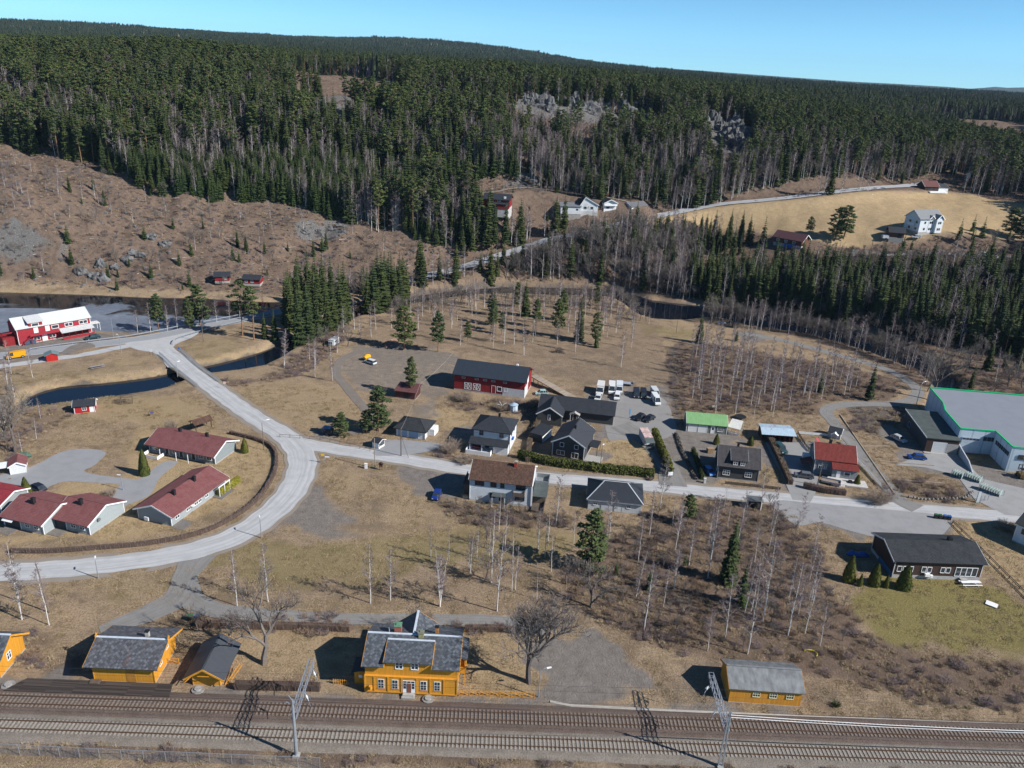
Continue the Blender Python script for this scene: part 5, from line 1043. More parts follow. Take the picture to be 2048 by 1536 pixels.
for x in (0, 1.45, 3.55, 5.65, 7.95, 10.05, 12.15, L): tm.box(x - .1, -.38, .45, x + .1, -.3, 3.25)
tm.build('timber_trim', YELP, e)
for x in (2.0, 4.15, 8.55, 10.65):
    m = MB(); m.box(x - .12, -.36, .95, x + 1.1, -.302, 1.03); m.build('window_sill', M_plain((.5, .2, .12)), e)
    w_ = MB(); w_.box(x, -.35, 1.05, x + 1.0, -.305, 2.8); pn = w_.build('window', M_plain((.85, .85, .8), .6, 0.0, .02), e)
    g_ = MB()
    for i in (0, 1):
        for z0, z1 in ((1.13, 1.55), (1.62, 2.02), (2.12, 2.72)): g_.box(x + .1 + i * .44, -.37, z0, x + .46 + i * .44, -.352, z1)
    g_.build('pane', GLASS, pn)
st = MB(); st.box(5.75, -1.3, 0, 7.75, -.4, .25); st.box(5.9, -.95, .25, 7.6, -.4, .45); st.build('steps', CONC, e)
fr = MB(); fr.box(5.85, -.36, .45, 7.75, -.305, 2.75); f_ = fr.build('entrance', M_plain((.8, .82, .8), .6, 0.0, .02), e)
g_ = MB()
for a in ((5.95, 1.2, 6.35, 1.7), (5.95, 1.8, 6.35, 2.25), (7.25, 1.2, 7.65, 1.7), (7.25, 1.8, 7.65, 2.25), (5.95, 2.36, 6.45, 2.66), (6.55, 2.36, 7.05, 2.66), (7.15, 2.36, 7.65, 2.66)): g_.box(a[0], -.375, a[1], a[2], -.362, a[3])
g_.build('pane', GLASS, f_); m = MB(); m.box(6.45, -.39, .47, 7.15, -.362, 2.25); m.build('door', M_plain((.2, .07, .045), .6), e)
dormer(e, 3.3, 10.0, -.01, 5.0, 1.25, 3.7, 6.98, SLATE, YEL, .35, YELP, cap=GAL)
for x in (4.75, 7.15): win(e, 'F', x, 4.75, 1.0, 1.05, L, D, WHT, 1, True, big=.1)
# rear cross gable with its ridge pointing away
m = MB(); roof_slab(m, [(6.9, 4.9, 7.35), (6.9, 10.4, 7.35), (3.6, 10.4, 4.9), (3.6, 4.9, 4.9)], .15); roof_slab(m, [(6.9, 4.9, 7.35), (10.2, 4.9, 4.9), (10.2, 10.4, 4.9), (6.9, 10.4, 7.35)], .15); r2 = m.build('roof', SLATE, e); m = MB(); m.bar((6.9, 4.9, 7.57), (6.9, 10.4, 7.57), .36, .08); m.build('ridge_cap', GAL, r2); m = MB(); m.bar((6.9, 10.43, 7.35), (10.2, 10.43, 4.9), .06, .3); m.bar((6.9, 10.43, 7.35), (3.6, 10.43, 4.9), .06, .3); m.build('bargeboard', YELP, r2)
m = MB(); m.poly([(4.2, 8.6, 0), (9.6, 8.6, 0), (9.6, 10, 0), (4.2, 10, 0), (4.2, 8.6, 5.2), (9.6, 8.6, 5.2), (9.6, 10, 5.2), (4.2, 10, 5.2), (6.9, 8.6, 7.25), (6.9, 10, 7.25)], [(1, 2, 6, 5), (2, 3, 7, 9, 6), (3, 0, 4, 7)]); m.build('wall', YEL, e)
chimney(rf, 4.3, 5.6, 6.2, 8.4, 1.05, BRICK, M_plain((.12, .25, .16))); chimney(rf, 8.1, 4.5, 6.8, 8.1, .8, M_plain((.28, .25, .12)), M_plain((.2, .21, .16))); chimney(rf, 10.4, 5.9, 6.0, 8.1, .5, M_plain((.4, .18, .06)), BLACK)
m = MB(); m.cyl(2.9, 5.4, 6.6, 7.9, .1); m.build('vent_pipe', STEEL, rf)
part_box(e, 'balcony', YEL, (L, 2.2, 2.4, L + 1.1, 7.0, 2.6), (L + 1.02, 2.2, 2.6, L + 1.1, 7.0, 3.6), (L, 2.2, 2.6, L + 1.1, 2.28, 3.6), (L, 6.92, 2.6, L + 1.1, 7.0, 5.0)); part_box(e, 'post', YELP, (L + .9, 2.3, 0, L + 1.02, 2.42, 2.4), (L + .9, 6.8, 0, L + 1.02, 6.92, 2.4), (L + .9, 2.3, 3.6, L + 1.02, 2.42, 5.1))
m = MB(); roof_slab(m, [(L, 2.0, 5.5), (L + 1.35, 2.0, 5.1), (L + 1.35, 7.1, 5.1), (L, 7.1, 5.5)], .08); m.build('roof', SLATE, e)
m = MB(); roof_slab(m, [(-2.3, 1.2, 2.35), (0, 1.2, 3.0), (0, 4.6, 3.0), (-2.3, 4.6, 2.35)], .1); m.build('roof', ROOFD, e); part_box(e, 'annex_wall', YEL, (-2.0, 1.5, 0, 0, 4.3, 2.4)); win(e, 'L', 2.6, 1.3, .01, .01, L, D) if False else None
m = MB(); m.box(-1.3, 1.44, 1.2, -.75, 1.5, 1.75); m.build('window', WHT, e)
m = MB(); m.tube([(.9, -.55, 1.0), (.9, -.55, 1.55)], .28, 8); m.build('mailbox', YELP, e)
# 2 --- goods shed ------------------------------------------------------------
e, L = site('goods_shed', (190, 1362), (311, 1367), 'long ochre yellow shed with rust stained slate roof beside the plank platform', 'shed', D=8.0)
D = 8.0; rf = shell(e, L, D, 3.5, 'gx', 1.45, YEL, SLATER, .8, 1.0, YELP, .12, CONC, cap=GAL, corner=False); chimney(rf, 6.6, 4.9, 4.4, 5.8, .55, CONC, BLACK)
win(e, 'R', 2.0, 1.6, .8, 1.1, L, D, WHT, 1, True); win(e, 'R', 4.6, 2.6, .8, 1.0, L, D, WHT, 1, True); part_box(e, 'recess_shade_panel', YELD, (5.0, -.04, 0, 6.4, 0, 2.5)); part_box(e, 'step', OLDW, (-.3, -1.1, 0, 1.2, -.2, .6)); part_box(e, 'corner_board', YELP, (L - .08, -.06, .1, L + .06, .06, 3.0), (-.06, -.06, .1, .06, .06, 3.0))  # darker yellow panel paints the shade of the porch recess on the flat wall
m = MB()
for sx in (-1.0, L + 1.0):
    for a, b in (((sx, 3.7, 5.1), (sx, 4.0, 5.9)), ((sx, 4.3, 5.1), (sx, 4.0, 5.9)), ((sx, 4.0, 4.9), (sx, 4.0, 6.0)), ((sx, 3.6, 5.5), (sx, 4.4, 5.5))): m.bar(a, b, .09)
m.build('finial', YELP, rf)
# 3 --- small gable shed ---------------------------------------------------------
e, L = site('yellow_outhouse', (387, 1370), (441, 1372), 'small ochre yellow shed with dark sheet roof, gable facing the tracks', 'shed', D=6.4)
rf = shell(e, L, 6.4, 2.5, 'gy', 1.35, YEL, M_ribs((.06, .066, .078), .35), 1.0, 1.0, YELP, .1, CONC, corner=False); part_box(e, 'corner_board', YELP, (-.05, -.05, .1, .07, .07, 2.1), (L - .07, -.05, .1, L + .05, .07, 2.1)); m = MB(); m.bar((-.9, -.9, 1.3), (.1, -.1, 2.0), .1); m.bar((L + .9, -.9, 1.3), (L - .1, -.1, 2.0), .1); m.bar((L / 2 - .9, -.95, 2.6), (L / 2 + .9, -.95, 2.6), .09); m.build('bracket', YELP, rf)
e = empty('timber_ladder', (*flat(455, 1373), 0), 1.2, 'yellow wooden ladder rail leaning by the small gable shed', 'ladder'); m = MB(); m.bar((0, 0, .1), (3.6, 0, 1.4), .09); m.bar((0, .5, .1), (3.6, .5, 1.4), .09)
for i in range(8): m.bar((.3 + i * .42, 0, .2 + i * .155), (.3 + i * .42, .5, .2 + i * .155), .06)
m.build('rungs', YELP, e)
# 4 --- yellow house at the left edge ----------------------------------------------
e, L = site('yellow_house', (-95, 1352), (2, 1356), 'ochre yellow house cut off by the left edge of the view', 'house', D=6.5)
rf = shell(e, L, 6.5, 3.1, 'gx', 2.3, YEL, SLATE, .8, .6, YELP, .2, CONC, cap=GAL, corner=False); win(e, 'R', 2.2, 1.5, .9, 1.2, L, 6.5, WHT, 1, True)
# 5 --- ochre workshop with corrugated roof ------------------------------------------
e, L = site('ochre_workshop', (1456, 1404), (1599, 1414), 'ochre yellow workshop with grey corrugated roof and three small windows', 'shed', D=6.0)
rf = shell(e, L, 6.0, 3.0, 'gx', 1.5, M_board((.56, .25, .03), .24, False, .12), CORR, .35, .3, YELD, .12, CONC, cap=CORR, corner=False); [win(e, 'F', x, 1.5, 1.05, .8, L, 6, M_plain((.75, .72, .5)), 2, True, big=.06) for x in (3.6, 6.2, 8.8)]
# 6 --- row houses with red tiles ------------------------------------------------------
WSC = WHT
e, L = site('row_house', (300, 903), (431, 929), 'long grey row house with red tiled roof, end gable to the road bend', 'house', D=8.2)
D = 8.2; rf = shell(e, L, D, 2.6, 'gx', 1.7, M_board((.26, .3, .32), .14, True, .05), TRED, 1.0, .5, WHT, .2); [chimney(rf, x, 4.6, 3.6, 5.2, .6, BLACK, BLACK) for x in (5.6, 13.2)]
for x, w, b in ((1.0, 2.0, 2), (6.6, 1.1, 1), (14.0, 1.1, 1), (16.2, 1.2, 1)): win(e, 'F', x, .9, w, 1.1, L, D, WHT, b)
[door(e, 'F', x, .2, .9, 2.0, L, D, DARKB) for x in (4.6, 8.6, 12.0)]; part_box(e, 'porch_post', WHT, *[(x, -1.9, 0, x + .12, -1.78, 2.3) for x in (4.4, 8.9, 12.2)]); part_box(e, 'patio_fence', WHT, (.2, -3.1, .05, 4.6, -3.02, .85), (.2, -3.1, .05, .28, -.4, .85), (4.52, -3.1, .05, 4.6, -.4, .85))
win(e, 'R', 3.4, 1.0, .01, .01, L, D) if False else None
e, L = site('row_house', (344, 1053), (449, 975), 'long grey row house with red tiled roof lying diagonally between two others', 'house', D=8.2, L=17.6)
D = 8.2; FOOT.pop(); a = gp(344, 1053); e.rotation_euler.z = math.radians(73.2)
rf = shell(e, L, D, 2.6, 'gx', 1.6, M_board((.34, .38, .4), .14, True, .05), TRED, .8, .5, WHT, .2); [chimney(rf, x, 3.2, 3.5, 5.0, .6, BLACK, BLACK) for x in (5.2, 11.6)]
for x, w, b in ((1.2, 1.2, 1), (4.6, 1.0, 1), (7.2, 1.0, 1), (8.4, 1.0, 1), (10.6, 1.0, 1)): win(e, 'F', x, 1.0, w, 1.0, L, D, WHT, b, True)
part_box(e, 'porch_post', WHT, *[(x, -1.6, 0, x + .14, -1.46, 2.3) for x in (13.4, 15.2, 17.0)]); part_box(e, 'porch_beam', WHT, (13.2, -1.62, 2.3, 17.3, -1.42, 2.5)); part_box(e, 'patio', DCONC, (-.5, -3.0, .02, 3.0, 0, .1)); part_box(e, 'patio', DCONC, (12.8, -2.6, .02, 17.4, 0, .1)); part_box(e, 'heat_pump', WHT, (-.5, 5.4, .3, -.05, 6.4, 1.1)); 
m = MB(); m.cyl(6.2, -.4, 1.6, 1.65, .5, .5, 12); m.build('satellite_dish', WHT, e, None)
for i, (A, B, lab, D, L_) in enumerate((((5, 1050), (89, 1070), 'left half of the stepped red roofed terrace in the lower left', 9.6, 9.8), ((107, 1052), (181, 1071), 'right half of the stepped red roofed terrace, pale end gable to the lawn', 9.4, 8.8))):
    e, L = site('row_house', A, B, lab, 'house', D=D, L=L_)
    FOOT.pop(); b_ = gp(*B); an = math.radians(-15.5); ax, ay = b_[0] - math.cos(an) * L, b_[1] - math.sin(an) * L; e.location = (ax, ay, 0); e.rotation_euler.z = an
    rf = shell(e, L, D, 2.6, 'gx', 1.8, M_board((.36, .41, .43), .14, True, .05), TRED, .7, .35, WHT, .2); chimney(rf, L * .45, 3.6, 3.6, 5.3, .65, BLACK, BLACK)
    [win(e, 'F', L - x, 1.0, 1.0, .95, L, D, WHT, 1, True) for x in (2.2, 4.4)]; part_box(e, 'porch_post', WHT, (L - 5.7, -.05, 0, L - 5.55, .1, 2.5)); part_box(e, 'terrace', DCONC, (0, -2.6, .02, 3.6, 0, .08)); part_box(e, 'recess_shade_panel', DARKB, (.3, -.06, .1, L - 5.8, -.01, 2.4))  # flat dark panel on the front wall stands for the shaded porch recess
    if i: 
        m = MB(); m.tube([(L + .3, 2.4, 2.4), (L + .42, 2.4, 2.4)], .38, 12); m.build('satellite_dish', M_plain((.15, .17, .18)), e)
    if not i: m = MB(); m.poly([(0.6, -1.1, 2.0), (3.2, -1.1, 2.0), (3.2, -.1, 2.45), (.6, -.1, 2.45)], [(0, 1, 2, 3)]); m.build('awning', WHT, e)
e, L = site('garage', (-60, 1016), (2, 1028), 'red roofed garage against the left end of the stepped terrace', 'garage', D=7, L=8); rf = shell(e, 8, 7, 2.3, 'gx', 1.2, GREYB, M_tile((.26, .03, .04), (.3, .05, .06), .3, .33), .5, .4, WHT, .1)
e, L = site('garden_shed', (22, 950), (41, 941), 'small white shed with red roof beside the car park', 'shed', D=4.2, L=3.0); e.rotation_euler.z = math.radians(28); rf = shell(e, 3.0, 4.2, 2.1, 'gy', .8, WHITEB, TRED, .35, .3, WHT, .08); part_box(e, 'carport', WHT, (-3.2, .5, 1.7, 0, 3.6, 1.82), (-3.1, .55, 0, -2.98, .67, 1.7), (-3.1, 3.4, 0, -2.98, 3.52, 1.7))
# 8 --- white house with brown tiles -----------------------------------------------------
e, L = site('white_house', (939, 1000), (1060, 1014), 'two storey white house with brown tiled roof and red chimney below the street', 'house', D=8.6)
D = 8.6; rf = shell(e, L, D, 5.7, 'gx', 2.3, M_board((.62, .68, .74), .15, True, .03), TBRN, .55, .25, WHT, .5, M_plain((.5, .53, .56))); chimney(rf, 9.6, 3.6, 7.0, 9.0, .6, M_plain((.33, .06, .04), .9, 0.0, .3, 6.0), CONC)
[win(e, 'F', x, 4.1, w, 1.1, L, D, M_plain((.05, .05, .055)), b) for x, w, b in ((1.2, 1.9, 2), (4.7, 1.2, 1), (6.9, .75, 0), (10.4, 2.0, 2))]; [win(e, 'F', x, 1.4, w, 1.1, L, D, M_plain((.05, .05, .055)), 1) for x, w in ((4.6, 1.2), (10.3, 2.0))]
door(e, 'F', 6.6, .5, .95, 2.05, L, D, BRN); part_box(e, 'porch_roof', FELT, (5.2, -1.9, 2.6, 8.3, 0, 2.75)); part_box(e, 'porch_post', WHT, (5.3, -1.8, 0, 5.42, -1.68, 2.6), (8.1, -1.8, 0, 8.22, -1.68, 2.6)); part_box(e, 'balcony', OLDW, (9.8, -1.3, 2.9, 12.4, 0, 3.05), (9.8, -1.3, 3.05, 12.4, -1.22, 3.9), (9.8, -1.3, 3.05, 9.88, 0, 3.9), (12.32, -1.3, 3.05, 12.4, 0, 3.9)); part_box(e, 'downpipe', WHT, (L + .05, -.2, 0, L + .35, .1, 5.6))
part_box(e, 'annex', OLDW, (L + .4, 1.2, 0, L + 3.2, 7.6, 2.6)); m = MB(); roof_slab(m, [(L + .3, .2, 2.6), (L + 3.5, .2, 2.6), (L + 3.5, 5.2, 3.0), (L + .3, 5.2, 3.0)], .12); m.build('annex_roof', FELT, e); part_box(e, 'roof_terrace', M_plain((.2, .22, .23)), (L + .4, 5.3, 3.0, L + 3.4, 8.6, 3.1), (L + 3.3, 5.3, 3.1, L + 3.4, 8.6, 4.1), (L + .4, 8.5, 3.1, L + 3.4, 8.6, 4.1), (L + .4, 5.3, 3.1, L + 3.4, 5.4, 3.9)); part_box(e, 'deck', OLDW, (L + .4, -2.2, .1, L + 3.2, 1.2, .5), (L + 3.1, -2.2, .5, L + 3.2, 1.2, 1.3)); part_box(e, 'side_porch', OLDW, (-1.8, 2.4, 0, 0, 7.0, 2.5), (-2.0, 2.2, 2.5, 0, 7.4, 2.62), (-1.9, 2.4, 2.62, -1.8, 7.0, 3.5))
# 9 --- white hipped garage ---------------------------------------------------------------
e, L = site('garage', (792, 871), (849, 880), 'white double garage with dark hipped roof above the side street', 'garage', D=6.8); D = 6.8
shell(e, L, D, 2.5, 'hip', 1.5, WHITEB, TBLK, .6, .35, BLACK, .1, corner=True, inset=2.6); [door(e, 'F', x, .05, 2.6, 2.1, L, D, M_board((.3, .45, .62), .4, True, .05), name='garage_door') for x in (.5, 3.6)]; door(e, 'R', 2.0, .1, .9, 2.0, L, D, DARKB); part_box(e, 'lean_to', WHT, (L + .02, 3.0, 0, L + 1.6, 6.2, 1.8))
# 10 --- white square house ---------------------------------------------------------------
e, L = site('white_house', (946, 895), (1018, 905), 'two storey white house with black hipped roof and open veranda', 'house', D=8.6); D = 8.6
rf = shell(e, L, D, 5.4, 'hip', 1.9, WHITEB, ROOFD, .4, .35, BLACK, .3, CONC, inset=3.4); chimney(rf, 5.6, 4.6, 6.9, 8.2, .5, BLACK, BLACK)
[win(e, 'F', x, 3.9, .95, 1.1, L, D, M_plain((.16, .2, .24)), 1, True) for x in (1.6, 6.8)]; win(e, 'F', 6.3, 1.0, 1.7, 1.2, L, D, M_plain((.2, .24, .27)), 3, True); win(e, 'R', 1.6, 3.9, .9, 1.1, L, D, M_plain((.16, .2, .24)), 1); win(e, 'R', 5.0, 3.9, .9, 1.1, L, D, M_plain((.16, .2, .24)), 1); m = MB(); roof_slab(m, [(-.6, -2.6, 2.35), (L + .1, -2.6, 2.35), (L + .1, 0, 3.2), (-.6, 0, 3.2)], .14); m.build('veranda_roof', ROOFD, e)
part_box(e, 'veranda_wall', WHITEB, (5.6, -1.9, 0, L, 0, 2.4)); part_box(e, 'veranda_post', WHT, (-.3, -2.4, .5, -.18, -2.28, 2.4), (2.8, -2.4, .5, 2.92, -2.28, 2.4)); part_box(e, 'deck', WHT, (-1.0, -3.8, 0, 5.4, -.02, .42), (-1.0, -3.8, .42, 5.4, -3.7, 1.15), (-1.0, -3.8, .42, -.9, -1.4, 1.15), (5.3, -3.8, .42, 5.4, -1.9, 1.15)); part_box(e, 'sofa', M_plain((.14, .02, .03)), (.1, -1.4, .45, 2.1, -.4, 1.1)); part_box(e, 'doorway', BRN, (3.2, -.05, .5, 4.2, 0, 2.5)); part_box(e, 'blue_awning', BLUE, (L + .02, 2.2, 2.5, L + .5, 3.4, 3.0))
# 11 --- dark angular house and its wings --------------------------------------------------
e, L = site('dark_house', (1104, 912), (1166, 924), 'dark grey house with steep gable facing the hedge and the street', 'house', D=10.5); D = 10.5; RD = M_ribs((.05, .053, .062), .3)
rf = shell(e, L, D, 4.3, 'gy', 2.3, DARKB, RD, .45, .45, WHT, .3, CONC, corner=True); chimney(rf, 4.4, 4.6, 6.0, 7.3, .5, BLACK, BLACK)
[win(e, 'F', x, 3.2, .9, 1.0, L, D, WHT, 0) for x in (1.9, 5.6)]; win(e, 'F', 1.2, .9, 1.9, 1.1, L, D, WHT, 1); win(e, 'F', 5.0, .6, 1.6, 1.4, L, D, WHT, 1); part_box(e, 'pergola_roof', ROOFD, (L + .3, 4.0, 2.5, L + 2.6, 8.2, 2.62)); part_box(e, 'pergola_post', BLACK, (L + 2.4, 4.1, 0, L + 2.5, 4.2, 2.5), (L + 2.4, 8.0, 0, L + 2.5, 8.1, 2.5)); part_box(e, 'terrace', CONC, (L + .1, -.8, .02, L + 4.2, 4.0, .3))
e, L = site('dark_house_wing', (1102, 856), (1221, 851), 'long dark grey house with black roof and small entrance gable behind the steep gabled one', 'house', D=8.0, L=20.5); D = 8.2
a = gp(1225, 852); an = math.radians(-9.5); e.location = (a[0] - math.cos(an) * 20.5, a[1] - math.sin(an) * 20.5, 0); e.rotation_euler.z = an; L = 20.5; FOOT.pop()
rf = shell(e, L, D, 3.3, 'gx', 2.1, DARKH, ROOFD, .5, .4, M_plain((.12, .13, .14)), .25, CONC, corner=False)
m = MB(); m.poly([(0.1, -4.4, 0), (6.7, -4.4, 0), (6.7, 0, 0), (.1, 0, 0), (.1, -4.4, 3.3), (6.7, -4.4, 3.3), (6.7, 0, 3.3), (.1, 0, 3.3), (3.4, -4.4, 5.3), (3.4, 0, 5.3)], [(0, 1, 5, 8, 4), (1, 2, 6, 5), (3, 0, 4, 7)]); m.build('wing_wall', DARKH, e)
m = MB(); roof_slab(m, [(-.3, -4.8, 3.05), (3.4, -4.8, 5.32), (3.4, 4.1, 5.32), (-.3, 4.1, 3.05)], .16); roof_slab(m, [(3.4, -4.8, 5.32), (7.1, -4.8, 3.05), (7.1, 4.1, 3.05), (3.4, 4.1, 5.32)], .16); r_ = m.build('wing_roof', ROOFD, e); m = MB(); m.bar((-.3, -4.84, 3.1), (3.4, -4.84, 5.4), .06, .28); m.bar((3.4, -4.84, 5.4), (7.1, -4.84, 3.1), .06, .28); m.build('bargeboard', WHT, r_)
part_box(e, 'wing_window', WHT, (2.9, -4.46, 1.5, 3.7, -4.41, 3.2)); part_box(e, 'wing_window_pane', GLASS, (3.1, -4.49, 1.7, 3.5, -4.47, 3.0)); m = MB(); roof_slab(m, [(8.6, -1.8, 2.6), (10.0, -1.8, 3.3), (10.0, 0, 3.3), (8.6, 0, 2.6)], .1); roof_slab(m, [(10.0, -1.8, 3.3), (11.4, -1.8, 2.6), (11.4, 0, 2.6), (10.0, 0, 3.3)], .1); m.build('entrance_roof', CONC, e); part_box(e, 'entrance_post', WHT, (8.8, -1.7, 0, 8.92, -1.58, 2.6), (11.1, -1.7, 0, 11.22, -1.58, 2.6)); door(e, 'F', 9.5, .1, 1.0, 2.1, L, D, BLACK)
e, L = site('garage', (1062, 882), (1083, 888), 'small dark flat roofed garage left of the steep gabled dark house', 'garage', D=5.6); shell(e, L, 5.6, 2.4, 'shed', .3, DARKB, ROOFD, .3, .3, BLACK, .1, corner=False); part_box(e, 'side_panel', WHT, (L + .01, .2, .1, L + .06, 5.4, 2.3))
# 12 --- grey hipped garage ----------------------------------------------------------------
e, L = site('garage', (1175, 1018), (1281, 1029), 'pale grey double garage with blue-black hipped roof and white ridge lines', 'garage', D=9.2); D = 9.2
shell(e, L, D, 2.7, 'hip', 2.2, M_board((.5, .53, .56), .2, False, .03), SHEETD, .4, .35, M_plain((.4, .44, .47)), .15, CONC, cap=M_plain((.42, .46, .5)), inset=3.3, corner=False); [win(e, 'F', x, 1.3, .8, .6, L, D, WHT, 1) for x in (1.2, 8.6)]; [door(e, 'F', x, .1, 1.6, 2.0, L, D, M_board((.52, .55, .57), .3), M_plain((.4, .43, .45))) for x in (3.0, 5.9)]
# 13 --- dark grey house by the street --------------------------------------------------------
e, L = site('dark_house', (1434, 956), (1514, 965), 'dark grey timber house with black tiled roof and central dormer by the street', 'house', D=7.6); D = 7.6
rf = shell(e, L, D, 3.9, 'gx', 3.2, DARKH, TGRY, .5, .4, M_plain((.3, .33, .35)), .3, CONC); chimney(rf, 4.4, 4.1, 6.9, 7.9, .5, BLACK, BLACK); dormer(e, 2.9, 6.4, .3, 3.9, 1.5, 3.9, 6.95, TGRY, DARKH, .3, M_plain((.3, .33, .35))); [win(e, 'F', x, 4.15, .9, 1.0, L, D, WHT, 1, True) for x in (3.3, 5.0)]; [win(e, 'F', x, 1.2, 1.5, 1.2, L, D, WHT, 2, True) for x in (1.2, 6.4)]; win(e, 'L', 1.5, 1.2, 1.2, 1.1, L, D, WHT, 1); win(e, 'L', 3.2, 4.0, 1.0, 1.0, L, D, WHT, 1)
part_box(e, 'rear_annex', DARKH, (.4, D, 0, 6.0, D + 2.6, 2.6)); part_box(e, 'annex_roof', ROOFD, (.2, D + .05, 2.6, 6.2, D + 2.9, 2.72))
# 14 --- green roofed garage --------------------------------------------------------------------
e, L = site('garage', (1372, 863), (1452, 870), 'grey garage with bright green metal roof and two white doors', 'garage', D=6.6); D = 6.6
shell(e, L, D, 2.7, 'gx', 1.7, M_board((.17, .19, .18), .2, False, .08), SHEETG, .35, .2, WHT, .1, ridge_at=.5); [door(e, 'F', x, .1, 2.3, 2.1, L, D, M_board((.72, .74, .75), .5, True, .03), name='garage_door') for x in (.5, 3.2)]; door(e, 'F', 6.6, .1, .9, 2.1, L, D, WHT, glass=True); win(e, 'F', 8.3, .9, 1.4, 1.1, L, D, WHT, 3)
e, L2 = site('glazed_veranda', (1454, 867), (1482, 874), 'white veranda with pale translucent roof attached beside the green roofed garage', 'veranda', D=4.2, L=3.2); m = MB(); roof_slab(m, [(-.1, -.3, 2.1), (3.4, -.3, 2.1), (3.0, 4.2, 2.9), (-.1, 4.2, 2.9)], .06); m.build('roof', M_plain((.62, .62, .58), .4), e); part_box(e, 'post', WHT, *[(x, 0, 0, x + .1, .1, 2.1) for x in (0, 1.0, 2.0, 3.1)], (3.1, 4.0, 0, 3.2, 4.1, 2.8), (3.1, 2, 0, 3.2, 2.1, 2.4)); part_box(e, 'rail', WHT, (0, .02, .9, 3.2, .08, 1.0), (0, .02, .1, 3.2, .08, .5))
# 15 --- carport -----------------------------------------------------------------------------------
e, L = site('carport', (1524, 882), (1585, 886), 'open fronted shed with pale blue sheet roof streaked with rust', 'carport', D=5.6); D = 5.6; m = MB(); roof_slab(m, [(-.6, -.8, 2.3), (L + .6, -.8, 2.3), (L + .4, 2.2, 3.1), (-.4, 2.2, 3.1)], .06); roof_slab(m, [(-.4, 2.2, 3.1), (L + .4, 2.2, 3.1), (L + .2, D, 2.6), (-.2, D, 2.6)], .06); m.build('roof', SHEETB, e); part_box(e, 'wall', BRN, (0, 4.9, 0, L, 5.0, 2.6), (0, .2, 0, .1, 5, 2.3), (L - .1, .2, 0, L, 5, 2.3)); part_box(e, 'stall_divider', M_plain((.15, .02, .03)), *[(x, .2, 0, x + .08, 4.9, 2.3) for x in (3.2, 4.6, 6.0, 7.3)])
# 16 --- red roofed house ----------------------------------------------------------------------------
e, L = site('grey_house', (1626, 946), (1703, 955), 'grey house with bright red tiled roof and rounded deck by the street', 'house', D=7.4, L=9.4); D = 7.4
rf = shell(e, L, D, 4.2, 'gx', 2.6, M_board((.22, .24, .26), .16, True, .06), TRED2, .4, .35, WHT, .4, CONC); chimney(rf, 3.6, 3.9, 6.4, 7.7, .6, BLACK, BLACK); win(e, 'F', 1.0, 1.6, 1.8, 1.2, L, D, WHT, 3, True); win(e, 'L', 3.0, 1.4, 1.0, 1.1, L, D, WHT, 1)
part_box(e, 'porch_wall', M_board((.24, .26, .28), .16, True, .06), (3.9, -2.0, 0, L + .3, 0, 2.9)); m = MB(); roof_slab(m, [(3.7, -2.4, 2.75), (L + .6, -2.4, 2.75), (L + .6, .1, 3.9), (3.7, .1, 3.9)], .12); m.build('porch_roof', TRED2, e); part_box(e, 'porch_door', WHT, (4.9, -2.06, .3, 5.8, -2.01, 2.3)); part_box(e, 'porch_window', WHT, (6.6, -2.06, 1.3, 8.2, -2.01, 2.2)); part_box(e, 'porch_window_pane', GLASS, (6.75, -2.09, 1.4, 8.05, -2.07, 2.1))
m = MB(); m.tube([(5.0, -3.6, .1), (5.0, -3.6, .5)], 2.5, 14); m.box(3.0, -5.6, .1, L + 2.4, -2.1, .49); m.build('deck', M_plain((.5, .48, .46)), e); part_box(e, 'side_porch', WHT, (-1.7, 5.2, 0, 0, 7.2, 2.1)); m = MB(); roof_slab(m, [(-2.8, 1.2, 1.5), (-.1, 1.0, 2.4), (-.1, 4.4, 2.4), (-2.8, 4.4, 1.5)], .1); m.build('side_roof', M_plain((.1, .03, .03)), e); part_box(e, 'deck_chair', BLACK, (7.6, -4.4, .5, 8.4, -3.2, .9), (8.8, -4.2, .5, 9.6, -3.4, .8))
e, L = site('playhouse', (1655, 874), (1676, 879), 'tiny grey playhouse with white porch gable behind the red roofed house', 'playhouse', D=3.4, L=3.2); shell(e, 3.2, 3.4, 1.7, 'gx', .9, M_plain((.4, .43, .46)), ROOFD, .2, .2, WHT, .05, corner=False); part_box(e, 'porch_post', WHT, (1.0, -1.1, 0, 1.1, -1.0, 1.5), (2.4, -1.1, 0, 2.5, -1.0, 1.5)); m = MB(); roof_slab(m, [(.8, -1.2, 1.4), (1.75, -1.2, 2.0), (1.75, .4, 2.0), (.8, .4, 1.4)], .06); roof_slab(m, [(1.75, -1.2, 2.0), (2.7, -1.2, 1.4), (2.7, .4, 1.4), (1.75, .4, 2.0)], .06); m.build('porch_roof', WHT, e)
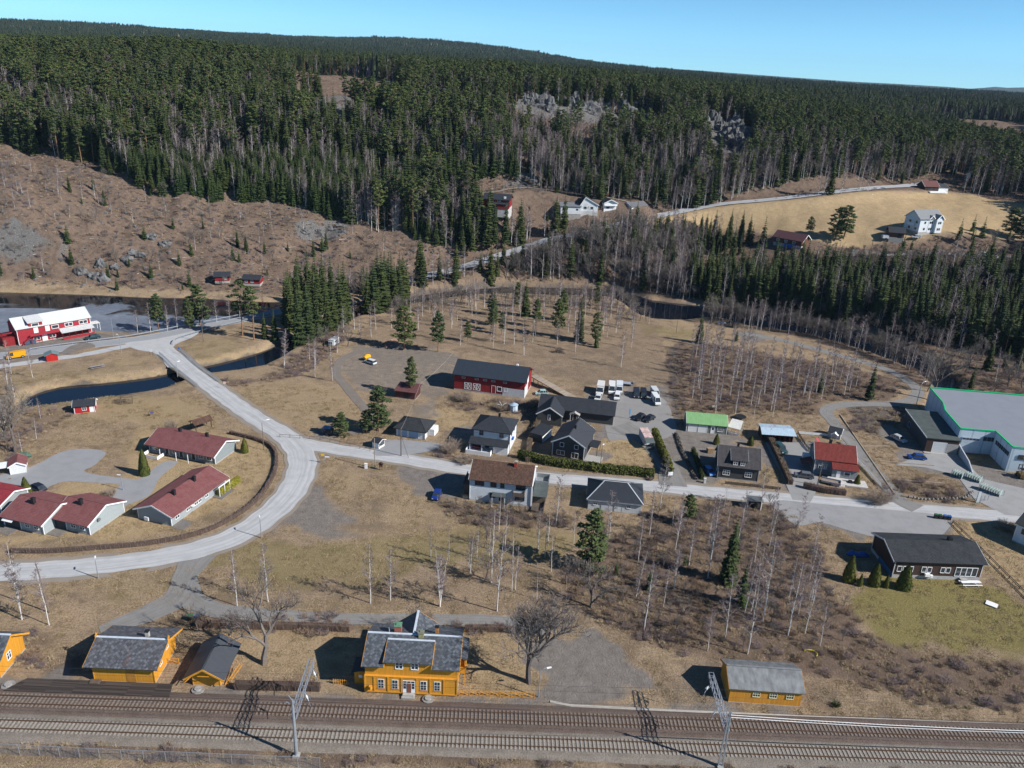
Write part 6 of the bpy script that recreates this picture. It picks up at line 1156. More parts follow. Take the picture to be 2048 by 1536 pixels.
# 17 --- low workshop and warehouse ------------------------------------------------------------------
WP = M_board((.52, .62, .7), 3.2, False, .02); GRN = M_plain((.0, .5, .16), .5)
e, L = site('workshop', (1848, 903), (1910, 909), 'dark flat roofed workshop with pale garage door beside the warehouse', 'workshop', D=17.5, L=8.2); D = 17.5
m = MB(); m.box(0, 0, 0, L, D, 4.0); m.build('wall', M_board((.05, .06, .075), .6, False, .08), e); m = MB(); roof_slab(m, [(-.3, -.3, 4.05), (L + .2, -.3, 4.05), (L + .2, D + .3, 4.6), (-.3, D + .3, 4.6)], .2); r_ = m.build('roof', FELT, e); part_box(r_, 'bargeboard', WHT, (-.36, -.36, 4.0, -.3, D + .3, 4.85)) if False else None
m = MB(); m.bar((-.33, -.3, 4.2), (-.33, D + .3, 4.75), .06, .3); m.build('bargeboard', WHT, r_); part_box(e, 'front_cladding', BRN, (.02, -.06, .2, 1.6, -.005, 4.0), (1.6, -.06, 3.3, 5.4, -.005, 4.0), (5.4, -.06, 2.9, L, -.005, 4.0)); part_box(e, 'plinth', CONC, (5.4, -.08, 0, L, -.01, 2.9), (-.3, -1.0, 0, L, -.1, .12)); door(e, 'F', 1.8, .1, 3.4, 2.9, L, D, M_board((.62, .64, .65), .5, True, .03), WHT, 'garage_door'); win(e, 'L', 12.5, 1.2, 1.4, 1.4, L, D, M_plain((.2, .3, .4)), 0)
c1, c2, c3, c4 = flat(1908, 903), flat(1975, 906), flat(2003, 940), flat(2200, 965)
an = math.radians(-7.0); e = empty('warehouse', (*c1, 0), an, 'large pale blue warehouse with flat grey roof and bright green eaves trim', 'warehouse')
def loc(p): dx, dy = p[0] - c1[0], p[1] - c1[1]; return (dx * math.cos(-an) - dy * math.sin(-an), dx * math.sin(-an) + dy * math.cos(-an))
q2, q3 = loc(c2), loc(c3); WHH = 6.9
fp = [(0, 0), (q2[0], q2[1] * .3), (q2[0] + .3, -9.0), (48, -9.6), (48, 31), (2.2, 30), (1.8, 18), (.3, 12)]
FOOT.append([(c1[0] + x * math.cos(an) - y * math.sin(an), c1[1] + x * math.sin(an) + y * math.cos(an)) for x, y in fp])
m = MB(); k = len(fp); m.poly([(x, y, -.2) for x, y in fp] + [(x, y, WHH) for x, y in fp], [(i, (i + 1) % k, k + (i + 1) % k, k + i) for i in range(k)]); m.build('wall', WP, e)
m = MB(); m.poly([(x, y, WHH - .25) for x, y in fp], [tuple(range(k))]); r_ = m.build('roof', GRAVELR, e)
m = MB()
for i in range(k): m.bar((*fp[i], WHH), (*fp[(i + 1) % k], WHH), .3, .26)
m.build('eaves_trim', GRN, r_)
x2 = q2[0]
part_box(e, 'gate', M_plain((.48, .55, .62)), (1.0, -.12, .1, 5.6, -.02, 4.6)); part_box(e, 'gate_windows', GLASS, *[(1.2 + i * .85, -.16, 3.9, 1.9 + i * .85, -.13, 4.35) for i in range(5)])
part_box(e, 'window_band', GLASS, *[(6.4 + i * 1.05, q2[1] * .3 - .35, 3.9, 7.25 + i * 1.05, q2[1] * .3 - .05, 5.0) for i in range(3)])
m = MB()
for i in range(7): y0_ = -1.2 - i * 1.05; xx = x2 + .3 * (-y0_ / 9.0); m.box(xx - .1, y0_ - .85, 3.9, xx - .02, y0_, 5.0)
m.build('window', GLASS, e); m = MB()
for i in range(6): m.box(x2 + 2.2 + i * 1.5, -9.2 - .02 * i, 3.6, x2 + 3.5 + i * 1.5, -9.12, 4.9)
m.build('window', GLASS, e); part_box(e, 'door', M_plain((.5, .56, .62)), (x2 - .05, -3.4, .1, x2 + .3, -2.2, 2.2))
g0, g1 = flat(1912, 903), flat(1945, 947); m = MB(); dv = Vector((g1[0] - g0[0], g1[1] - g0[1])); ang_ = math.atan2(dv.y, dv.x); Lr = dv.length
m.prism([(0, 0), (Lr, 0), (Lr, .3), (Lr * .75, 1.8), (0, 2.7)], -.12, .12, 'y') if False else m.poly([(0, -.13, 0), (Lr, -.13, 0), (Lr, -.13, .3), (Lr * .7, -.13, 1.7), (0, -.13, 2.6), (0, .13, 0), (Lr, .13, 0), (Lr, .13, .3), (Lr * .7, .13, 1.7), (0, .13, 2.6)], [(0, 1, 2, 3, 4), (9, 8, 7, 6, 5), (1, 6, 7, 2), (2, 7, 8, 3), (3, 8, 9, 4)])
o = m.build('retaining_wall', M_plain((.45, .48, .52), .9)); o.location = (*g0, 0); o.rotation_euler.z = ang_; tag(o, 'sloping concrete wall between the two yards in front of the warehouse', 'retaining wall')
# 18 --- dark bungalow ------------------------------------------------------------------------------
e, L = site('dark_bungalow', (1783, 1155), (1957, 1161), 'long dark brown bungalow with glossy black tiled roof beside the lawn', 'house', D=9.5); D = 9.5
rf = shell(e, L, D, 4.1, 'gx', 1.6, BRN, TBLK, .5, .6, M_plain((.6, .62, .64)), .75, M_plain((.4, .4, .4))); chimney(rf, 13.2, 5.6, 4.6, 6.2, .8, BLACK, BLACK)
[win(e, 'F', x, 1.6, .75, 1.1, L, D, WHT, 0) for x in (.7, 1.85, 3.0, 5.6, 6.7, 9.4, 10.45)]; [win(e, 'F', x, .95, .95, 1.9, L, D, WHT, 0) for x in (12.4, 13.5, 14.6, 15.7)]; part_box(e, 'heat_pump', WHT, (6.2, -.7, .9, 7.2, -.2, 1.5), (7.3, -.7, .7, 7.8, -.2, 1.2)); part_box(e, 'steps', CONC, (13.2, -1.6, 0, 14.8, -.1, .35), (13.4, -1.0, .35, 14.6, -.1, .65)); part_box(e, 'side_base', M_plain((.03, .12, .24)), (-.08, 0, -.1, -.04, 6.0, 1.1))
# 19 --- white house right edge ---------------------------------------------------------------------
e, L = site('white_house', (2024, 1082), (2110, 1165), 'white house cut off by the right edge of the view', 'house', D=9, L=11); e.rotation_euler.z = math.radians(-52); shell(e, 11, 9, 4.6, 'gx', 2.0, WHITEB, TBLK, .5, .4, WHT, .3); [win(e, 'F', x, 2.6, 1.0, 1.1, L, 9, M_plain((.1, .12, .14)), 0) for x in (1.2, 3.4)]
# 20 --- red barn ---------------------------------------------------------------------------------------
e, L = site('red_barn', (908, 779), (1048, 797), 'big red barn with black sheet roof and white crossed barn doors', 'barn', D=10.6); D = 10.6
rf = shell(e, L, D, 5.2, 'gx', 2.6, REDB, M_ribs((.025, .035, .05), .5), .5, .5, M_plain((.1, .02, .02)), .4, CONC, corner=False); m = MB(); m.box(17.6, 5.2, 7.4, 18.2, 5.8, 8.4); m.build('roof_vent', WHT, rf)
XM = MB()
for x0 in (3.2, 4.35, 5.9, 7.05):
    XM.box(x0 - .05, -.08, .75, x0 + .05, -.01, 2.75); XM.box(x0 + .95, -.08, .75, x0 + 1.05, -.01, 2.75); XM.box(x0, -.08, .7, x0 + 1, -.01, .82); XM.box(x0, -.08, 2.68, x0 + 1, -.01, 2.8); XM.bar((x0, -.05, .8), (x0 + 1, -.05, 2.7), .06, .12); XM.bar((x0 + 1, -.055, .8), (x0, -.055, 2.7), .06, .12)
XM.build('barn_door', WHT, e); [win(e, 'F', x, 4.1, 1.0, .35, L, D, WHT, 0, big=.06) for x in (2.4, 6.4, 9.0, 11.5, 15.0)]; door(e, 'F', 11.6, .5, 1.1, 2.3, L, D, REDB); win(e, 'F', 13.3, 1.4, 1.2, 1.2, L, D, WHT, 0, big=.16); win(e, 'F', 15.4, 1.5, .9, 1.0, L, D, WHT, 0); part_box(e, 'white_base', M_plain((.55, .56, .58)), (14.9, -.05, 0, L + .05, -.01, 2.6), (L + .01, -.05, 0, L + .06, 5.0, 3.4))
m = MB(); m.face([(L + .07, 3.6, 3.2), (L + .07, 5.6, 3.2), (L + .07, 5.6, 6.0), (L + .07, 3.6, 6.0)]); m.build('loft_door', WHT, e)
rp = MB(); r0 = gp(1066, 766); r1 = gp(1150, 798); dv = Vector((r1[0] - r0[0], r1[1] - r0[1])); Lr = dv.length; rp.poly([(0, -1.3, 2.6), (Lr, -1.3, .1), (Lr, 1.3, .1), (0, 1.3, 2.6), (0, -1.3, 2.3), (Lr, -1.3, -.1), (Lr, 1.3, -.1), (0, 1.3, 2.3)], [(0, 1, 2, 3), (0, 4, 5, 1), (3, 2, 6, 7), (0, 3, 7, 4)])
for i in range(4): rp.box(1.0 + i * 1.8, -1.15, -.2, 1.15 + i * 1.8, -1.0, 2.2 - i * .45); rp.box(1.0 + i * 1.8, 1.0, -.2, 1.15 + i * 1.8, 1.15, 2.2 - i * .45)
o = rp.build('barn_ramp', M_board((.3, .25, .2), .3, True, .2)); o.location = (r0[0], r0[1], 0); o.rotation_euler.z = math.atan2(dv.y, dv.x); tag(o, 'long plank ramp leading up to the red barn gable', 'ramp')
e, L = site('timber_shed', (791, 795), (830, 800), 'low brown timber shed by the birches left of the red barn', 'shed', D=5.0); shell(e, L, 5.0, 2.2, 'shed', .5, M_board((.09, .035, .03), .2), M_plain((.12, .05, .05), .8), .4, .4, None, .1, corner=False); part_box(e, 'dark_inside_panel', BLACK, (2.5, -.04, .1, 4.0, -.01, 2.0))  # black panel on the wall paints the unlit inside; no hole is cut
# 22 --- red lodge by the lake ---------------------------------------------------------------------------
e, L = site('red_lodge', (39, 691), (188, 664), 'long red lodge with pale metal roof and covered veranda by the lake', 'lodge', D=9.5, L=22.0); D = 9.5
rf = shell(e, L, D, 5.4, 'gx', 2.4, REDH, SHEETW, .4, .35, WHT, .3, CONC); m = MB(); m.poly([(3.6, -.02, 5.2), (7.6, -.02, 5.2), (7.6, -.02, 6.9), (3.6, -.02, 6.9), (3.6, 3.8, 7.4), (7.6, 3.8, 7.4)], [(0, 1, 2, 3), (0, 3, 4), (1, 5, 2)]); m.build('dormer_wall', REDH, e); m = MB(); roof_slab(m, [(3.3, -.5, 6.8), (7.9, -.5, 6.8), (7.9, 4.6, 7.9), (3.3, 4.6, 7.9)], .12); m.build('dormer_roof', SHEETW, e)
win(e, 'F', 4.5, 5.4, 1.9, 1.0, L, D, WHT, 0, big=.14); [door(e, 'F', x, 3.2, 1.1, 1.9, L, D, WHT) for x in (4.9, 8.3)]; [win(e, 'F', x, 3.7, w, 1.0, L, D, WHT, b, big=.14) for x, w, b in ((10.2, 1.9, 0), (14.2, 2.2, 1), (18.6, 2.4, 1))]; [win(e, 'F', x, .9, 1.8, .9, L, D, WHT, 1) for x in (4.4, 9.0)]; door(e, 'F', 7.0, .2, 1.3, 2.1, L, D, WHT)
m = MB(); roof_slab(m, [(12.0, -3.0, 2.4), (22.2, -3.0, 2.4), (22.2, 0, 3.2), (12.0, 0, 3.2)], .12); m.build('veranda_roof', M_plain((.5, .52, .52)), e); part_box(e, 'veranda_wall', REDH, (12.2, -2.7, 0, 22.0, -2.6, .9)); part_box(e, 'veranda_post', REDB, *[(x, -2.75, .9, x + .12, -2.63, 2.4) for x in (12.2, 14.2, 16.2, 18.2, 20.2, 21.9)]); part_box(e, 'gallery', REDH, (3.2, -1.4, 2.6, 12, 0, 2.75), (3.2, -1.4, 2.75, 12, -1.34, 3.5)); part_box(e, 'gallery_post', REDB, *[(x, -1.35, 0, x + .1, -1.25, 2.6) for x in (3.4, 6.3, 9.4)]); m = MB(); m.bar((.6, -.9, .2), (3.4, -.9, 2.7), .9, .12); m.build('outside_stair', REDH, e)
part_box(e, 'side_annex', REDB, (-4.0, 1.4, 0, -.01, 8.0, 2.7), (-4.0, 1.4, 3.9, -3.9, 8.0, 4.4), (-4.0, 1.4, 3.9, 0, 1.5, 4.4)); part_box(e, 'canopy', M_plain((.7, .7, .66)), (22.4, .6, 2.6, 25.2, 3.6, 2.72)); part_box(e, 'canopy_post', WHT, (25.0, .7, 0, 25.1, .8, 2.6), (25.0, 3.4, 0, 25.1, 3.5, 2.6))
e, L = site('kiosk', (94, 724), (117, 721), 'small bright red kiosk with grey roof at the roadside', 'kiosk', D=2.6); shell(e, L, 2.6, 2.0, 'gy', .6, M_board((.45, .02, .015), .2), M_plain((.14, .2, .22)), .45, .3, None, .05, corner=False)
e, L = site('red_cabin', (150, 828), (196, 824), 'small red cabin with white corner boards beside the narrow river', 'cabin', D=3.6, L=4.8); shell(e, L, 3.6, 2.2, 'gx', .9, M_board((.42, .02, .025), .2), ROOFD, .4, .4, WHT, .1); win(e, 'F', 1.9, .9, .9, .9, L, 3.6, WHT, 1); part_box(e, 'white_panel', WHT, (3.6, -.05, .2, 4.6, -.01, 2.1)); part_box(e, 'bench', M_plain((.4, .2, .08)), (2.0, -.9, .3, 3.4, -.5, .45))
for A, B, lab in (((431, 571), (460, 569), 'smaller red lakeside cabin with black roof, left of the pair'), ((487, 573), (520, 576), 'larger red lakeside cabin with white windows, right of the pair')):
    e, L = site('red_cabin', A, B, lab, 'cabin', D=5, zoff=.4); shell(e, L, 5, 2.3, 'gx', 1.2, REDB, ROOFD, .5, .5, M_plain((.1, .1, .1)), .3, corner=False); [win(e, 'F', x, .9, .9, .9, L, 5, WHT, 1) for x in ((.8, 3.2) if 'larger' in lab else (3.6,))]
# 24 --- hillside houses -----------------------------------------------------------------------------------
e, L = site('red_house', (967, 425), (1013, 428), 'red house with black roof alone on the cleared slope above the road', 'house', D=8, L=12.5, zoff=-.3); e.rotation_euler.z = math.radians(-8)
shell(e, L, 8, 5.0, 'gx', 2.0, REDB, ROOFD, .6, .5, M_plain((.1, .02, .02)), 1.2, M_plain((.45, .45, .45)), corner=False, depth_below=3.5); m = MB(); roof_slab(m, [(2, -2.6, 3.0), (12.8, -2.6, 3.0), (12.8, 0, 3.6), (2, 0, 3.6)], .12); m.build('porch_roof', ROOFD, e); [win(e, 'F', x, 3.9, 1.3, .8, L, 8, WHT, 1, big=.14) for x in (2.6, 6.8)]; [win(e, 'F', x, 1.5, 1.3, 1.1, L, 8, WHT, 1, big=.14) for x in (3.0, 9.8)]; part_box(e, 'balcony', REDB, (7.0, -2.6, 1.0, 12.6, 0, 1.15), (7.0, -2.6, 1.15, 12.6, -2.5, 2.0)); part_box(e, 'balcony_base', M_plain((.5, .5, .5)), (7.2, -2.4, -3, 12.4, 0, 1.0)); m = MB(); m.box(9.6, .3, 3.4, 10.6, 1.0, 6.3); m.build('chimney', WHT, e)
e, L = site('white_house', (1160, 434), (1188, 431), 'white hillside house with steep grey roof and long side wing', 'house', D=8, L=8.5, zoff=-.3); e.rotation_euler.z = math.radians(3); shell(e, 8.5, 8, 4.0, 'gy', 3.4, WHITEB, TGRY, .5, .4, WHT, .8, M_plain((.5, .5, .5)), corner=False, depth_below=3, ridge_at=.25); [win(e, 'F', x, 1.9, 1.2, 1.0, L, 8, M_plain((.3, .33, .36)), 0) for x in (1.6, 5.0)]
part_box(e, 'side_wing', WHITEB, (-10, -2.0, -.6, 0, 4.5, 2.9)); m = MB(); roof_slab(m, [(-10.4, -2.4, 2.95), (.2, -2.4, 2.95), (.2, 4.8, 3.9), (-10.4, 4.8, 3.9)], .15); m.build('wing_roof', M_plain((.16, .17, .19)), e); part_box(e, 'wing_foundation', CONC, (-9.9, -1.9, -4, 0, 4.4, -.6)); part_box(e, 'wing_window', GLASS, (-9.0, -2.06, 1.2, -6.6, -2.01, 2.3), (-2.4, -2.06, 1.2, -1.4, -2.01, 2.0))
e, L = site('white_garage', (1207, 427), (1228, 427), 'white hillside garage with balcony gable, between the white houses', 'garage', D=7, L=6.5, zoff=-.3); shell(e, L, 7, 3.6, 'gy', 1.5, WHITEB, ROOFD, .5, .9, WHT, .4, WHITEB, corner=False, depth_below=3); part_box(e, 'balcony', WHT, (0, -1.3, 2.2, 6.5, 0, 2.3), (0, -1.3, 2.3, 6.5, -1.22, 3.0)); part_box(e, 'window', GLASS, (1.2, -.05, .6, 2.8, -.01, 1.5))
e, L = site('grey_house', (1262, 432), (1290, 430), 'low pale hillside house half hidden by trees near the road', 'house', D=7, L=10.5, zoff=-.3); shell(e, L, 7, 2.9, 'gx', 1.6, WHITEB, M_plain((.13, .13, .14)), .5, .4, WHT, .3, WHITEB, corner=False, depth_below=3); part_box(e, 'window', GLASS, (6, -.05, 1.0, 7.8, -.01, 2.0))
# 25 --- farm houses ------------------------------------------------------------------------------------------
e, L = site('big_white_house', (1834, 473), (1880, 473), 'large white three storey farmhouse with two front gables by the field', 'house', D=9.5, L=13.5, zoff=-.2); D = 9.5; L = 13.5; e.rotation_euler.z = math.radians(20); GRYR = M_plain((.2, .21, .22), .7)
shell(e, L, D, 6.6, 'gx', 3.4, WHITEH, GRYR, .5, .5, WHT, .4, CONC, corner=False, depth_below=3)
for x0, w_, dep in ((5.2, 3.0, .1), (8.6, 4.0, 1.4)):
    m = MB(); m.poly([(x0, -dep, 0), (x0 + w_, -dep, 0), (x0 + w_, -dep, 6.6), (x0, -dep, 6.6), (x0 + w_ / 2, -dep, 6.6 + w_ * .45), (x0, 4.5, 6.6), (x0 + w_, 4.5, 6.6), (x0, 4.5, 0), (x0 + w_, 4.5, 0)], [(0, 1, 2, 4, 3), (0, 3, 5, 7), (1, 8, 6, 2)]); m.build('gable_wall', WHITEH, e)
    m = MB(); zt = 6.6 + w_ * .45; roof_slab(m, [(x0 - .4, -dep - .4, 6.3), (x0 + w_ / 2, -dep - .4, zt), (x0 + w_ / 2, 4.6, zt), (x0 - .4, 4.6, 6.3)], .12); roof_slab(m, [(x0 + w_ / 2, -dep - .4, zt), (x0 + w_ + .4, -dep - .4, 6.3), (x0 + w_ + .4, 4.6, 6.3), (x0 + w_ / 2, 4.6, zt)], .12); m.build('gable_roof', GRYR, e)
    m = MB(); m.bar((x0 - .4, -dep - .45, 6.3), (x0 + w_ / 2, -dep - .45, zt + .1), .08, .35); m.bar((x0 + w_ / 2, -dep - .45, zt + .1), (x0 + w_ + .4, -dep - .45, 6.3), .08, .35); m.build('bargeboard', WHT, e)
    part_box(e, 'window', GLASS, *[(x0 + w_ / 2 - 1.0 + i * 1.1, -dep - .06, z, x0 + w_ / 2 - .2 + i * 1.1, -dep - .01, z + 1.1) for z in (1.2, 4.2) for i in (0, 1)]); part_box(e, 'attic_window', M_plain((.05, .2, .5)), (x0 + w_ / 2 - .4, -dep - .06, 6.9, x0 + w_ / 2 + .4, -dep - .01, 7.6))
part_box(e, 'side_window', GLASS, *[(-.06, y, z, -.01, y + 1.2, z + 1.1) for z in (1.2, 4.2) for y in (1.5, 5.5)], *[(2.6, -.06, z, 3.6, -.01, z + 1.1) for z in (1.2, 4.2)]); m = MB(); m.box(-.9, 2.5, 3.1, 0, 6.8, 3.25); m.box(-.9, 2.5, 3.25, -.84, 6.8, 4.1); m.build('balcony', WHT, e)
e, L = site('log_house', (1546, 490), (1604, 499), 'brown log farmhouse with dark red roof and white gable boards', 'house', D=8, L=14, zoff=-.3); shell(e, L, 8, 3.0, 'gx', 2.4, LOG, M_plain((.09, .04, .045), .8), .7, .9, WHT, .3, CONC, corner=False, depth_below=2.5); [win(e, 'F', x, 1.1, 1.2, .9, L, 8, WHT, 1, big=.14) for x in (1.5, 5.5, 9.5)]; part_box(e, 'blue_tarpaulin', BLUE, (6, -1.0, -1, 12, -.2, .6))
e, L = site('brown_shed', (1777, 479), (1803, 479), 'brown timber shed with black roof beside the big white farmhouse', 'shed', D=6, L=6.5, zoff=-.2); shell(e, L, 6, 2.6, 'gx', 1.9, LOG, ROOFD, .5, .6, LOG, .2, CONC, corner=False, depth_below=2); part_box(e, 'door', BLACK, (3.6, -.05, 0, 5.6, -.01, 2.1))
e, L = site('far_farmhouse', (1848, 385), (1896, 386), 'farmhouse with dark red roof and white terrace at the far end of the field', 'house', D=8, L=15, zoff=-.2); shell(e, 8.5, 7, 2.8, 'gx', 2.6, BRN, M_plain((.12, .05, .045), .8), .5, .5, WHT, .3, CONC, corner=False, depth_below=2.5); shell(e, 6.0, 6, 2.4, 'gx', 1.4, WHITEB, M_plain((.04, .045, .05)), .4, .3, WHT, .3, CONC, x0=8.8, corner=False, depth_below=2.5, roofname='wing_roof', wallname='wing_wall'); part_box(e, 'terrace', WHT, (2, -2.4, -.6, 13, 0, .3)); part_box(e, 'window', GLASS, (1.2, -.05, 1.2, 2.4, -.01, 2.3), (5.0, -.05, 1.2, 6.2, -.01, 2.3), (3.0, -.05, 1.2, 3.6, -.01, 2.0))
e, L = site('white_cabin', (1931, 361), (1940, 362), 'tiny white gable peeping out of the far right wood', 'cabin', D=8, L=5); shell(e, 5, 8, 3.0, 'gy', 2.2, WHITEB, M_plain((.2, .2, .2)), .3, .3, WHT, .3, CONC, corner=False)
# ------------------------------------------------------------------ hedges, fences, poles, vehicles and small things
def W2(p): x, y, z = gp(*p); return Vector((x, y, z))
def hedge(name, pts, w, h, mat, label, dens=26, leaf=(.14, .24), core=None, twig=False, cat='hedge', group=None, seed=1, jag=.12):
    rnd.seed(seed); c = [Vector((*p[:2], 0)) for p in smooth([W2(p)[:2] for p in pts], 5)]; mb = MB(); acc = 0
    for a, b in zip(c[:-1], c[1:]):
        L = (b - a).length; d = (b - a) / max(L, 1e-6); s = Vector((-d.y, d.x, 0)); 
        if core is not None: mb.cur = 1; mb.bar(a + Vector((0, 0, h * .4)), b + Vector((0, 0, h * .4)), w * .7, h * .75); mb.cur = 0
        for i in range(int(L * dens * (w + h) * .6)):
            p = a + d * U(0, L); bump_ = 1 + jag * math.sin((p.x + p.y) * 2.1) + U(-jag, jag)
            if twig:
                q = p + s * U(-.5, .5) * w * .8; t = q + Vector((U(-.25, .25), U(-.25, .25), h * U(.55, 1.08) * bump_)); z0 = h * U(0, .5); q = q.lerp(t, z0 / h * .6); sd = (t - q).cross(Vector((U(-1, 1), U(-1, 1), .1))).normalized() * .028; mb.face([q - sd, q + sd, t + sd * .5, t - sd * .5])
            else:
                a_ = U(-.15, 3.3); q = p + s * math.cos(a_) * w * .52 * bump_ + Vector((0, 0, max(.1, h * (.5 + .5 * math.sin(a_) * bump_) if math.sin(a_) > .4 else h * U(.05, .9)))); quad(mb, q, (s.x * math.cos(a_) + U(-.5, .5), s.y * math.cos(a_) + U(-.5, .5), U(0, 1)), (U(-1, 1), U(-1, 1), U(.2, 1)), U(*leaf), U(leaf[0] * 1.4, leaf[1] * 1.4))
    o = mb.build(name, [mat, core] if core is not None else mat); return tag(o, label, cat, group)
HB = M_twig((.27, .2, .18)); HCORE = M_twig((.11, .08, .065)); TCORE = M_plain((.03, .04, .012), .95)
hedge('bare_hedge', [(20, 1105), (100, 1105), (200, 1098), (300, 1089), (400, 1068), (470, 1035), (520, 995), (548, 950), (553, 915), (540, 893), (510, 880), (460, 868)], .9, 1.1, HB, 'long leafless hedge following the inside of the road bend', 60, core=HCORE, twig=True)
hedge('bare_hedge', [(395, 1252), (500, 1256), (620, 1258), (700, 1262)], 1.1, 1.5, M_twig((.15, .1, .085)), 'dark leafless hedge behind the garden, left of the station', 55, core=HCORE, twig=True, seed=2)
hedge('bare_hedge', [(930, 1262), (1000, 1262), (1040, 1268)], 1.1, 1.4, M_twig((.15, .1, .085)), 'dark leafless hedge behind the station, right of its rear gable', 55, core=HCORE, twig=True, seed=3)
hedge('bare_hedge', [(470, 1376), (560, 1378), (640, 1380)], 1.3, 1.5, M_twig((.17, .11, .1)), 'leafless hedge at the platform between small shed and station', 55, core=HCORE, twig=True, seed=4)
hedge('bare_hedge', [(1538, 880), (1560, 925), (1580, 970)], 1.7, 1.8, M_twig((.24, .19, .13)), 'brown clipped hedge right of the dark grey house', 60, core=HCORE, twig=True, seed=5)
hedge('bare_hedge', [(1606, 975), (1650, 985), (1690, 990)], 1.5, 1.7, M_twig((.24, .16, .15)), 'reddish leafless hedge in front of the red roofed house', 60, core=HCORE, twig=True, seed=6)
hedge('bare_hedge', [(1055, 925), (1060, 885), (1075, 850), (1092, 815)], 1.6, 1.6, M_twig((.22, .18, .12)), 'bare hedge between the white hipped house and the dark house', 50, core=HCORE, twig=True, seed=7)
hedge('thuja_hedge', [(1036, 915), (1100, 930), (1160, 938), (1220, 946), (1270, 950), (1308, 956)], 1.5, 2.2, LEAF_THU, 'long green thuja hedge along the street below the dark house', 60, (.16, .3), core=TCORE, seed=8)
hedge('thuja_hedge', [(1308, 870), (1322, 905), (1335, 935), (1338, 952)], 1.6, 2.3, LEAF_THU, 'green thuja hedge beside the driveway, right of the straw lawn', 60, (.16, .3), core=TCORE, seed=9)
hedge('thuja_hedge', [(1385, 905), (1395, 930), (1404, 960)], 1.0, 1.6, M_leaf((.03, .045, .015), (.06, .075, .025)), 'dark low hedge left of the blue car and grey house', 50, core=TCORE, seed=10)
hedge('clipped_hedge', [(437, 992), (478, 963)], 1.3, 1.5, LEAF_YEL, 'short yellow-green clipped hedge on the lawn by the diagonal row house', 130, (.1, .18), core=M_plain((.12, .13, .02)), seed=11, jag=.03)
hedge('stone_bank', [(1352, 868), (1362, 900), (1380, 935), (1392, 960)], .8, .5, M_plain((.13, .12, .11), .95, 0.0, .4, 3.), 'dark stone edging between driveway and gravel yard', 60, (.2, .35), cat='stone edging', seed=12)
THM = thuja_proto(4.0, .95, 5); THM = THM.build('thuja', LEAF_THU); COL.objects.unlink(THM)
def thuja(px, top, h, w, lab, nm='thuja_tree', cat='thuja'):
    x, y, z = gp(*px); h = hfromtop(x, y, z, top); o = THM.copy(); COL.objects.link(o); o.name = nm; o.location = (x, y, z); o.scale = (w, w, h / 4); o.rotation_euler.z = U(0, 6); tag(o, lab, cat)
for a in (((290, 950), 900, 4, 1.25, 'tall green thuja between the two upper row houses'), ((490, 905), 877, 3, .95, 'cone shaped thuja at the gable of the upper row house'), ((55, 992), 955, 4, 1.15, 'green thuja beside the dark car by the terrace'), ((1696, 1162), 1113, 4, 1.3, 'leftmost rounded thuja at the corner of the bungalow lawn'), ((1747, 1170), 1128, 4, 1.2, 'middle rounded thuja at the bungalow lawn'), ((1806, 1177), 1132, 4, 1.5, 'widest thuja, close to the bungalow wall'), ((1719, 1172), 1148, 3, .5, 'thin small thuja between the left and middle rounded ones'), ((1771, 1175), 1150, 3, .55, 'thin small thuja between the middle and widest ones'),
          ((1501, 890), 872, 3, .95, 'small thuja behind the dark grey house'), ((1432, 888), 868, 3, .9, 'thuja at the rear corner of the dark grey house'), ((1713, 970), 950, 3, .8, 'little thuja at the deck of the red roofed house')): thuja(a[0], a[1], a[2], a[3], a[4])
BP = [o.copy() for o in BUSH]
def shrub(px, R, h, lab, mat=None, seed=1, n=110, nm='bare_shrub', cat='shrub'):
    x, y, z = gp(*px); o = bush_proto(R, h, n, seed, .04).build(nm, mat or M_twig((.26, .21, .17))); o.location = (x, y, z); tag(o, lab, cat)
for i, a in enumerate((((343, 866), 2.0, 3.8, 'rounded leafless shrub behind the upper row house'), ((442, 1000 - 22), .01, .01, ''), ((222, 993), 1.6, 2.2, 'leafless shrub on the grass triangle by the terrace car park'), ((900, 905), 3.2, 3.6, 'large grey leafless shrub beside the white hipped house'), ((930, 925), 3.0, 1.8, 'wide low brown shrub below the white hipped house'), ((1755, 1005), 3.8, 3.4, 'large brown rounded shrub at the gravel road corner'), ((925, 800), 3.6, 2.6, 'straw brown shrub in front of the red barn'), ((1005, 820), 3.0, 2.4, 'brown shrub between red barn and the hipped house'), ((2010, 1058), 2.6, 2.0, 'grey leafless shrub on the straw lawn by the street'), ((1300, 960), 1.0, 1.0, 'small bare shrub at the end of the thuja hedge'), ((1672, 1412), .8, .9, 'tiny green shrub beside the tracks'), ((1075, 812), 3.0, 2.4, 'dark bare shrub beside the barn ramp'))):
    if a[3]: shrub(a[0], a[1], a[2], a[3], LEAF_PIN if 'green' in a[3] else None, 400 + i, int(60 + 50 * a[1]))
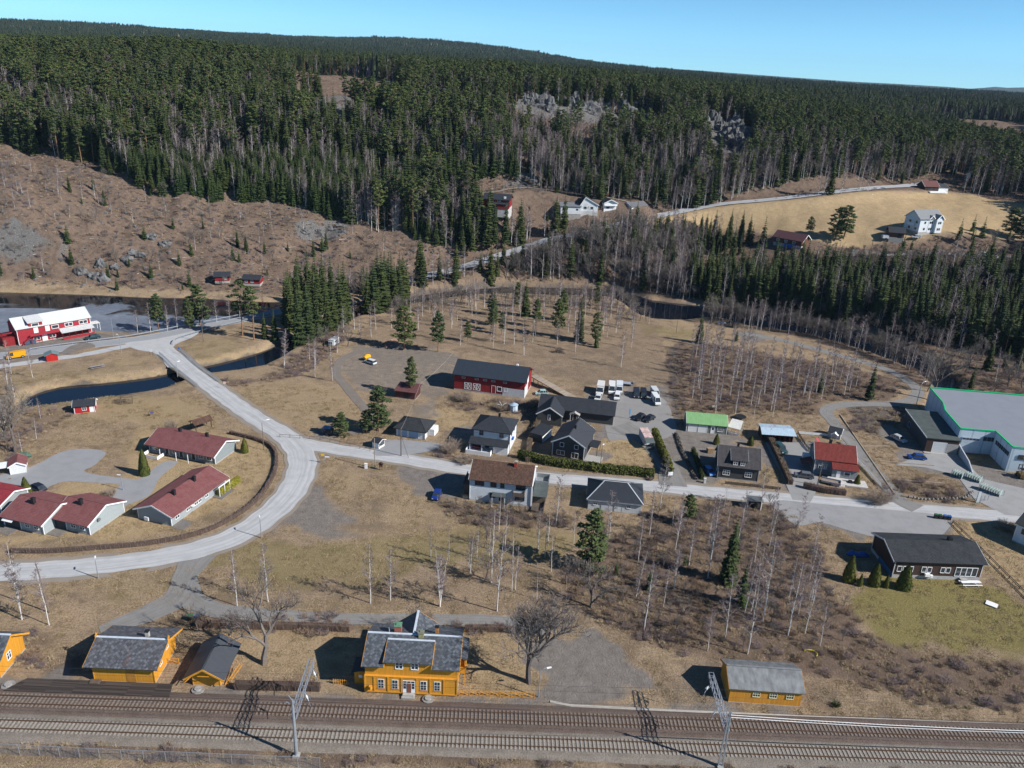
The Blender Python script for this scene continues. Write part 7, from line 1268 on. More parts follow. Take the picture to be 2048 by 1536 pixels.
# the two large bare trees beside the station
for (bx, by, ty, lab, H_, sd_) in ((527, 1328, 1155, 'large grey leafless tree with spreading crown between sheds and station', 11, 5), (1058, 1366, 1185, 'large dark leafless tree with dense rounded crown right of the station', 12, 8)):
    tr, cr = bare_tree(H_, sd_, 5, .7, .3 if sd_ == 5 else .36, 3 if sd_ == 5 else 4, .026, .26, .3); x, y, z = gp(bx, by); e = empty('bare_tree', (x, y, 0), 0, lab, 'tree'); zt = max(v[2] for v in cr.v); hh = hfromtop(x, y, 0, ty); e.scale = (hh / zt * (.9 if sd_ == 5 else .85),) * 2 + (hh / zt,)
    tr.build('trunk', M_bark((.17, .145, .13)) if sd_ == 5 else M_bark((.1, .085, .08)), e); cr.build('crown', M_twig((.15, .13, .125)), e)
for (bx, by, ty, lab, sd_) in ((395, 1258, 1215, 'small leafless tree by the waste bins behind the sheds', 21), (820, 1262, 1190, 'small leafless tree behind the station gable', 22), (1180, 1215, 1130, 'slender grey shrub tree beside the dirt track end', 23), (1860, 800, 700, 'big dark leafless tree by the stream', 24), (30, 905, 800, 'grey leafless tree at the left edge by the river', 25), (12, 880, 790, 'second grey leafless tree at the left edge', 26)):
    tr, cr = bare_tree(8, sd_, 4, .6, .16, 3, .035, .28, .35); x, y, z = gp(bx, by); e = empty('bare_tree', (x, y, z), 0, lab, 'tree'); zt = max(v[2] for v in cr.v); hh = hfromtop(x, y, z, ty); e.scale = (hh / zt,) * 3; tr.build('trunk', DEADB, e); cr.build('crown', TWIGG, e)
# --- lamp posts and poles
WOODP = M_plain((.16, .13, .11), .9); LAMPW = M_plain((.75, .77, .78), .4); STL = M_plain((.38, .42, .48), .4, .5)
def lamp(px, top, lab, mat=WOODP, arm=1.3, rz=0.5, r=.1):
    x, y, z = gp(*px); h = hfromtop(x, y, z, top); e = empty('street_lamp', (x, y, z), rz, lab, 'street lamp'); m = MB(); m.tube([(0, 0, -.3), (0, 0, h * .93)], [r, r * .7], 8); m.build('pole', mat, e); m = MB(); m.tube([(0, 0, h * .92), (arm * .5, 0, h * .99), (arm, 0, h)], .035, 5); m.build('arm', STL, e); m = MB(); m.prism([(-.14, 0), (-.1, .12), (.1, .12), (.14, 0)], arm - .1, arm + .65); o = m.build('lamp_head', LAMPW, e); o.location.z = h - .05
for a in (((528, 900), 842, 'wooden street lamp at the inside of the road bend', WOODP, 1.3, .7), ((523, 1076), 1035, 'grey street lamp on the outside of the road bend', STL, .2, 2), ((197, 1157), 1117, 'slim steel street lamp left of the road, below the terrace', STL, .2, 2), ((246, 980), 950, 'small steel lamp post on the terrace driveway', STL, .2, 3), ((1077, 1394), 1338, 'steel lamp post with bent arm at the end of the yellow fence', STL, 1.1, .3), ((243, 704), 670, 'street lamp beside the road junction by the lake', STL, .9, 2.6), ((355, 752), 724, 'lamp post standing on the bridge edge', STL, .6, 1.0), ((1201, 930), 890, 'garden lamp post on the straw lawn', WOODP, .2, 1), ((1831, 815), 765, 'lamp pole at the outer bend of the gravel road', STL, 1.5, .6)): lamp(*a)
def pole(px, top, lab, h=None, arm=0, mat=WOODP, r=.13, lean=0, guy=False):
    x, y, z = gp(*px); h = hfromtop(x, y, z, top); e = empty('utility_pole', (x, y, z), 0, lab, 'utility pole'); m = MB(); m.tube([(0, 0, -.3), (lean * .4, 0, h * .6), (lean, 0, h)], [r, r * .85, r * .7], 7); m.build('pole', mat, e)
    if arm: m = MB(); m.bar((-arm / 2, 0, h - .4), (arm / 2, 0, h - .4), .1, .12); m.build('crossarm', mat, e)
    if guy: m = MB(); m.tube([(0, 0, h * .8), (2.0, -.8, 0)], .06, 5); m.build('stay', mat, e)
    return Vector((x, y, z + h * .97))
pl = [pole((750, 937), 876, 'wooden utility pole beside the notice boxes and street', mat=M_plain((.3, .26, .23))), pole((802, 912), 858, 'dark utility pole with slanting stay by the white garage', arm=.8, guy=True), pole((98, 1225), 1126, 'leaning wooden utility pole at the left edge of the road', lean=-.5), pole((1635, 972), 925, 'wooden utility pole beside the dark grey car', r=.11), pole((407, 684), 646, 'wooden pole with lamp at the road junction grass', r=.12), pole((227, 673), 637, 'pale pole at the right end of the red lodge', r=.08, mat=STL), pole((1352, 668), 640, 'dark wooden pole at the pond lawn', r=.1)]
pole((871, 478), 428, 'twin legged power line pylon standing on the cleared slope', arm=3, r=.2); pole((1742, 502), 478, 'farm power pole below the log house', arm=2, r=.15)
def wire(pts, r, mat, lab, sag=.6, nm='overhead_wire', cat='wire'):
    m = MB()
    for a, b in zip(pts[:-1], pts[1:]):
        P = [Vector(a).lerp(Vector(b), t / 8) - Vector((0, 0, sag * 4 * (t / 8) * (1 - t / 8))) for t in range(9)]; m.tube(P, r, 4, False)
    tag(m.build(nm, mat), lab, cat)
WIRE = M_plain((.03, .03, .035), .6); wire([pl[0], pl[1]], .02, WIRE, 'wire between the two utility poles on the side street'); wire([pl[1], Vector((*flat(840, 800), 5)), Vector((*flat(905, 745), 6.5))], .025, M_plain((.4, .38, .36)), 'pale wire running from the stayed pole towards the barn'); wire([pl[1] , Vector((*flat(1202, 905), 6)), pl[3]], .02, WIRE, 'long wire above the street from pole to pole')
# --- catenary masts over the tracks
def mast(px, htop, lab, dirx, braced):
    x, y, _ = gp(*px); e = empty('catenary_mast', (x, y, 0), math.atan(_sl), lab, 'catenary mast'); m = MB(); G1 = y1(x) - y; G2 = y2(x) - y
    if braced:
        m.bar((-.32, 0, 0), (-.1, 0, htop), .14, .2); m.bar((.32, 0, 0), (.1, 0, htop), .14, .2)
        for i in range(7): z = .6 + i * htop / 7.5; w = .32 - .22 * z / htop; m.bar((-w, 0, z), (w, 0, z + .9), .06)
    else: m.tube([(0, 0, 0), (0, 0, htop)], [.28, .17], 8)
    m.build('column', STL, e); m = MB(); m.box(-.45, -.45, -.1, .45, .45, .3); m.build('foundation', CONC, e); reach = G1 + 2.6; m = MB(); zb = htop * .66; zt = htop * .78
    for sx in (-.35, .35):
        m.bar((sx, 0, zb), (sx, reach, zb + .5), .09); m.bar((sx, 0, zt), (sx, reach, zb + 1.1), .09)
        for i in range(9): y_ = reach * i / 9; m.bar((sx, y_, zb + .5 * i / 9), (sx, y_ + reach / 9, zt - (zt - zb - 1.1) * (i + 1) / 9), .05)
    for i in range(10): y_ = reach * i / 9; m.bar((-.35, y_, zt - (zt - zb - 1.1) * i / 9), (.35, y_, zt - (zt - zb - 1.1) * i / 9), .05); m.bar((-.35, y_, zb + .5 * i / 9), (.35, y_, zb + .5 * i / 9), .05)
    m.build('boom', STL, e)
    for g_ in (G2, G1):
        m = MB(); m.tube([(.3, g_ + 1.6, zb - .1), (.9 * dirx, g_ + 1.0, zb - 1.0), (1.5 * dirx, g_ - .2, 5.9)], .045, 5); m.tube([(.3, g_ + 1.6, zb + .3), (1.5 * dirx, g_, 7.0)], .04, 5); m.bar((.3, g_ + 1.6, zb - 1.4), (.3, g_ + 1.6, zb + .5), .1); c = m.build('cantilever', STL, e); k = MB(); k.tube([(.5 * dirx, g_ + 1.4, zb - .4), (.75 * dirx, g_ + 1.15, zb - .8)], .12, 8); k.build('insulator', LAMPW, c)
    m = MB(); m.bar((-.1, 0, htop), (-.5, 0, htop + .7), .08); m.bar((.1, 0, htop - .8), (-.9, 0, htop - .5), .1); m.build('bracket', STL, e); return x, y
ma = mast((593, 1512), 10.2, 'grey steel catenary mast left of the station with lattice boom over both tracks', 1, False); mb_ = mast((1440, 1534), 10.2, 'grey braced catenary mast by the ochre workshop with lattice boom over both tracks', -1, True)
def rz_(x, o): return y1(x) + o
for nm, off, h, r, mt, lab in (('contact_wire', 0, 5.6, .018, WIRE, 'thin contact wire above the far track'), ('contact_wire', 99, 5.6, .018, WIRE, 'thin contact wire above the near track'), ('messenger_wire', 0, 7.1, .018, WIRE, 'upper carrying wire above the far track'), ('messenger_wire', 99, 7.1, .018, WIRE, 'upper carrying wire above the near track')):
    f_ = (lambda x: y1(x)) if off == 0 else (lambda x: y2(x)); wire([Vector((x, f_(x), h)) for x in (-110, ma[0], mb_[0], 120)], r, mt, lab, .5 if h > 6 else 0, nm)
LIT_WIRE = M_plain((.72, .74, .76), .4)  # pale colour carries the sunlight on the right-hand feeder cables
for z_, o_, lab in ((9.9, -.3, 'upper cable coloured pale as if sunlit, running right from the braced mast'), (8.9, .3, 'lower cable coloured pale as if sunlit, running right from the braced mast')): wire([Vector((mb_[0], mb_[1] + o_, z_)), Vector((120, y2(120) - 2.4 + o_, z_))], .05, LIT_WIRE, lab, 1.2, 'feeder_cable')
for z_, o_, lab in ((9.9, -.3, 'upper dark feeder cable between the two masts'), (8.9, .3, 'lower dark feeder cable between the two masts')): wire([Vector((-110, y2(-110) - 2.4 + o_, z_)), Vector((ma[0], ma[1] + o_, z_)), Vector((mb_[0], mb_[1] + o_, z_))], .018, WIRE, lab, 1.0, 'feeder_cable')
# --- fences
def fence(pts, h, gap, lab, post=.06, mat=STL, rails=(), mesh=None, nm='fence', cross=False, cat='fence', rmat=None, board=0):
    P = [W2(p) for p in pts]; e = empty(nm, tuple(P[0]), 0, lab, cat); o0 = P[0]; rmb = MB(); mm = MB(); first = None; n_post = 0
    for a, b in zip(P[:-1], P[1:]):
        L = (b - a).length; k = max(1, round(L / gap))
        for i in range(k + (b is P[-1])):
            p = a.lerp(b, i / k) - o0
            if first is None: q = MB(); q.box(-post, -post, -.2, post, post, h); first = q.build('post', mat, e); first.location = p
            elif n_post < 60: c = first.copy(); COL.objects.link(c); c.parent = e; c.location = p
            n_post += 1
            if cross and i < k: q2 = a.lerp(b, (i + 1) / k) - o0; rmb.bar(p + Vector((0, 0, h * .15)), q2 + Vector((0, 0, h * .9)), .05, .08); rmb.bar(p + Vector((0, 0, h * .9)), q2 + Vector((0, 0, h * .15)), .05, .08)
        for z in rails: rmb.bar(a - o0 + Vector((0, 0, z * h)), b - o0 + Vector((0, 0, z * h)), .05, max(.08, board))
        if mesh:
            for z in np.linspace(.05, .95, mesh): mm.bar(a - o0 + Vector((0, 0, z * h)), b - o0 + Vector((0, 0, z * h)), .012)
            for i in range(int(L / .5)): p = a.lerp(b, i * .5 / L) - o0; mm.bar(p, p + Vector((0, 0, h)), .012)
    if rmb.v: rmb.build('rail', rmat or mat, e)
    if mm.v: mm.build('wire_mesh', STL, e)
    return e
fence([(0, 1508), (200, 1518), (420, 1527), (640, 1536)], 1.9, 2.9, 'grey wire mesh fence along the bottom left edge of the railway', .04, STL, (.98,), 12, 'wire_fence')
fence([(918, 1392), (1000, 1393), (1068, 1397)], 1.05, 1.55, 'yellow timber fence with crossed braces right of the station', .06, YELP, (.97, .1), None, 'timber_fence', True)
fence([(333, 1327), (358, 1328)], 1.1, 1.5, 'yellow cross braced gate between the two sheds', .06, YELP, (.97, .1), None, 'timber_fence', True)
fence([(667, 1368), (694, 1370)], 1.0, .35, 'short yellow picket fence at the left corner of the station', .05, YELP, (.85, .2), None, 'picket_fence')
fence([(1450, 968), (1500, 973), (1560, 980)], .9, 1.6, 'low grey board fence in front of the dark grey house', .05, OLDW, (.25, .5, .75), None, 'board_fence', board=.2)
fence([(560, 875), (640, 880), (700, 893), (740, 903)], 1.0, 2.6, 'low dark post fence along the side street', .05, WOODP, (.9,), None, 'post_fence')
fence([(1597, 868), (1655, 873)], .8, 2.0, 'white fence strip left of the playhouse', .05, WHT, (.3, .6, .9), None, 'board_fence', board=.22)
fence([(1682, 885), (1720, 930), (1760, 973)], .9, 2.2, 'white board fence following the gravel road behind the red roofed house', .05, WHT, (.3, .6, .9), None, 'board_fence', board=.2)
fence([(1595, 868), (1612, 895), (1622, 905)], .9, 1.8, 'dark fence left of the play lawn', .05, OLDW, (.3, .6, .9), None, 'board_fence', board=.18)
fence([(1905, 1047), (1960, 1100), (2060, 1200)], .8, 3.2, 'dark rail fence running diagonally past the bungalow', .08, WOODP, (.5, .9), None, 'rail_fence', board=.16)
fence([(1960, 1004), (1975, 1001)], 1.6, 1.2, 'grey steel gate leaf at the warehouse yard entrance', .05, STL, (.1, .98), 5, 'yard_gate', cat='gate')
# bridge
def lineoff(L_, off): 
    c = [Vector(p) for p in smooth(L_, 6)]; out = []
    for i, p in enumerate(c): d = (c[min(i + 1, len(c) - 1)] - c[max(i - 1, 0)]).normalized(); out.append(Vector((p.x - d.y * off, p.y + d.x * off, .1)))
    return out
BR = [flat(*p) for p in [(425, 775), (398, 755), (372, 735), (350, 714), (335, 703)]]; br = empty('bridge', (*BR[2], 0), 0, 'short concrete road bridge over the river with steel railings', 'bridge'); o_ = Vector((*BR[2], 0)); m = MB()
ca = lineoff(BR, 3.3); cb = lineoff(BR, -3.3)
for i in range(6, len(ca) - 7): v = [ca[i] - o_, ca[i + 1] - o_, cb[i + 1] - o_, cb[i] - o_]; m.poly([(q.x, q.y, -.02) for q in v] + [(q.x, q.y, -.75) for q in v], [(0, 3, 2, 1), (4, 5, 6, 7), (0, 1, 5, 4), (2, 3, 7, 6), (1, 2, 6, 5), (3, 0, 4, 7)])
m.build('deck', CONC, br)
for nm, cc in (('railing', ca), ('railing', cb)):
    m = MB()
    for i in range(2, len(cc) - 3):
        a, b = cc[i] - o_, cc[i + 1] - o_
        for z in (.45, .75, 1.1): m.bar(a + Vector((0, 0, z)), b + Vector((0, 0, z)), .06)
        m.bar(a, a + Vector((0, 0, 1.12)), .08); mid_ = (a + b) / 2; m.bar(mid_, mid_ + Vector((0, 0, 1.12)), .08)
    m.build(nm, STL, br)
m = MB()
for i in (7, len(ca) - 8): q1_, q2_ = ca[i] - o_, cb[i] - o_; m.bar((q1_.x, q1_.y, -1.6), (q2_.x, q2_.y, -1.6), .8, 1.8)
m.build('abutment', M_plain((.1, .11, .13), .9), br)
def guard(L_, lab, off=0):
    P = [Vector((*flat(*p), 0)) for p in L_]; P = [Vector((*p[:2], 0)) for p in smooth([p[:2] for p in P], 3)]; e = empty('guard_rail', tuple(P[0]), 0, lab, 'guard rail'); r = MB(); q = MB()
    for a, b in zip(P[:-1], P[1:]): a, b = a - P[0], b - P[0]; r.bar(a + Vector((0, 0, .65)), b + Vector((0, 0, .65)), .06, .3); q.bar(a - Vector((0, 0, .2)), a + Vector((0, 0, .7)), .1)
    r.build('rail', STL, e); q.build('posts', STL, e)
guard([(60, 701), (120, 692), (200, 682), (280, 671), (360, 655), (440, 640), (500, 628), (560, 615)], 'steel guard rail along the lake side of the state road'); guard([(345, 690), (352, 680), (400, 665), (460, 650), (540, 632)], 'steel guard rail curving round the junction grass')
# --- vehicles
def car_mesh(L, Wd, H, kind, body, e, sc=1.0):
    """body loft with sills and bonnet, glazed cabin, four wheels, two lights"""
    hood = {'car': (.0, .26, .36, .8, .97), 'suv': (.0, .24, .33, .93, 1.0), 'van': (.0, .1, .2, .96, 1.0), 'box': (.0, .12, .22, .3, 1.0)}[kind]; zb = H * .2; zs = H * {'car': .56, 'suv': .55, 'van': .48, 'box': .5}[kind]; m = MB(); w = Wd / 2
    prof = [(0, zb), (0, zs * .82), (L * .03, zs * .93), (L * hood[1], zs), (L * .97, zs * 1.03), (L, zs * .8), (L, zb)]
    vs = []
    for sy in (-1, 1): vs += [(x, sy * w * (.93 if 0 < i < 6 else .9), z) for i, (x, z) in enumerate(prof)]
    m.poly(vs, [tuple(range(6, -1, -1)), tuple(range(7, 14))] + [(i, (i + 1) % 7, 7 + (i + 1) % 7, 7 + i) for i in range(7)]); m.build('body', body, e)
    x0, x1_, x2_, x3_ = L * hood[1], L * hood[2], L * hood[3] * (1 if kind != 'box' else 1), L * hood[4]; ri = w * .78; ro = w * .9; cb_ = MB()
    cb_.poly([(x0, -ro, zs), (x3_, -ro, zs), (x3_, ro, zs), (x0, ro, zs), (x1_, -ri, H - .03), (x2_ - .1, -ri, H - .03), (x2_ - .1, ri, H - .03), (x1_, ri, H - .03)], [(0, 1, 5, 4), (1, 2, 6, 5), (2, 3, 7, 6), (3, 0, 4, 7)]); cb_.build('windows', GLASS, e); rf_ = MB(); rf_.poly([(x1_ - .05, -ri - .02, H - .06), (x2_, -ri - .02, H - .06), (x2_, ri + .02, H - .06), (x1_ - .05, ri + .02, H - .06), (x1_ + .05, -ri * .92, H), (x2_ - .1, -ri * .92, H), (x2_ - .1, ri * .92, H), (x1_ + .05, ri * .92, H)], [(0, 1, 5, 4), (1, 2, 6, 5), (2, 3, 7, 6), (3, 0, 4, 7), (4, 5, 6, 7)])
    for x in (x1_, (x1_ + x2_) / 2, x2_ - .15): 
        for sy in (-1, 1): rf_.bar((x if x > x1_ else x0 + .05, sy * ro, zs), (x, sy * ri, H - .04), .09, .05)
    if kind in ('van', 'box'):
        xb = L * (.36 if kind == 'van' else .3); rf_.box(xb, -w * .94, zs * .95, L, w * .94, H + (.02 if kind == 'van' else .35)); 
    rf_.build('roof', body, e); R = H * .2 if kind != 'box' else .36
    for x in (L * .19, L * .8):
        for sy in (-1, 1): t = MB(); t.tube([(x, sy * (w - .2), R), (x, sy * w, R)], R, 12); o = t.build('wheel', BLACK, e); k = MB(); k.tube([(x, sy * (w - .02), R), (x, sy * (w + .01), R)], R * .55, 8); k.build('rim', STL, o)
    for sy in (-1, 1): t = MB(); t.box(-.015, sy * w * .68 - .16, zs * .62, .03, sy * w * .68 + .16, zs * .8); t.build('headlight', LAMPW, e)
def car(px, rz, kind, colr, lab, nm='parked_car', cat='car', L=4.4, Wd=1.8, H=1.48):
    x, y, z = gp(*px); a = math.radians(rz); e = empty(nm, (x, y, .07 if z < .2 else z + .05), a, lab, cat); b = M_plain(colr, .3, 0.0, .03); car_mesh(L, Wd, H, kind, b, e)
    # put the centre of the car on the point
    e.location.x -= math.cos(a) * L / 2; e.location.y -= math.sin(a) * L / 2; return e
car((874, 994), 84, 'car', (.01, .035, .22), 'dark blue hatchback with its nose to the camera below the white house', L=4.1)
car((1417, 946), 105, 'car', (.06, .2, .5), 'light blue estate car in the shade left of the dark grey house', L=4.3)
car((1560, 902), 102, 'suv', (.025, .07, .08), 'dark green off-road car in front of the open shed', 'parked_car', 'car', 4.9, 1.9, 1.85)
car((1607, 955), -12, 'car', (.12, .13, .15), 'grey estate car left of the red roofed house', L=4.7); car((1279, 838), 55, 'car', (.015, .016, .02), 'left one of two black cars at the car park entrance'); car((1298, 841), 50, 'car', (.018, .02, .03), 'right one of two black cars at the car park entrance')
car((1272, 792), 85, 'van', (.025, .03, .045), 'left one of the two dark vans in the back row', 'parked_van', 'van', 4.9, 1.9, 1.95); car((1286, 793), 85, 'van', (.02, .022, .03), 'right one of the two dark vans in the back row', 'parked_van', 'van', 4.9, 1.9, 1.95)
car((1311, 806), 96, 'van', (.7, .72, .72), 'long white van at the right end of the car park', 'parked_van', 'van', 5.6, 1.8, 2.4); car((1309, 790), 96, 'van', (.55, .57, .58), 'white van half hidden behind the long white van', 'parked_van', 'van', 4.8, 1.9, 2.0)
car((1234, 797), 80, 'suv', (.7, .71, .72), 'white car in front of the small white truck', 'parked_car', 'car', 4.4, 1.8, 1.6); car((1238, 783), 83, 'box', (.62, .66, .7), 'small white truck behind the white car', 'parked_truck', 'truck', 5.6, 2.1, 2.2); car((1223, 784), 84, 'van', (.7, .71, .71), 'tall white panel van in the middle of the row', 'parked_van', 'van', 5.8, 2.1, 2.6); car((1200, 786), 80, 'box', (.66, .66, .63), 'white box truck at the left end of the car park', 'parked_truck', 'truck', 6.4, 2.3, 2.5); car((1196, 800), 75, 'suv', (.6, .62, .62), 'white off-road car parked before the box truck', 'parked_car', 'car', 4.2, 1.8, 1.7)
car((1796, 881), 118, 'car', (.4, .43, .46), 'silver car in the shade beside the low workshop'); car((1833, 918), -6, 'car', (.015, .06, .25), 'blue estate car on the asphalt left of the workshop', L=4.6); car((76, 980), -28, 'car', (.015, .02, .035), 'black car parked behind the thuja by the terrace'); car((186, 678), 40, 'car', (.02, .05, .06), 'dark car parked in front of the red lodge veranda', L=4.6)
car((33, 716), 40, 'van', (.7, .32, .01), 'yellow and dark blue van on the verge of the state road', 'parked_van', 'van', 5.4, 1.9, 2.1); car((1918 - 86, 476), 0, 'car', (.6, .62, .63), 'white car in front of the big white farmhouse'); car((1764, 381), 20, 'car', (.05, .05, .06), 'dark car on the road by the far end of the field'); car((1083, 789), 10, 'car', (.35, .5, .5), 'pale green car parked by the barn ramp', L=3.9); car((741, 727), -35, 'suv', (.6, .62, .64), 'white car wreck beside the yellow machine', L=4.2)
# forklift beside the warehouse
def prim(nm, px, rz, lab, cat, parts, z=None):
    x, y, z0 = gp(*px); e = empty(nm, (x, y, (z0 if z is None else z)), math.radians(rz), lab, cat)
    for pn, mt, bxs in parts:
        m = MB()
        for b in bxs:
            if len(b) == 6: m.box(*b)
            elif b[0] == 't': m.tube(b[1], b[2], 10)
            elif b[0] == 'b': m.bar(b[1], b[2], b[3])
            elif b[0] == 'p': m.prism(*b[1:])
            elif b[0] == 's': roof_slab(m, b[1], b[2])
        m.build(pn, mt, e)
    return e
BRS = M_plain((.2, .13, .07)); GRNB = M_plain((.02, .12, .05)); YM = M_plain((.75, .36, .01), .4)
whl = lambda x, y, r, w: ('t', [(x, y - w / 2, r), (x, y + w / 2, r)], r)
prim('forklift', (2036, 950), -95, 'dark forklift truck with fork mast outside the warehouse', 'forklift', [('body', M_plain((.12, .08, .03)), [(.2, -.8, .4, 2.6, .8, 1.3)]), ('cab', BLACK, [(.9, -.7, 1.3, .98, -.62, 2.4), (.9, .62, 1.3, .98, .7, 2.4), (2.2, -.7, 1.3, 2.28, -.62, 2.4), (2.2, .62, 1.3, 2.28, .7, 2.4), (.8, -.75, 2.4, 2.3, .75, 2.5)]), ('mast', BLACK, [(-.05, -.5, .1, .1, -.35, 3.1), (-.05, .35, .1, .1, .5, 3.1), (-.05, -.5, 2.9, .1, .5, 3.0)]), ('fork', STL, [(-1.1, -.4, .1, 0, -.28, .16), (-1.1, .28, .1, 0, .4, .16)]), ('wheels', BLACK, [whl(.5, -.75, .4, .3), whl(.5, .75, .4, .3), whl(2.2, -.7, .35, .25), whl(2.2, .7, .35, .25)]), ('headlight', LAMPW, [(.1, -.6, 1.3, .2, -.4, 1.5), (.1, .4, 1.3, .2, .6, 1.5)])])
GL2 = M_plain((.3, .42, .4), .12, 0.0, .3, .8)
for px, n_, lab in (((1903, 952), 5, 'leftmost rack of greenish glass sheets in the yard'), ((1929, 957), 7, 'middle rack of greenish glass sheets in the yard'), ((1958, 980), 9, 'largest rack of glass sheets nearest the street')):
    prim('glass_rack', px, -48, lab, 'glass rack', [('frame', STL, [('b', (-.2, 0, 0), (n_ * .55, 0, 0), .12), ('b', (-.2, 1.6, 0), (n_ * .55, 1.6, 0), .12), ('b', (-.2, 0, 0), (-.2, .2, 1.7), .1), ('b', (n_ * .55, 1.6, 0), (n_ * .55, 1.4, 1.7), .1)]), ('glass_sheets', GL2, [(i * .55, .1, .15, i * .55 + .06, 1.7, 1.6) for i in range(n_)])])
prim('boat_trailer', (1663, 968), -22, 'grey open trailer with boards beside the rounded deck', 'trailer', [('bed', M_plain((.25, .2, .16)), [(-2.4, -1.0, .5, 2.0, 1.0, .62)]), ('side', M_plain((.45, .47, .5)), [(-2.4, -1.05, .5, 2.0, -.98, 1.0), (-2.4, .98, .5, 2.0, 1.05, 1.0), (1.95, -1, .5, 2.02, 1, 1.0)]), ('drawbar', STL, [('b', (2.0, 0, .5), (3.4, 0, .45), .12)]), ('wheels', BLACK, [whl(-.3, -1.15, .32, .2), whl(-.3, 1.15, .32, .2)])])
prim('flatbed_trailer', (1254, 770), -8, 'small grey flatbed trailer behind the parked vans', 'trailer', [('bed', M_plain((.3, .33, .4)), [(-2.2, -.9, .6, 2.0, .9, .75), (-2.2, -.9, .75, -2.1, .9, 1.3), (1.9, -.9, .75, 2.0, .9, 1.3)]), ('wheels', BLACK, [whl(-.3, -.95, .32, .2), whl(.5, -.95, .32, .2), whl(-.3, .95, .32, .2)])])
prim('caravan', (1293, 888), 96, 'old white caravan with rusty roof and awning by the thuja hedge', 'caravan', [('body', M_plain((.6, .62, .64)), [(-1.5, -1.1, .5, 4.4, 1.1, 2.6)]), ('roof', M_plain((.5, .36, .34), .8, 0.0, .5, 1.2), [(-1.55, -1.15, 2.6, 4.45, 1.15, 2.7)]), ('awning', M_plain((.1, .12, .12)), [('s', [(-3.6, -1.2, 2.0), (-1.5, -1.2, 2.5), (-1.5, 1.2, 2.5), (-3.6, 1.2, 2.0)], .06), (-3.5, -1.15, 0, -3.4, -1.05, 2.0), (-3.5, 1.05, 0, -3.4, 1.15, 2.0), (-3.5, -1.1, 0, -3.4, 1.1, .9)]), ('windows', GLASS, [(-.5, -1.13, 1.4, 1.0, -1.11, 2.1)])])
prim('white_caravan', (668, 690), 75, 'small silver caravan among the birches by the river bank', 'caravan', [('body', M_plain((.45, .48, .5)), [(-2, -1, .5, 2, 1, 2.4), (-2.4, -.8, .6, -2, .8, 1.9)]), ('windows', GLASS, [(-2.43, -.6, 1.3, -2.41, .6, 1.8), (-1.2, -1.03, 1.4, .9, -1.01, 1.95)]), ('wheels', BLACK, [whl(0, -1, .35, .2), whl(0, 1, .35, .2)])])
prim('yellow_machine', (735, 720), 60, 'bright yellow covered machine beside the white car wreck', 'machine', [('hood', YM, [('t', [(-1.4, 0, 1.0), (-.4, .1, 1.3), (.8, 0, 1.1), (1.5, .1, .6)], [.5, .8, .7, .35])]), ('base', BLACK, [(-1.2, -.7, .1, 1.3, .7, .6)])])
prim('black_trailer', (656, 868), -10, 'black covered trailer standing by the round pine', 'trailer', [('box', M_plain((.02, .025, .035)), [(-1.3, -1.0, .5, 1.3, 1.0, 1.9)]), ('cover', M_plain((.12, .25, .4)), [(-1.1, -.8, 1.9, .9, .8, 1.96)]), ('wheels', BLACK, [whl(0, -1.05, .35, .2), whl(0, 1.05, .35, .2)]), ('drawbar', STL, [('b', (1.3, 0, .5), (2.4, 0, .4), .1)])])
prim('bus_shelter', (1507, 1015), -6, 'small dark roadside shelter beside the street', 'shelter', [('wall', M_plain((.12, .12, .13)), [(-1.6, 1.0, 0, 1.6, 1.1, 1.9), (-1.6, -.6, 0, -1.5, 1.1, 1.9), (1.5, -.6, 0, 1.6, 1.1, 1.9)]), ('roof', M_plain((.1, .11, .12)), [('s', [(-1.8, -.9, 2.0), (1.8, -.9, 2.0), (1.8, 1.3, 2.2), (-1.8, 1.3, 2.2)], .1)]), ('post', WHT, [(-1.6, -.7, 0, -1.5, -.6, 2.0), (1.5, -.7, 0, 1.6, -.6, 2.0)])])
prim('milk_shed', (757, 893), 62, 'tiny white open fronted shed with dark roof by the street', 'shed', [('wall', WHT, [(-1.2, .9, 0, 1.2, 1.0, 1.7), (-1.2, -1, 0, -1.1, 1, 1.7), (1.1, -1, 0, 1.2, 1, 1.7), (-1.2, -1, 0, 1.2, -.9, .5)]), ('roof', ROOFD, [('s', [(-1.5, -1.3, 1.65), (0, -1.3, 2.3), (0, 1.3, 2.3), (-1.5, 1.3, 1.65)], .08), ('s', [(0, -1.3, 2.3), (1.5, -1.3, 1.65), (1.5, 1.3, 1.65), (0, 1.3, 2.3)], .08)]), ('bargeboard', WHT, [('b', (-1.5, -1.35, 1.7), (0, -1.35, 2.35), .12), ('b', (0, -1.35, 2.35), (1.5, -1.35, 1.7), .12)])])
prim('picnic_shelter', (403, 856), 50, 'open shelter with brown pitched roof on posts near the road', 'shelter', [('roof', TBRN, [('s', [(-2.6, -1.6, 1.9), (2.6, -1.6, 1.9), (2.6, 0, 2.9), (-2.6, 0, 2.9)], .1), ('s', [(-2.6, 0, 2.9), (2.6, 0, 2.9), (2.6, 1.6, 1.9), (-2.6, 1.6, 1.9)], .1)]), ('post', BRN, [(-2.2, -1.3, 0, -2.05, -1.15, 2.0), (2.05, -1.3, 0, 2.2, -1.15, 2.0), (-2.2, 1.15, 0, -2.05, 1.3, 2.0), (2.05, 1.15, 0, 2.2, 1.3, 2.0)])])
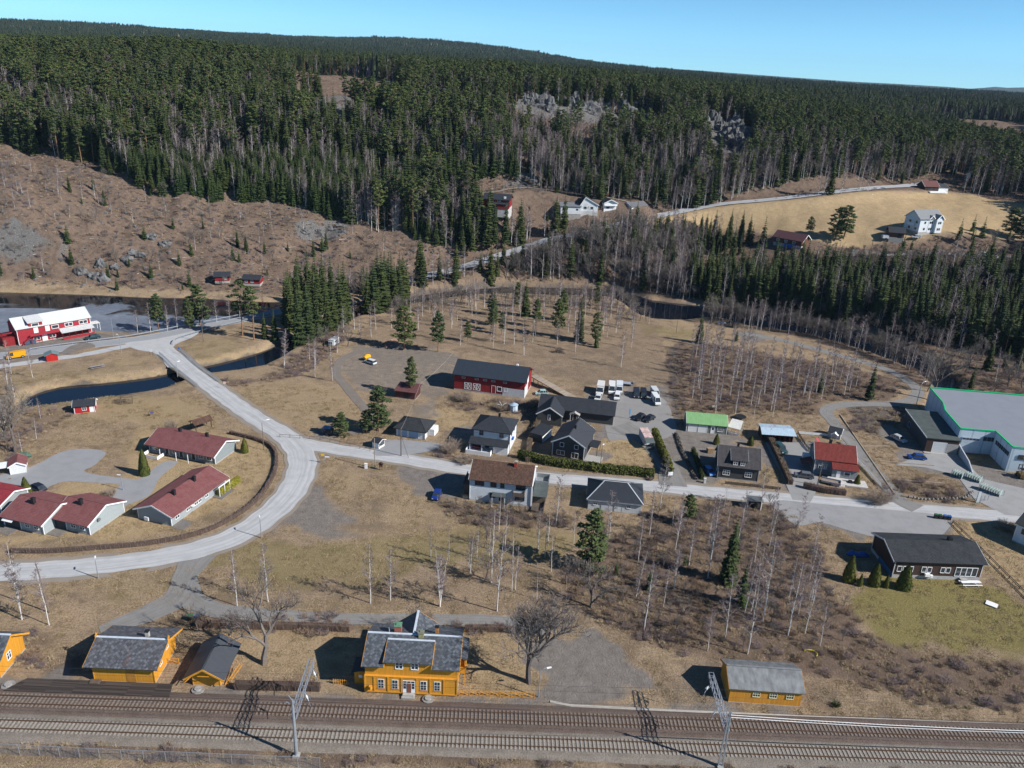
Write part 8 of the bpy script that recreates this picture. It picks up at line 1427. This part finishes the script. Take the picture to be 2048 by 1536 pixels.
prim('trellis_hut', (254, 806), 25, 'grey lattice sided pergola on the grass by the narrow river', 'pergola', [('frame', OLDW, [(-1.5, -1, 0, -1.38, -.88, 2), (1.38, -1, 0, 1.5, -.88, 2), (-1.5, .88, 0, -1.38, 1, 2), (1.38, .88, 0, 1.5, 1, 2), (-1.6, -1.05, 2, 1.6, -.9, 2.12), (-1.6, .9, 2, 1.6, 1.05, 2.12)] + [(-1.5 + i * .33, -1, 2.12, -1.42 + i * .33, 1, 2.2) for i in range(10)]), ('lattice', OLDW, [('b', (-1.4 + i * .35, -.94, .1), (-1.4 + (i + 1) * .35, -.94, 1.9), .05) for i in range(8)] + [('b', (-1.4 + (i + 1) * .35, -.93, .1), (-1.4 + i * .35, -.93, 1.9), .05) for i in range(8)])])
prim('play_frame', (306, 832), 10, 'small wooden climbing frame on the lawn behind the row houses', 'climbing frame', [('frame', BRS, [('b', (-1.5, -.5, 0), (-.6, 0, 1.7), .1), ('b', (-1.5, .5, 0), (-.6, 0, 1.7), .1), ('b', (1.9, -.5, 0), (1.0, 0, 1.4), .1), ('b', (1.9, .5, 0), (1.0, 0, 1.4), .1), ('b', (-.6, 0, 1.7), (1.0, 0, 1.4), .1)]), ('platform', M_plain((.1, .1, .3)), [(-.6, -.5, .9, .2, .5, 1.0)])])
prim('slide', (1632, 885), 100, 'pink children slide on the play lawn behind the red roofed house', 'slide', [('chute', M_plain((.6, .02, .08), .4), [('s', [(-1.6, -.25, .1), (0, -.25, 1.4), (0, .25, 1.4), (-1.6, .25, .1)], .05)]), ('ladder', STL, [('b', (0, -.25, 1.4), (.5, -.25, 0), .05), ('b', (0, .25, 1.4), (.5, .25, 0), .05)])])
prim('trampoline', (1480, 838), 0, 'round black trampoline behind the green roofed garage', 'trampoline', [('mat', BLACK, [('t', [(0, 0, .8), (0, 0, .86)], 1.7)]), ('leg', STL, [('b', (math.cos(a) * 1.6, math.sin(a) * 1.6, 0), (math.cos(a) * 1.6, math.sin(a) * 1.6, .8), .06) for a in (0, 1.05, 2.1, 3.14, 4.2, 5.2)])])
def table(px, rz, lab, mat=M_plain((.3, .28, .3))): prim('picnic_table', px, rz, lab, 'picnic table', [('table_top', mat, [(-2.0, -.35, .7, 2.0, .35, .76)]), ('bench', mat, [(-2.0, -.85, .42, 2.0, -.6, .47), (-2.0, .6, .42, 2.0, .85, .47)]), ('leg', mat, [(-1.4, -.75, 0, -1.3, .75, .1), (1.3, -.75, 0, 1.4, .75, .1), (-1.4, -.05, .1, -1.3, .05, .7), (1.3, -.05, .1, 1.4, .05, .7)])])
table((195, 736), 42, 'long grey picnic table on the grass between road and narrow river'); table((1940, 1170), 5, 'white garden table in front of the bungalow steps', WHT)
prim('flat_board', (1983, 1210), -38, 'flat white panel lying on the olive lawn', 'panel', [('board', WHT, [(-1.0, -.75, .18, 1.0, .75, .25), (-.9, -.65, .02, .9, .65, .18)])])
prim('tarpaulin_pile', (1715, 1112), -5, 'crumpled blue tarpaulin over a pile in the bungalow shade', 'tarpaulin', [('sheet', M_plain((.03, .09, .32), .5), [('t', [(-2.2, 0, .2), (-1.2, .2, .45), (0, -.1, .3), (1.2, .2, .5), (2.2, 0, .2)], [.3, .6, .5, .65, .3])])])
for px, c, lab in (((1875, 1037), (.02, .1, .04), 'pair of dark wheelie bins with green lids at the street edge'), ((1893, 1039), (.02, .12, .4), 'pair of dark wheelie bins with blue lids at the street edge'), ((381, 1240), (.03, .25, .08), 'dark bin with green lid behind the sheds'), ((395, 1240), (.02, .2, .6), 'dark bin with blue lid behind the sheds')):
    prim('wheelie_bin', px, -8, lab, 'bin', [('bin_body', BLACK, [(-.8, -.35, .05, -.1, .35, 1.0), (.1, -.35, .05, .8, .35, 1.0)]), ('lid', M_plain(c), [(-.82, -.38, 1.0, -.08, .38, 1.08), (.08, -.38, 1.0, .82, .38, 1.08)])] if 'pair' in lab else [('bin_body', BLACK, [(-.35, -.35, .05, .35, .35, 1.0)]), ('lid', M_plain(c), [(-.38, -.38, 1.0, .38, .38, 1.12)])])
prim('waste_container', (61, 688), 44, 'grey-blue waste containers by the red lodge stair', 'container', [('box', M_plain((.06, .08, .13)), [(-1.6, -.5, .1, -.1, .5, 1.2), (.1, -.5, .1, 1.6, .5, 1.2)])])
for px, r, lab in (((17, 1372), 1.0, 'round concrete manhole cover left of the plank platform'), ((396, 1381), .95, 'round concrete manhole cover in front of the small gable shed'), ((856, 1400), .9, 'round concrete manhole cover in front of the station steps')):
    prim('manhole', px, 0, lab, 'manhole cover', [('ring', M_plain((.25, .24, .23)), [('t', [(0, 0, 0), (0, 0, .25)], r)]), ('cover', M_plain((.33, .32, .31)), [('t', [(0, 0, .25), (0, 0, .45)], r * .55)])])
prim('direction_sign', (650, 928), 0, 'yellow and white finger signpost at the road fork', 'sign', [('post', STL, [(-.05, -.05, 0, .05, .05, 2.6)]), ('sign_board', M_plain((.8, .5, .02)), [(-.9, -.04, 2.2, -.05, .04, 2.6)]), ('sign_board', WHT, [(.05, -.04, 1.8, 1.1, .04, 2.1)])])
prim('notice_box', (762, 940), 0, 'brown roofed notice box on two legs by the utility pole', 'notice box', [('box', M_plain((.1, .04, .03)), [(-.4, -.25, 1.0, .4, .25, 1.6)]), ('roof', BRN, [('s', [(-.55, -.4, 1.6), (0, -.4, 1.95), (0, .4, 1.95), (-.55, .4, 1.6)], .05), ('s', [(0, -.4, 1.95), (.55, -.4, 1.6), (.55, .4, 1.6), (0, .4, 1.95)], .05)]), ('leg', BRN, [(-.3, -.05, 0, -.22, .05, 1.0), (.22, -.05, 0, .3, .05, 1.0)])])
prim('cable_cabinet', (732, 937), 0, 'white cable cabinet by the utility pole', 'cabinet', [('cabinet', WHT, [(-.3, -.2, 0, .3, .2, 1.3), (-.36, -.26, 1.3, .36, .26, 1.36)])])
for px, c, lab in (((359, 708), (.05, .15, .5), 'blue road sign at the junction grass'), ((450, 778), (.75, .5, .5), 'round white sign right of the bridge'), ((303, 713), (.75, .75, .75), 'white sign at the left end of the bridge railing')): prim('road_sign', px, 0, lab, 'sign', [('post', STL, [(-.04, -.04, 0, .04, .04, 2.0)]), ('sign_plate', M_plain(c), [(-.35, -.06, 1.6, .35, -.02, 2.3)])])
prim('log_pile', (780, 688), 62, 'stack of long reddish logs on the grass above the barn yard', 'log pile', [('logs', M_plain((.28, .17, .13)), [('t', [(-4, -1.2 + i * .4, .2 + (i % 3) * .22), (4.2, -1.0 + i * .38, .2 + (i % 3) * .22)], .16) for i in range(8)])])
prim('brush_pile', (1118, 705), 0, 'heap of cut branches on the grass behind the barn', 'brush heap', [('branches', M_twig((.2, .16, .13)), [('b', (U(-2.4, 2.4), U(-1.2, 1.2), .05), (U(-1.5, 1.5), U(-1, 1), U(.6, 1.9)), .07) for i in range(90)])])
prim('garden_hut', (1027, 822), -8, 'pale blue hexagonal garden hut behind the white hipped house', 'hut', [('wall', M_plain((.5, .6, .72)), [('t', [(0, 0, 0), (0, 0, 2.0)], 1.15)]), ('roof', M_plain((.3, .4, .5)), [('t', [(0, 0, 2.0), (0, 0, 2.6)], [1.35, .1])])])
prim('clothes_dryer', (1003, 820), 0, 'white rotary clothes dryer behind the white hipped house', 'clothes dryer', [('pole', WHT, [(-.04, -.04, 0, .04, .04, 1.8)]), ('arm', WHT, [('b', (0, 0, 1.4), (math.cos(a) * 1.5, math.sin(a) * 1.5, 2.1), .06) for a in (.4, 2.0, 3.6, 5.1)])])
prim('pallet_stack', (1420, 905), 10, 'small stack of firewood pallets behind the dark grey house', 'pallet stack', [('boards', M_plain((.32, .22, .14)), [(-.9, -.6, .1 + i * .22, .9, .6, .2 + i * .22) for i in range(6)])])
prim('yellow_ring', (1620, 1308), 0, 'curved yellow plastic pipe lying in the brown thicket', 'pipe', [('pipe', M_plain((.6, .5, .02)), [('t', [(math.cos(a) * 1.2, math.sin(a) * .9, .15) for a in np.linspace(-.8, 2.3, 9)], .09)])])
prim('blue_flagpole', (1258, 838), 0, 'slim blue sign banner at the car park entrance', 'banner', [('pole', STL, [(-.05, -.05, 0, .05, .05, 3.6)]), ('banner', M_plain((.1, .4, .7)), [(-.2, -.03, 1.4, .25, .03, 3.0)])])
prim('hive_box', (1428, 820), 0, 'small pale wooden box stand behind the green roofed garage', 'stand', [('box', M_plain((.6, .5, .35)), [(-.7, -.4, .9, .7, .4, 1.3)]), ('leg', BRN, [(-.6, -.3, 0, -.52, -.22, .9), (.52, -.3, 0, .6, -.22, .9), (-.6, .22, 0, -.52, .3, .9), (.52, .22, 0, .6, .3, .9)])])
prim('boat', (1444, 648), 15, 'small white boat lying beside the lone spruce at the pond', 'boat', [('hull', WHT, [('p', [(-.6, .5), (-.35, .05), (.35, .05), (.6, .5)], -1.8, 1.6)]), ('cover', M_plain((.3, .42, .6)), [(-1.7, -.5, .5, 1.0, .5, .56)])])
prim('grey_hut', (1445, 650), 0, '', 'hut', []) if False else None
prim('small_hut', (1445 + 25, 655), 0, 'small weathered hut beside the gravel road end', 'hut', [('wall', OLDW, [(-1, -1, 0, 1, 1, 1.8)]), ('roof', ROOFD, [('s', [(-1.2, -1.2, 1.8), (1.2, -1.2, 1.8), (1.2, 1.2, 2.2), (-1.2, 1.2, 2.2)], .08)])])
prim('green_tarpaulin', (47, 915), 20, 'dark green covered heap beside the small white shed', 'heap', [('cover', M_plain((.06, .12, .09)), [('t', [(-1.6, 0, .3), (-.6, .1, .6), (.8, 0, .6), (1.7, 0, .25)], [.3, .7, .7, .3])])])
prim('snow_heap', (1975, 516), 0, 'dirty white snow heap beside the farm road', 'snow heap', [('snow', M_plain((.6, .62, .64), .8, 0.0, .3, .8), [('t', [(-5, 0, .2), (-2, .5, 1.0), (1, 0, 1.2), (5, .4, .3)], [.6, 1.6, 1.8, .6])])])
prim('white_box', (1739, 394), 0, 'white bale at the far edge of the straw field', 'bale', [('bale', WHT, [('t', [(-1.5, 0, .8), (1.5, 0, .8)], .8)])])
prim('farm_trailer', (1770, 478), 0, 'pale trailer beside the brown farm shed', 'trailer', [('box', M_plain((.5, .53, .56)), [(-1.6, -1, .5, 1.2, 1, 2.0)]), ('wheels', BLACK, [whl(0, -1.05, .4, .2), whl(0, 1.05, .4, .2)])])
prim('entrance_pillar', (1925 + 29, 1005), 10, 'tall grey slab sign at the warehouse yard entrance', 'sign', [('slab', M_plain((.4, .46, .5)), [(-.35, -.1, 0, .35, .1, 2.9)])])
prim('gate_sign', (1340, 955), 10, 'white curved sign board at the thuja hedge end', 'sign', [('board', WHT, [(-.6, -.06, .6, .6, .06, 1.5)]), ('post', STL, [(-.5, -.05, 0, -.42, .05, .6), (.42, -.05, 0, .5, .05, .6)])])
prim('stone_pillar', (1409, 966), 0, 'white gate post beside the low dark hedge', 'gate post', [('post', M_plain((.55, .55, .52)), [(-.25, -.25, 0, .25, .25, 1.2), (-.3, -.3, 1.2, .3, .3, 1.3)])])
# rows of kerb stones at the garden plot by the warehouse yard
rnd.seed(77); pts_ = smooth([W2(p)[:2] for p in [(1818, 995), (1850, 1000), (1890, 998), (1925, 997), (1945, 985)]], 5); s0 = MB(); s0.tube([(0, 0, 0), (.05, 0, .3), (0, 0, .5)], [.3, .34, .15], 6); s0 = s0.build('kerb_stone', M_plain((.25, .24, .23), .9, 0.0, .3, 2.0)); first_ = True
for p in pts_:
    o = s0 if first_ else s0.copy()
    if not first_: COL.objects.link(o)
    first_ = False; o.location = (p[0], p[1], 0); o.rotation_euler.z = U(0, 6); tag(o, 'rough grey stone in the row edging the garden plot below the warehouse', 'stone', 'stones edging the garden plot')
# planks lying as plot borders
for a, b, lab in (((1680, 830), (1790, 990), 'long timber border beside the gravel road'), ((1725, 893), (1775, 893), 'short timber border of the upper plot'), ((1760, 923), (1868, 932), 'timber border in the middle of the plot'), ((1790, 960), (1890, 968), 'timber border of the lowest plot')):
    m = MB(); m.bar(W2(a) + Vector((0, 0, .12)), W2(b) + Vector((0, 0, .12)), .25, .25); tag(m.build('timber_border', M_plain((.33, .27, .21), .9)), lab, 'timber border')
# --- cliffs, boulders and fallen logs on the far slope
import bmesh
ROCKM = N('rock'); _p = ROCKM.obj(); _f = ROCKM.noise(ROCKM.mapv(_p, (1, 1, .5)), .55, 6, .7); _g = ROCKM.noise(_p, 2.2, 4, .7); _c = ROCKM.mix(ROCKM.rng(_f, .38, .62), (.07, .07, .075), (.2, .2, .205)); _c = ROCKM.mix(ROCKM.rng(_g, .5, .7, 0, .5), _c, (.14, .13, .09)); ROCKM.bump(_g, 1, .3); ROCKM = ROCKM.col(_c, .95)
def rock_mesh(mb, c, sx, sy, sz, seed):
    bm = bmesh.new(); bmesh.ops.create_icosphere(bm, subdivisions=4 if sz > 6 else 3, radius=1); r_ = random.Random(seed); off = [r_.uniform(0, 50) for _ in range(3)]
    from mathutils import noise as mn
    vs = []
    for v in bm.verts:
        n1 = mn.noise(v.co * 1.4 + Vector(off)); n2 = mn.cell(v.co * 2.6 + Vector(off)); k = 1 + .4 * n1 + .2 * n2 + .16 * mn.noise(v.co * 5 + Vector(off)) + .1 * mn.cell(v.co * 7 + Vector(off)); q = v.co * k; vs.append((c[0] + q.x * sx, c[1] + q.y * sy, c[2] + q.z * sz))
    mb.poly(vs, [tuple(v.index for v in f.verts) for f in bm.faces]); bm.free()
rnd.seed(31)
for nm, spots, sz, lab in (('rock_cliff', [(1045 + i * 26, 205 + (i % 3) * 5 + i * 1.6) for i in range(11)], (9, 4, 10), 'long grey cliff edge below the plateau wood, upper centre'), ('rock_cliff', [(1425, 255), (1445, 260), (1465, 262), (1480, 272), (1455, 280), (1475, 290), (1482, 300)], (8, 5, 10), 'broad grey rock face in the wood above the state road'), ('rock_cliff', [(560, 200), (585, 208), (610, 215), (640, 212), (665, 222), (690, 235)], (6, 3.5, 5), 'broken grey crag in the wood, upper left of centre'),
                         ('rock_outcrop', [(160, 545), (185, 555), (205, 560), (230, 535), (255, 520), (280, 512), (200, 530)], (2.6, 1.8, 2.4), 'grey rock outcrop with dark cleft above the lake shore'), ('rock_outcrop', [(610, 465), (635, 462), (660, 458), (680, 452)], (2.4, 1.5, 1.3), 'pale rock ledge on the cleared slope below the plantation'), ('rock_outcrop', [(330, 490), (300, 475), (262, 505)], (3, 2, 2), 'low grey rock ledge high above the lake'), ('rock_outcrop', [(1035, 352), (1055, 356), (1070, 362)], (2.6, 1.6, 1.6), 'pale rock ledge above the red hillside house')):
    m = MB(); P = [gp(*s) for s in spots]; c0 = P[0]
    for i, p in enumerate(P): rock_mesh(m, (p[0] - c0[0], p[1] - c0[1] + .5, p[2] - c0[2] - sz[2] * .2), sz[0] * U(.7, 1.2), sz[1], sz[2] * U(.7, 1.15), i + 5)
    o = m.build(nm, ROCKM); o.location = c0; tag(o, lab, 'rock')
RK = []
for i in range(3): m = MB(); rock_mesh(m, (0, 0, 0), 1, .8, .6, 90 + i); o = m.build('rock', ROCKM); COL.objects.unlink(o); RK.append(o)
for i in range(3):
    m = MB()
    for j in range(4): a = U(-.5, .5); m.tube([(-U(1, 3), U(-1, 1), .1), (U(1, 3), U(-1, 1) + a, .25)], [.1, .05], 4)
    o = m.build('rock_' + 'log', M_plain((.26, .22, .2), .9)); COL.objects.unlink(o); RK.append(o)
X, Y = forest_points(11000, 285, 470); q_ = (in_any(X, Y, [OPEN[1], OPEN[2]], -1)) & (sdpoly(X, Y, LAKE) > 1) & _road_clear(X, Y); X, Y = X[q_], Y[q_]; Z = height(X, Y)
stuff_forest('slash_debris', [(x, y, z, s, s, r, k) for x, y, z, s, r, k in zip(X, Y, Z, rs.uniform(.25, .9, len(X)) ** 1.5, rs.uniform(0, 6.3, len(X)), rs.choice(6, len(X), p=[.2, .2, .2, .14, .13, .13]))], RK)
def fallen(px, L, lab, mat=None):
    x, y, z = gp(*px); m = MB(); a = U(0, 3.1); m.tube([(0, 0, .2), (math.cos(a) * L, math.sin(a) * L * .5, .4)], [.16, .06], 6); o = m.build('fallen_log', mat or M_plain((.45, .42, .4), .9)); e = Vector((x, y, z)); o.location = e
    z2 = hz(x + math.cos(a) * L, y + math.sin(a) * L * .5); o.rotation_euler = (0, 0, 0); tag(o, lab, 'log', 'pale fallen logs on the cleared slope')
for i in range(22): fallen((U(40, 820), U(430, 560)), U(5, 9), 'pale fallen log lying on the cleared slope beyond the lake')
_keep = []
_blk = [wp(p) for p in ([(0, 1385), (2060, 1470), (2060, 1540), (0, 1475)], [(1430, 1310), (1620, 1340), (1620, 1420), (1430, 1405)], [(930, 900), (1105, 905), (1105, 1018), (930, 1010)], [(560, 600), (500, 720), (330, 700), (330, 660)], [(80, 975), (600, 850), (620, 960), (480, 1090), (0, 1160), (0, 1120)])]
_P = np.array(BUSH_PTS); _m = np.ones(len(_P), bool)
for b_ in _blk: _m &= sdpoly(_P[:, 0], _P[:, 1], b_) > .3
for L_, w_ in ((MAIN_PX, 4.4), (SIDE_PX, 3.8), (STATE_PX, 4.5)):
    c_ = np.array([flat(*p) for p in L_])
    for a_, b_ in zip(c_[:-1], c_[1:]):
        e_ = b_ - a_; t_ = np.clip(((_P[:, 0] - a_[0]) * e_[0] + (_P[:, 1] - a_[1]) * e_[1]) / (e_ @ e_), 0, 1); _m &= np.hypot(_P[:, 0] - a_[0] - e_[0] * t_, _P[:, 1] - a_[1] - e_[1] * t_) > w_
for fp in FOOT: _m &= sdpoly(_P[:, 0], _P[:, 1], fp) > .4
stuff_forest('undergrowth', _P[_m], BUSH)

TUFT = []
for k_, c_ in enumerate(((.36, .28, .17), (.27, .2, .125), (.2, .165, .08))):
    rnd.seed(700 + k_); m = MB()
    for i in range(16): a = U(0, 6.28); p = Vector((U(-.35, .35), U(-.35, .35), -.02)); t_ = p + Vector((math.cos(a) * U(.05, .25), math.sin(a) * U(.05, .25), U(.12, .3))); sd_ = Vector((math.sin(a), -math.cos(a), 0)) * .03; m.face([p - sd_, p + sd_, t_])
    o = m.build('tuft', M_twig(c_)); COL.objects.unlink(o); TUFT.append(o)
X, Y = forest_points(60000, 74, 215); ui = np.clip(np.searchsorted(rr, Y), 0, NR - 1); vi = np.clip(((X / (Y + 35)) + 1.12) / 2.24 * (NC - 1), 0, NC - 1).astype(int); idx = ui * NC + vi
_m = (ZN['gravel'][idx] < .3) & (np.abs(X) < .75 * Y + 10) & (vnoise(X, Y, 5, 91) > .35)
for L_, w_ in ((MAIN_PX, 4.4), (SIDE_PX, 3.8), (STATE_PX, 4.5)):
    c_ = np.array([flat(*p) for p in L_])
    for a_, b_ in zip(c_[:-1], c_[1:]):
        e_ = b_ - a_; t_ = np.clip(((X - a_[0]) * e_[0] + (Y - a_[1]) * e_[1]) / (e_ @ e_), 0, 1); _m &= np.hypot(X - a_[0] - e_[0] * t_, Y - a_[1] - e_[1] * t_) > w_
for fp in FOOT: _m &= sdpoly(X, Y, fp) > .2
for b_ in ([(0, 1385), (2060, 1470), (2060, 1535), (0, 1470)], [(0, 1340), (700, 1372), (700, 1400), (0, 1380)], [(-60, 960), (120, 905), (215, 900), (190, 940), (340, 920), (350, 960), (230, 1020), (60, 1000)]): _m &= sdpoly(X, Y, wp(b_)) > 0
_m &= _road_clear(X, Y) & (sdpoly(X, Y, RIVER) > 1)
X, Y = X[_m], Y[_m]; print('tufts', len(X)); Z = height(X, Y)
stuff_forest('dry_grass', np.stack([X, Y, Z, rs.uniform(.6, 1.5, len(X)), rs.uniform(.8, 1.8, len(X)), rs.uniform(0, 6.3, len(X)), rs.choice(3, len(X), p=[.4, .4, .2])], 1), TUFT)
# ------------------------------------------------------------------ far hills beyond the ridge, then the air itself
hp = [(-700, 40), (0, 62), (700, 112), (1100, 126), (1240, 131), (1400, 141), (1560, 153), (1700, 163), (1800, 168), (1900, 174), (1950, 178), (1985, 173), (2020, 176), (2060, 174), (2300, 186), (2700, 205)]
mb = MB(); V_ = []; D0 = 9000.0; hpx = np.linspace(-700, 2700, 140); hpy = np.interp(hpx, [p[0] for p in hp], [p[1] for p in hp])
for j, (dd, k) in enumerate(((-2600, -.9), (-1300, -.25), (-500, .0), (0, 1.0), (1500, .4))):
    for i, (a, b) in enumerate(zip(hpx, hpy)):
        r = ray(a, b); t = D0 / r[1]; z = H_CAM + r[2] * t; x = r[0] * t; nz = 18 * math.sin(i * .37 + j) + 9 * math.sin(i * 1.3 + 2 * j)
        V_.append((x * (D0 + dd) / D0, D0 + dd, -120 if k < -.5 else (z if k == 1.0 else z - 70 * (1 - k) + nz)))
n_ = len(hpx); mb.poly(V_, [(j * n_ + i, j * n_ + i + 1, (j + 1) * n_ + i + 1, (j + 1) * n_ + i) for j in range(4) for i in range(n_ - 1)])
n = N('far woods'); f = n.noise(n.pos(), .012, 6, .75); o = mb.build('hills', n.col(n.mix(n.rng(f, .35, .65), (.02, .034, .022), (.045, .06, .035)), 1)); o['kind'] = 'structure'
hz_ = MB(); hz_.box(-13500, -150, -420, 13500, 12300, 420); n = N('haze'); n.t.nodes.remove(n.b); v = n.nd('ShaderNodeVolumePrincipled'); v.inputs['Color'].default_value = (.5, .72, 1.0, 1); v.inputs['Density'].default_value = 0.5 / 15000; v.inputs['Anisotropy'].default_value = 0.0
n.t.links.new(v.outputs[0], n.out.inputs['Volume']); o = hz_.build('haze', n.m); o['kind'] = 'stuff'; o.display_type = 'WIRE'
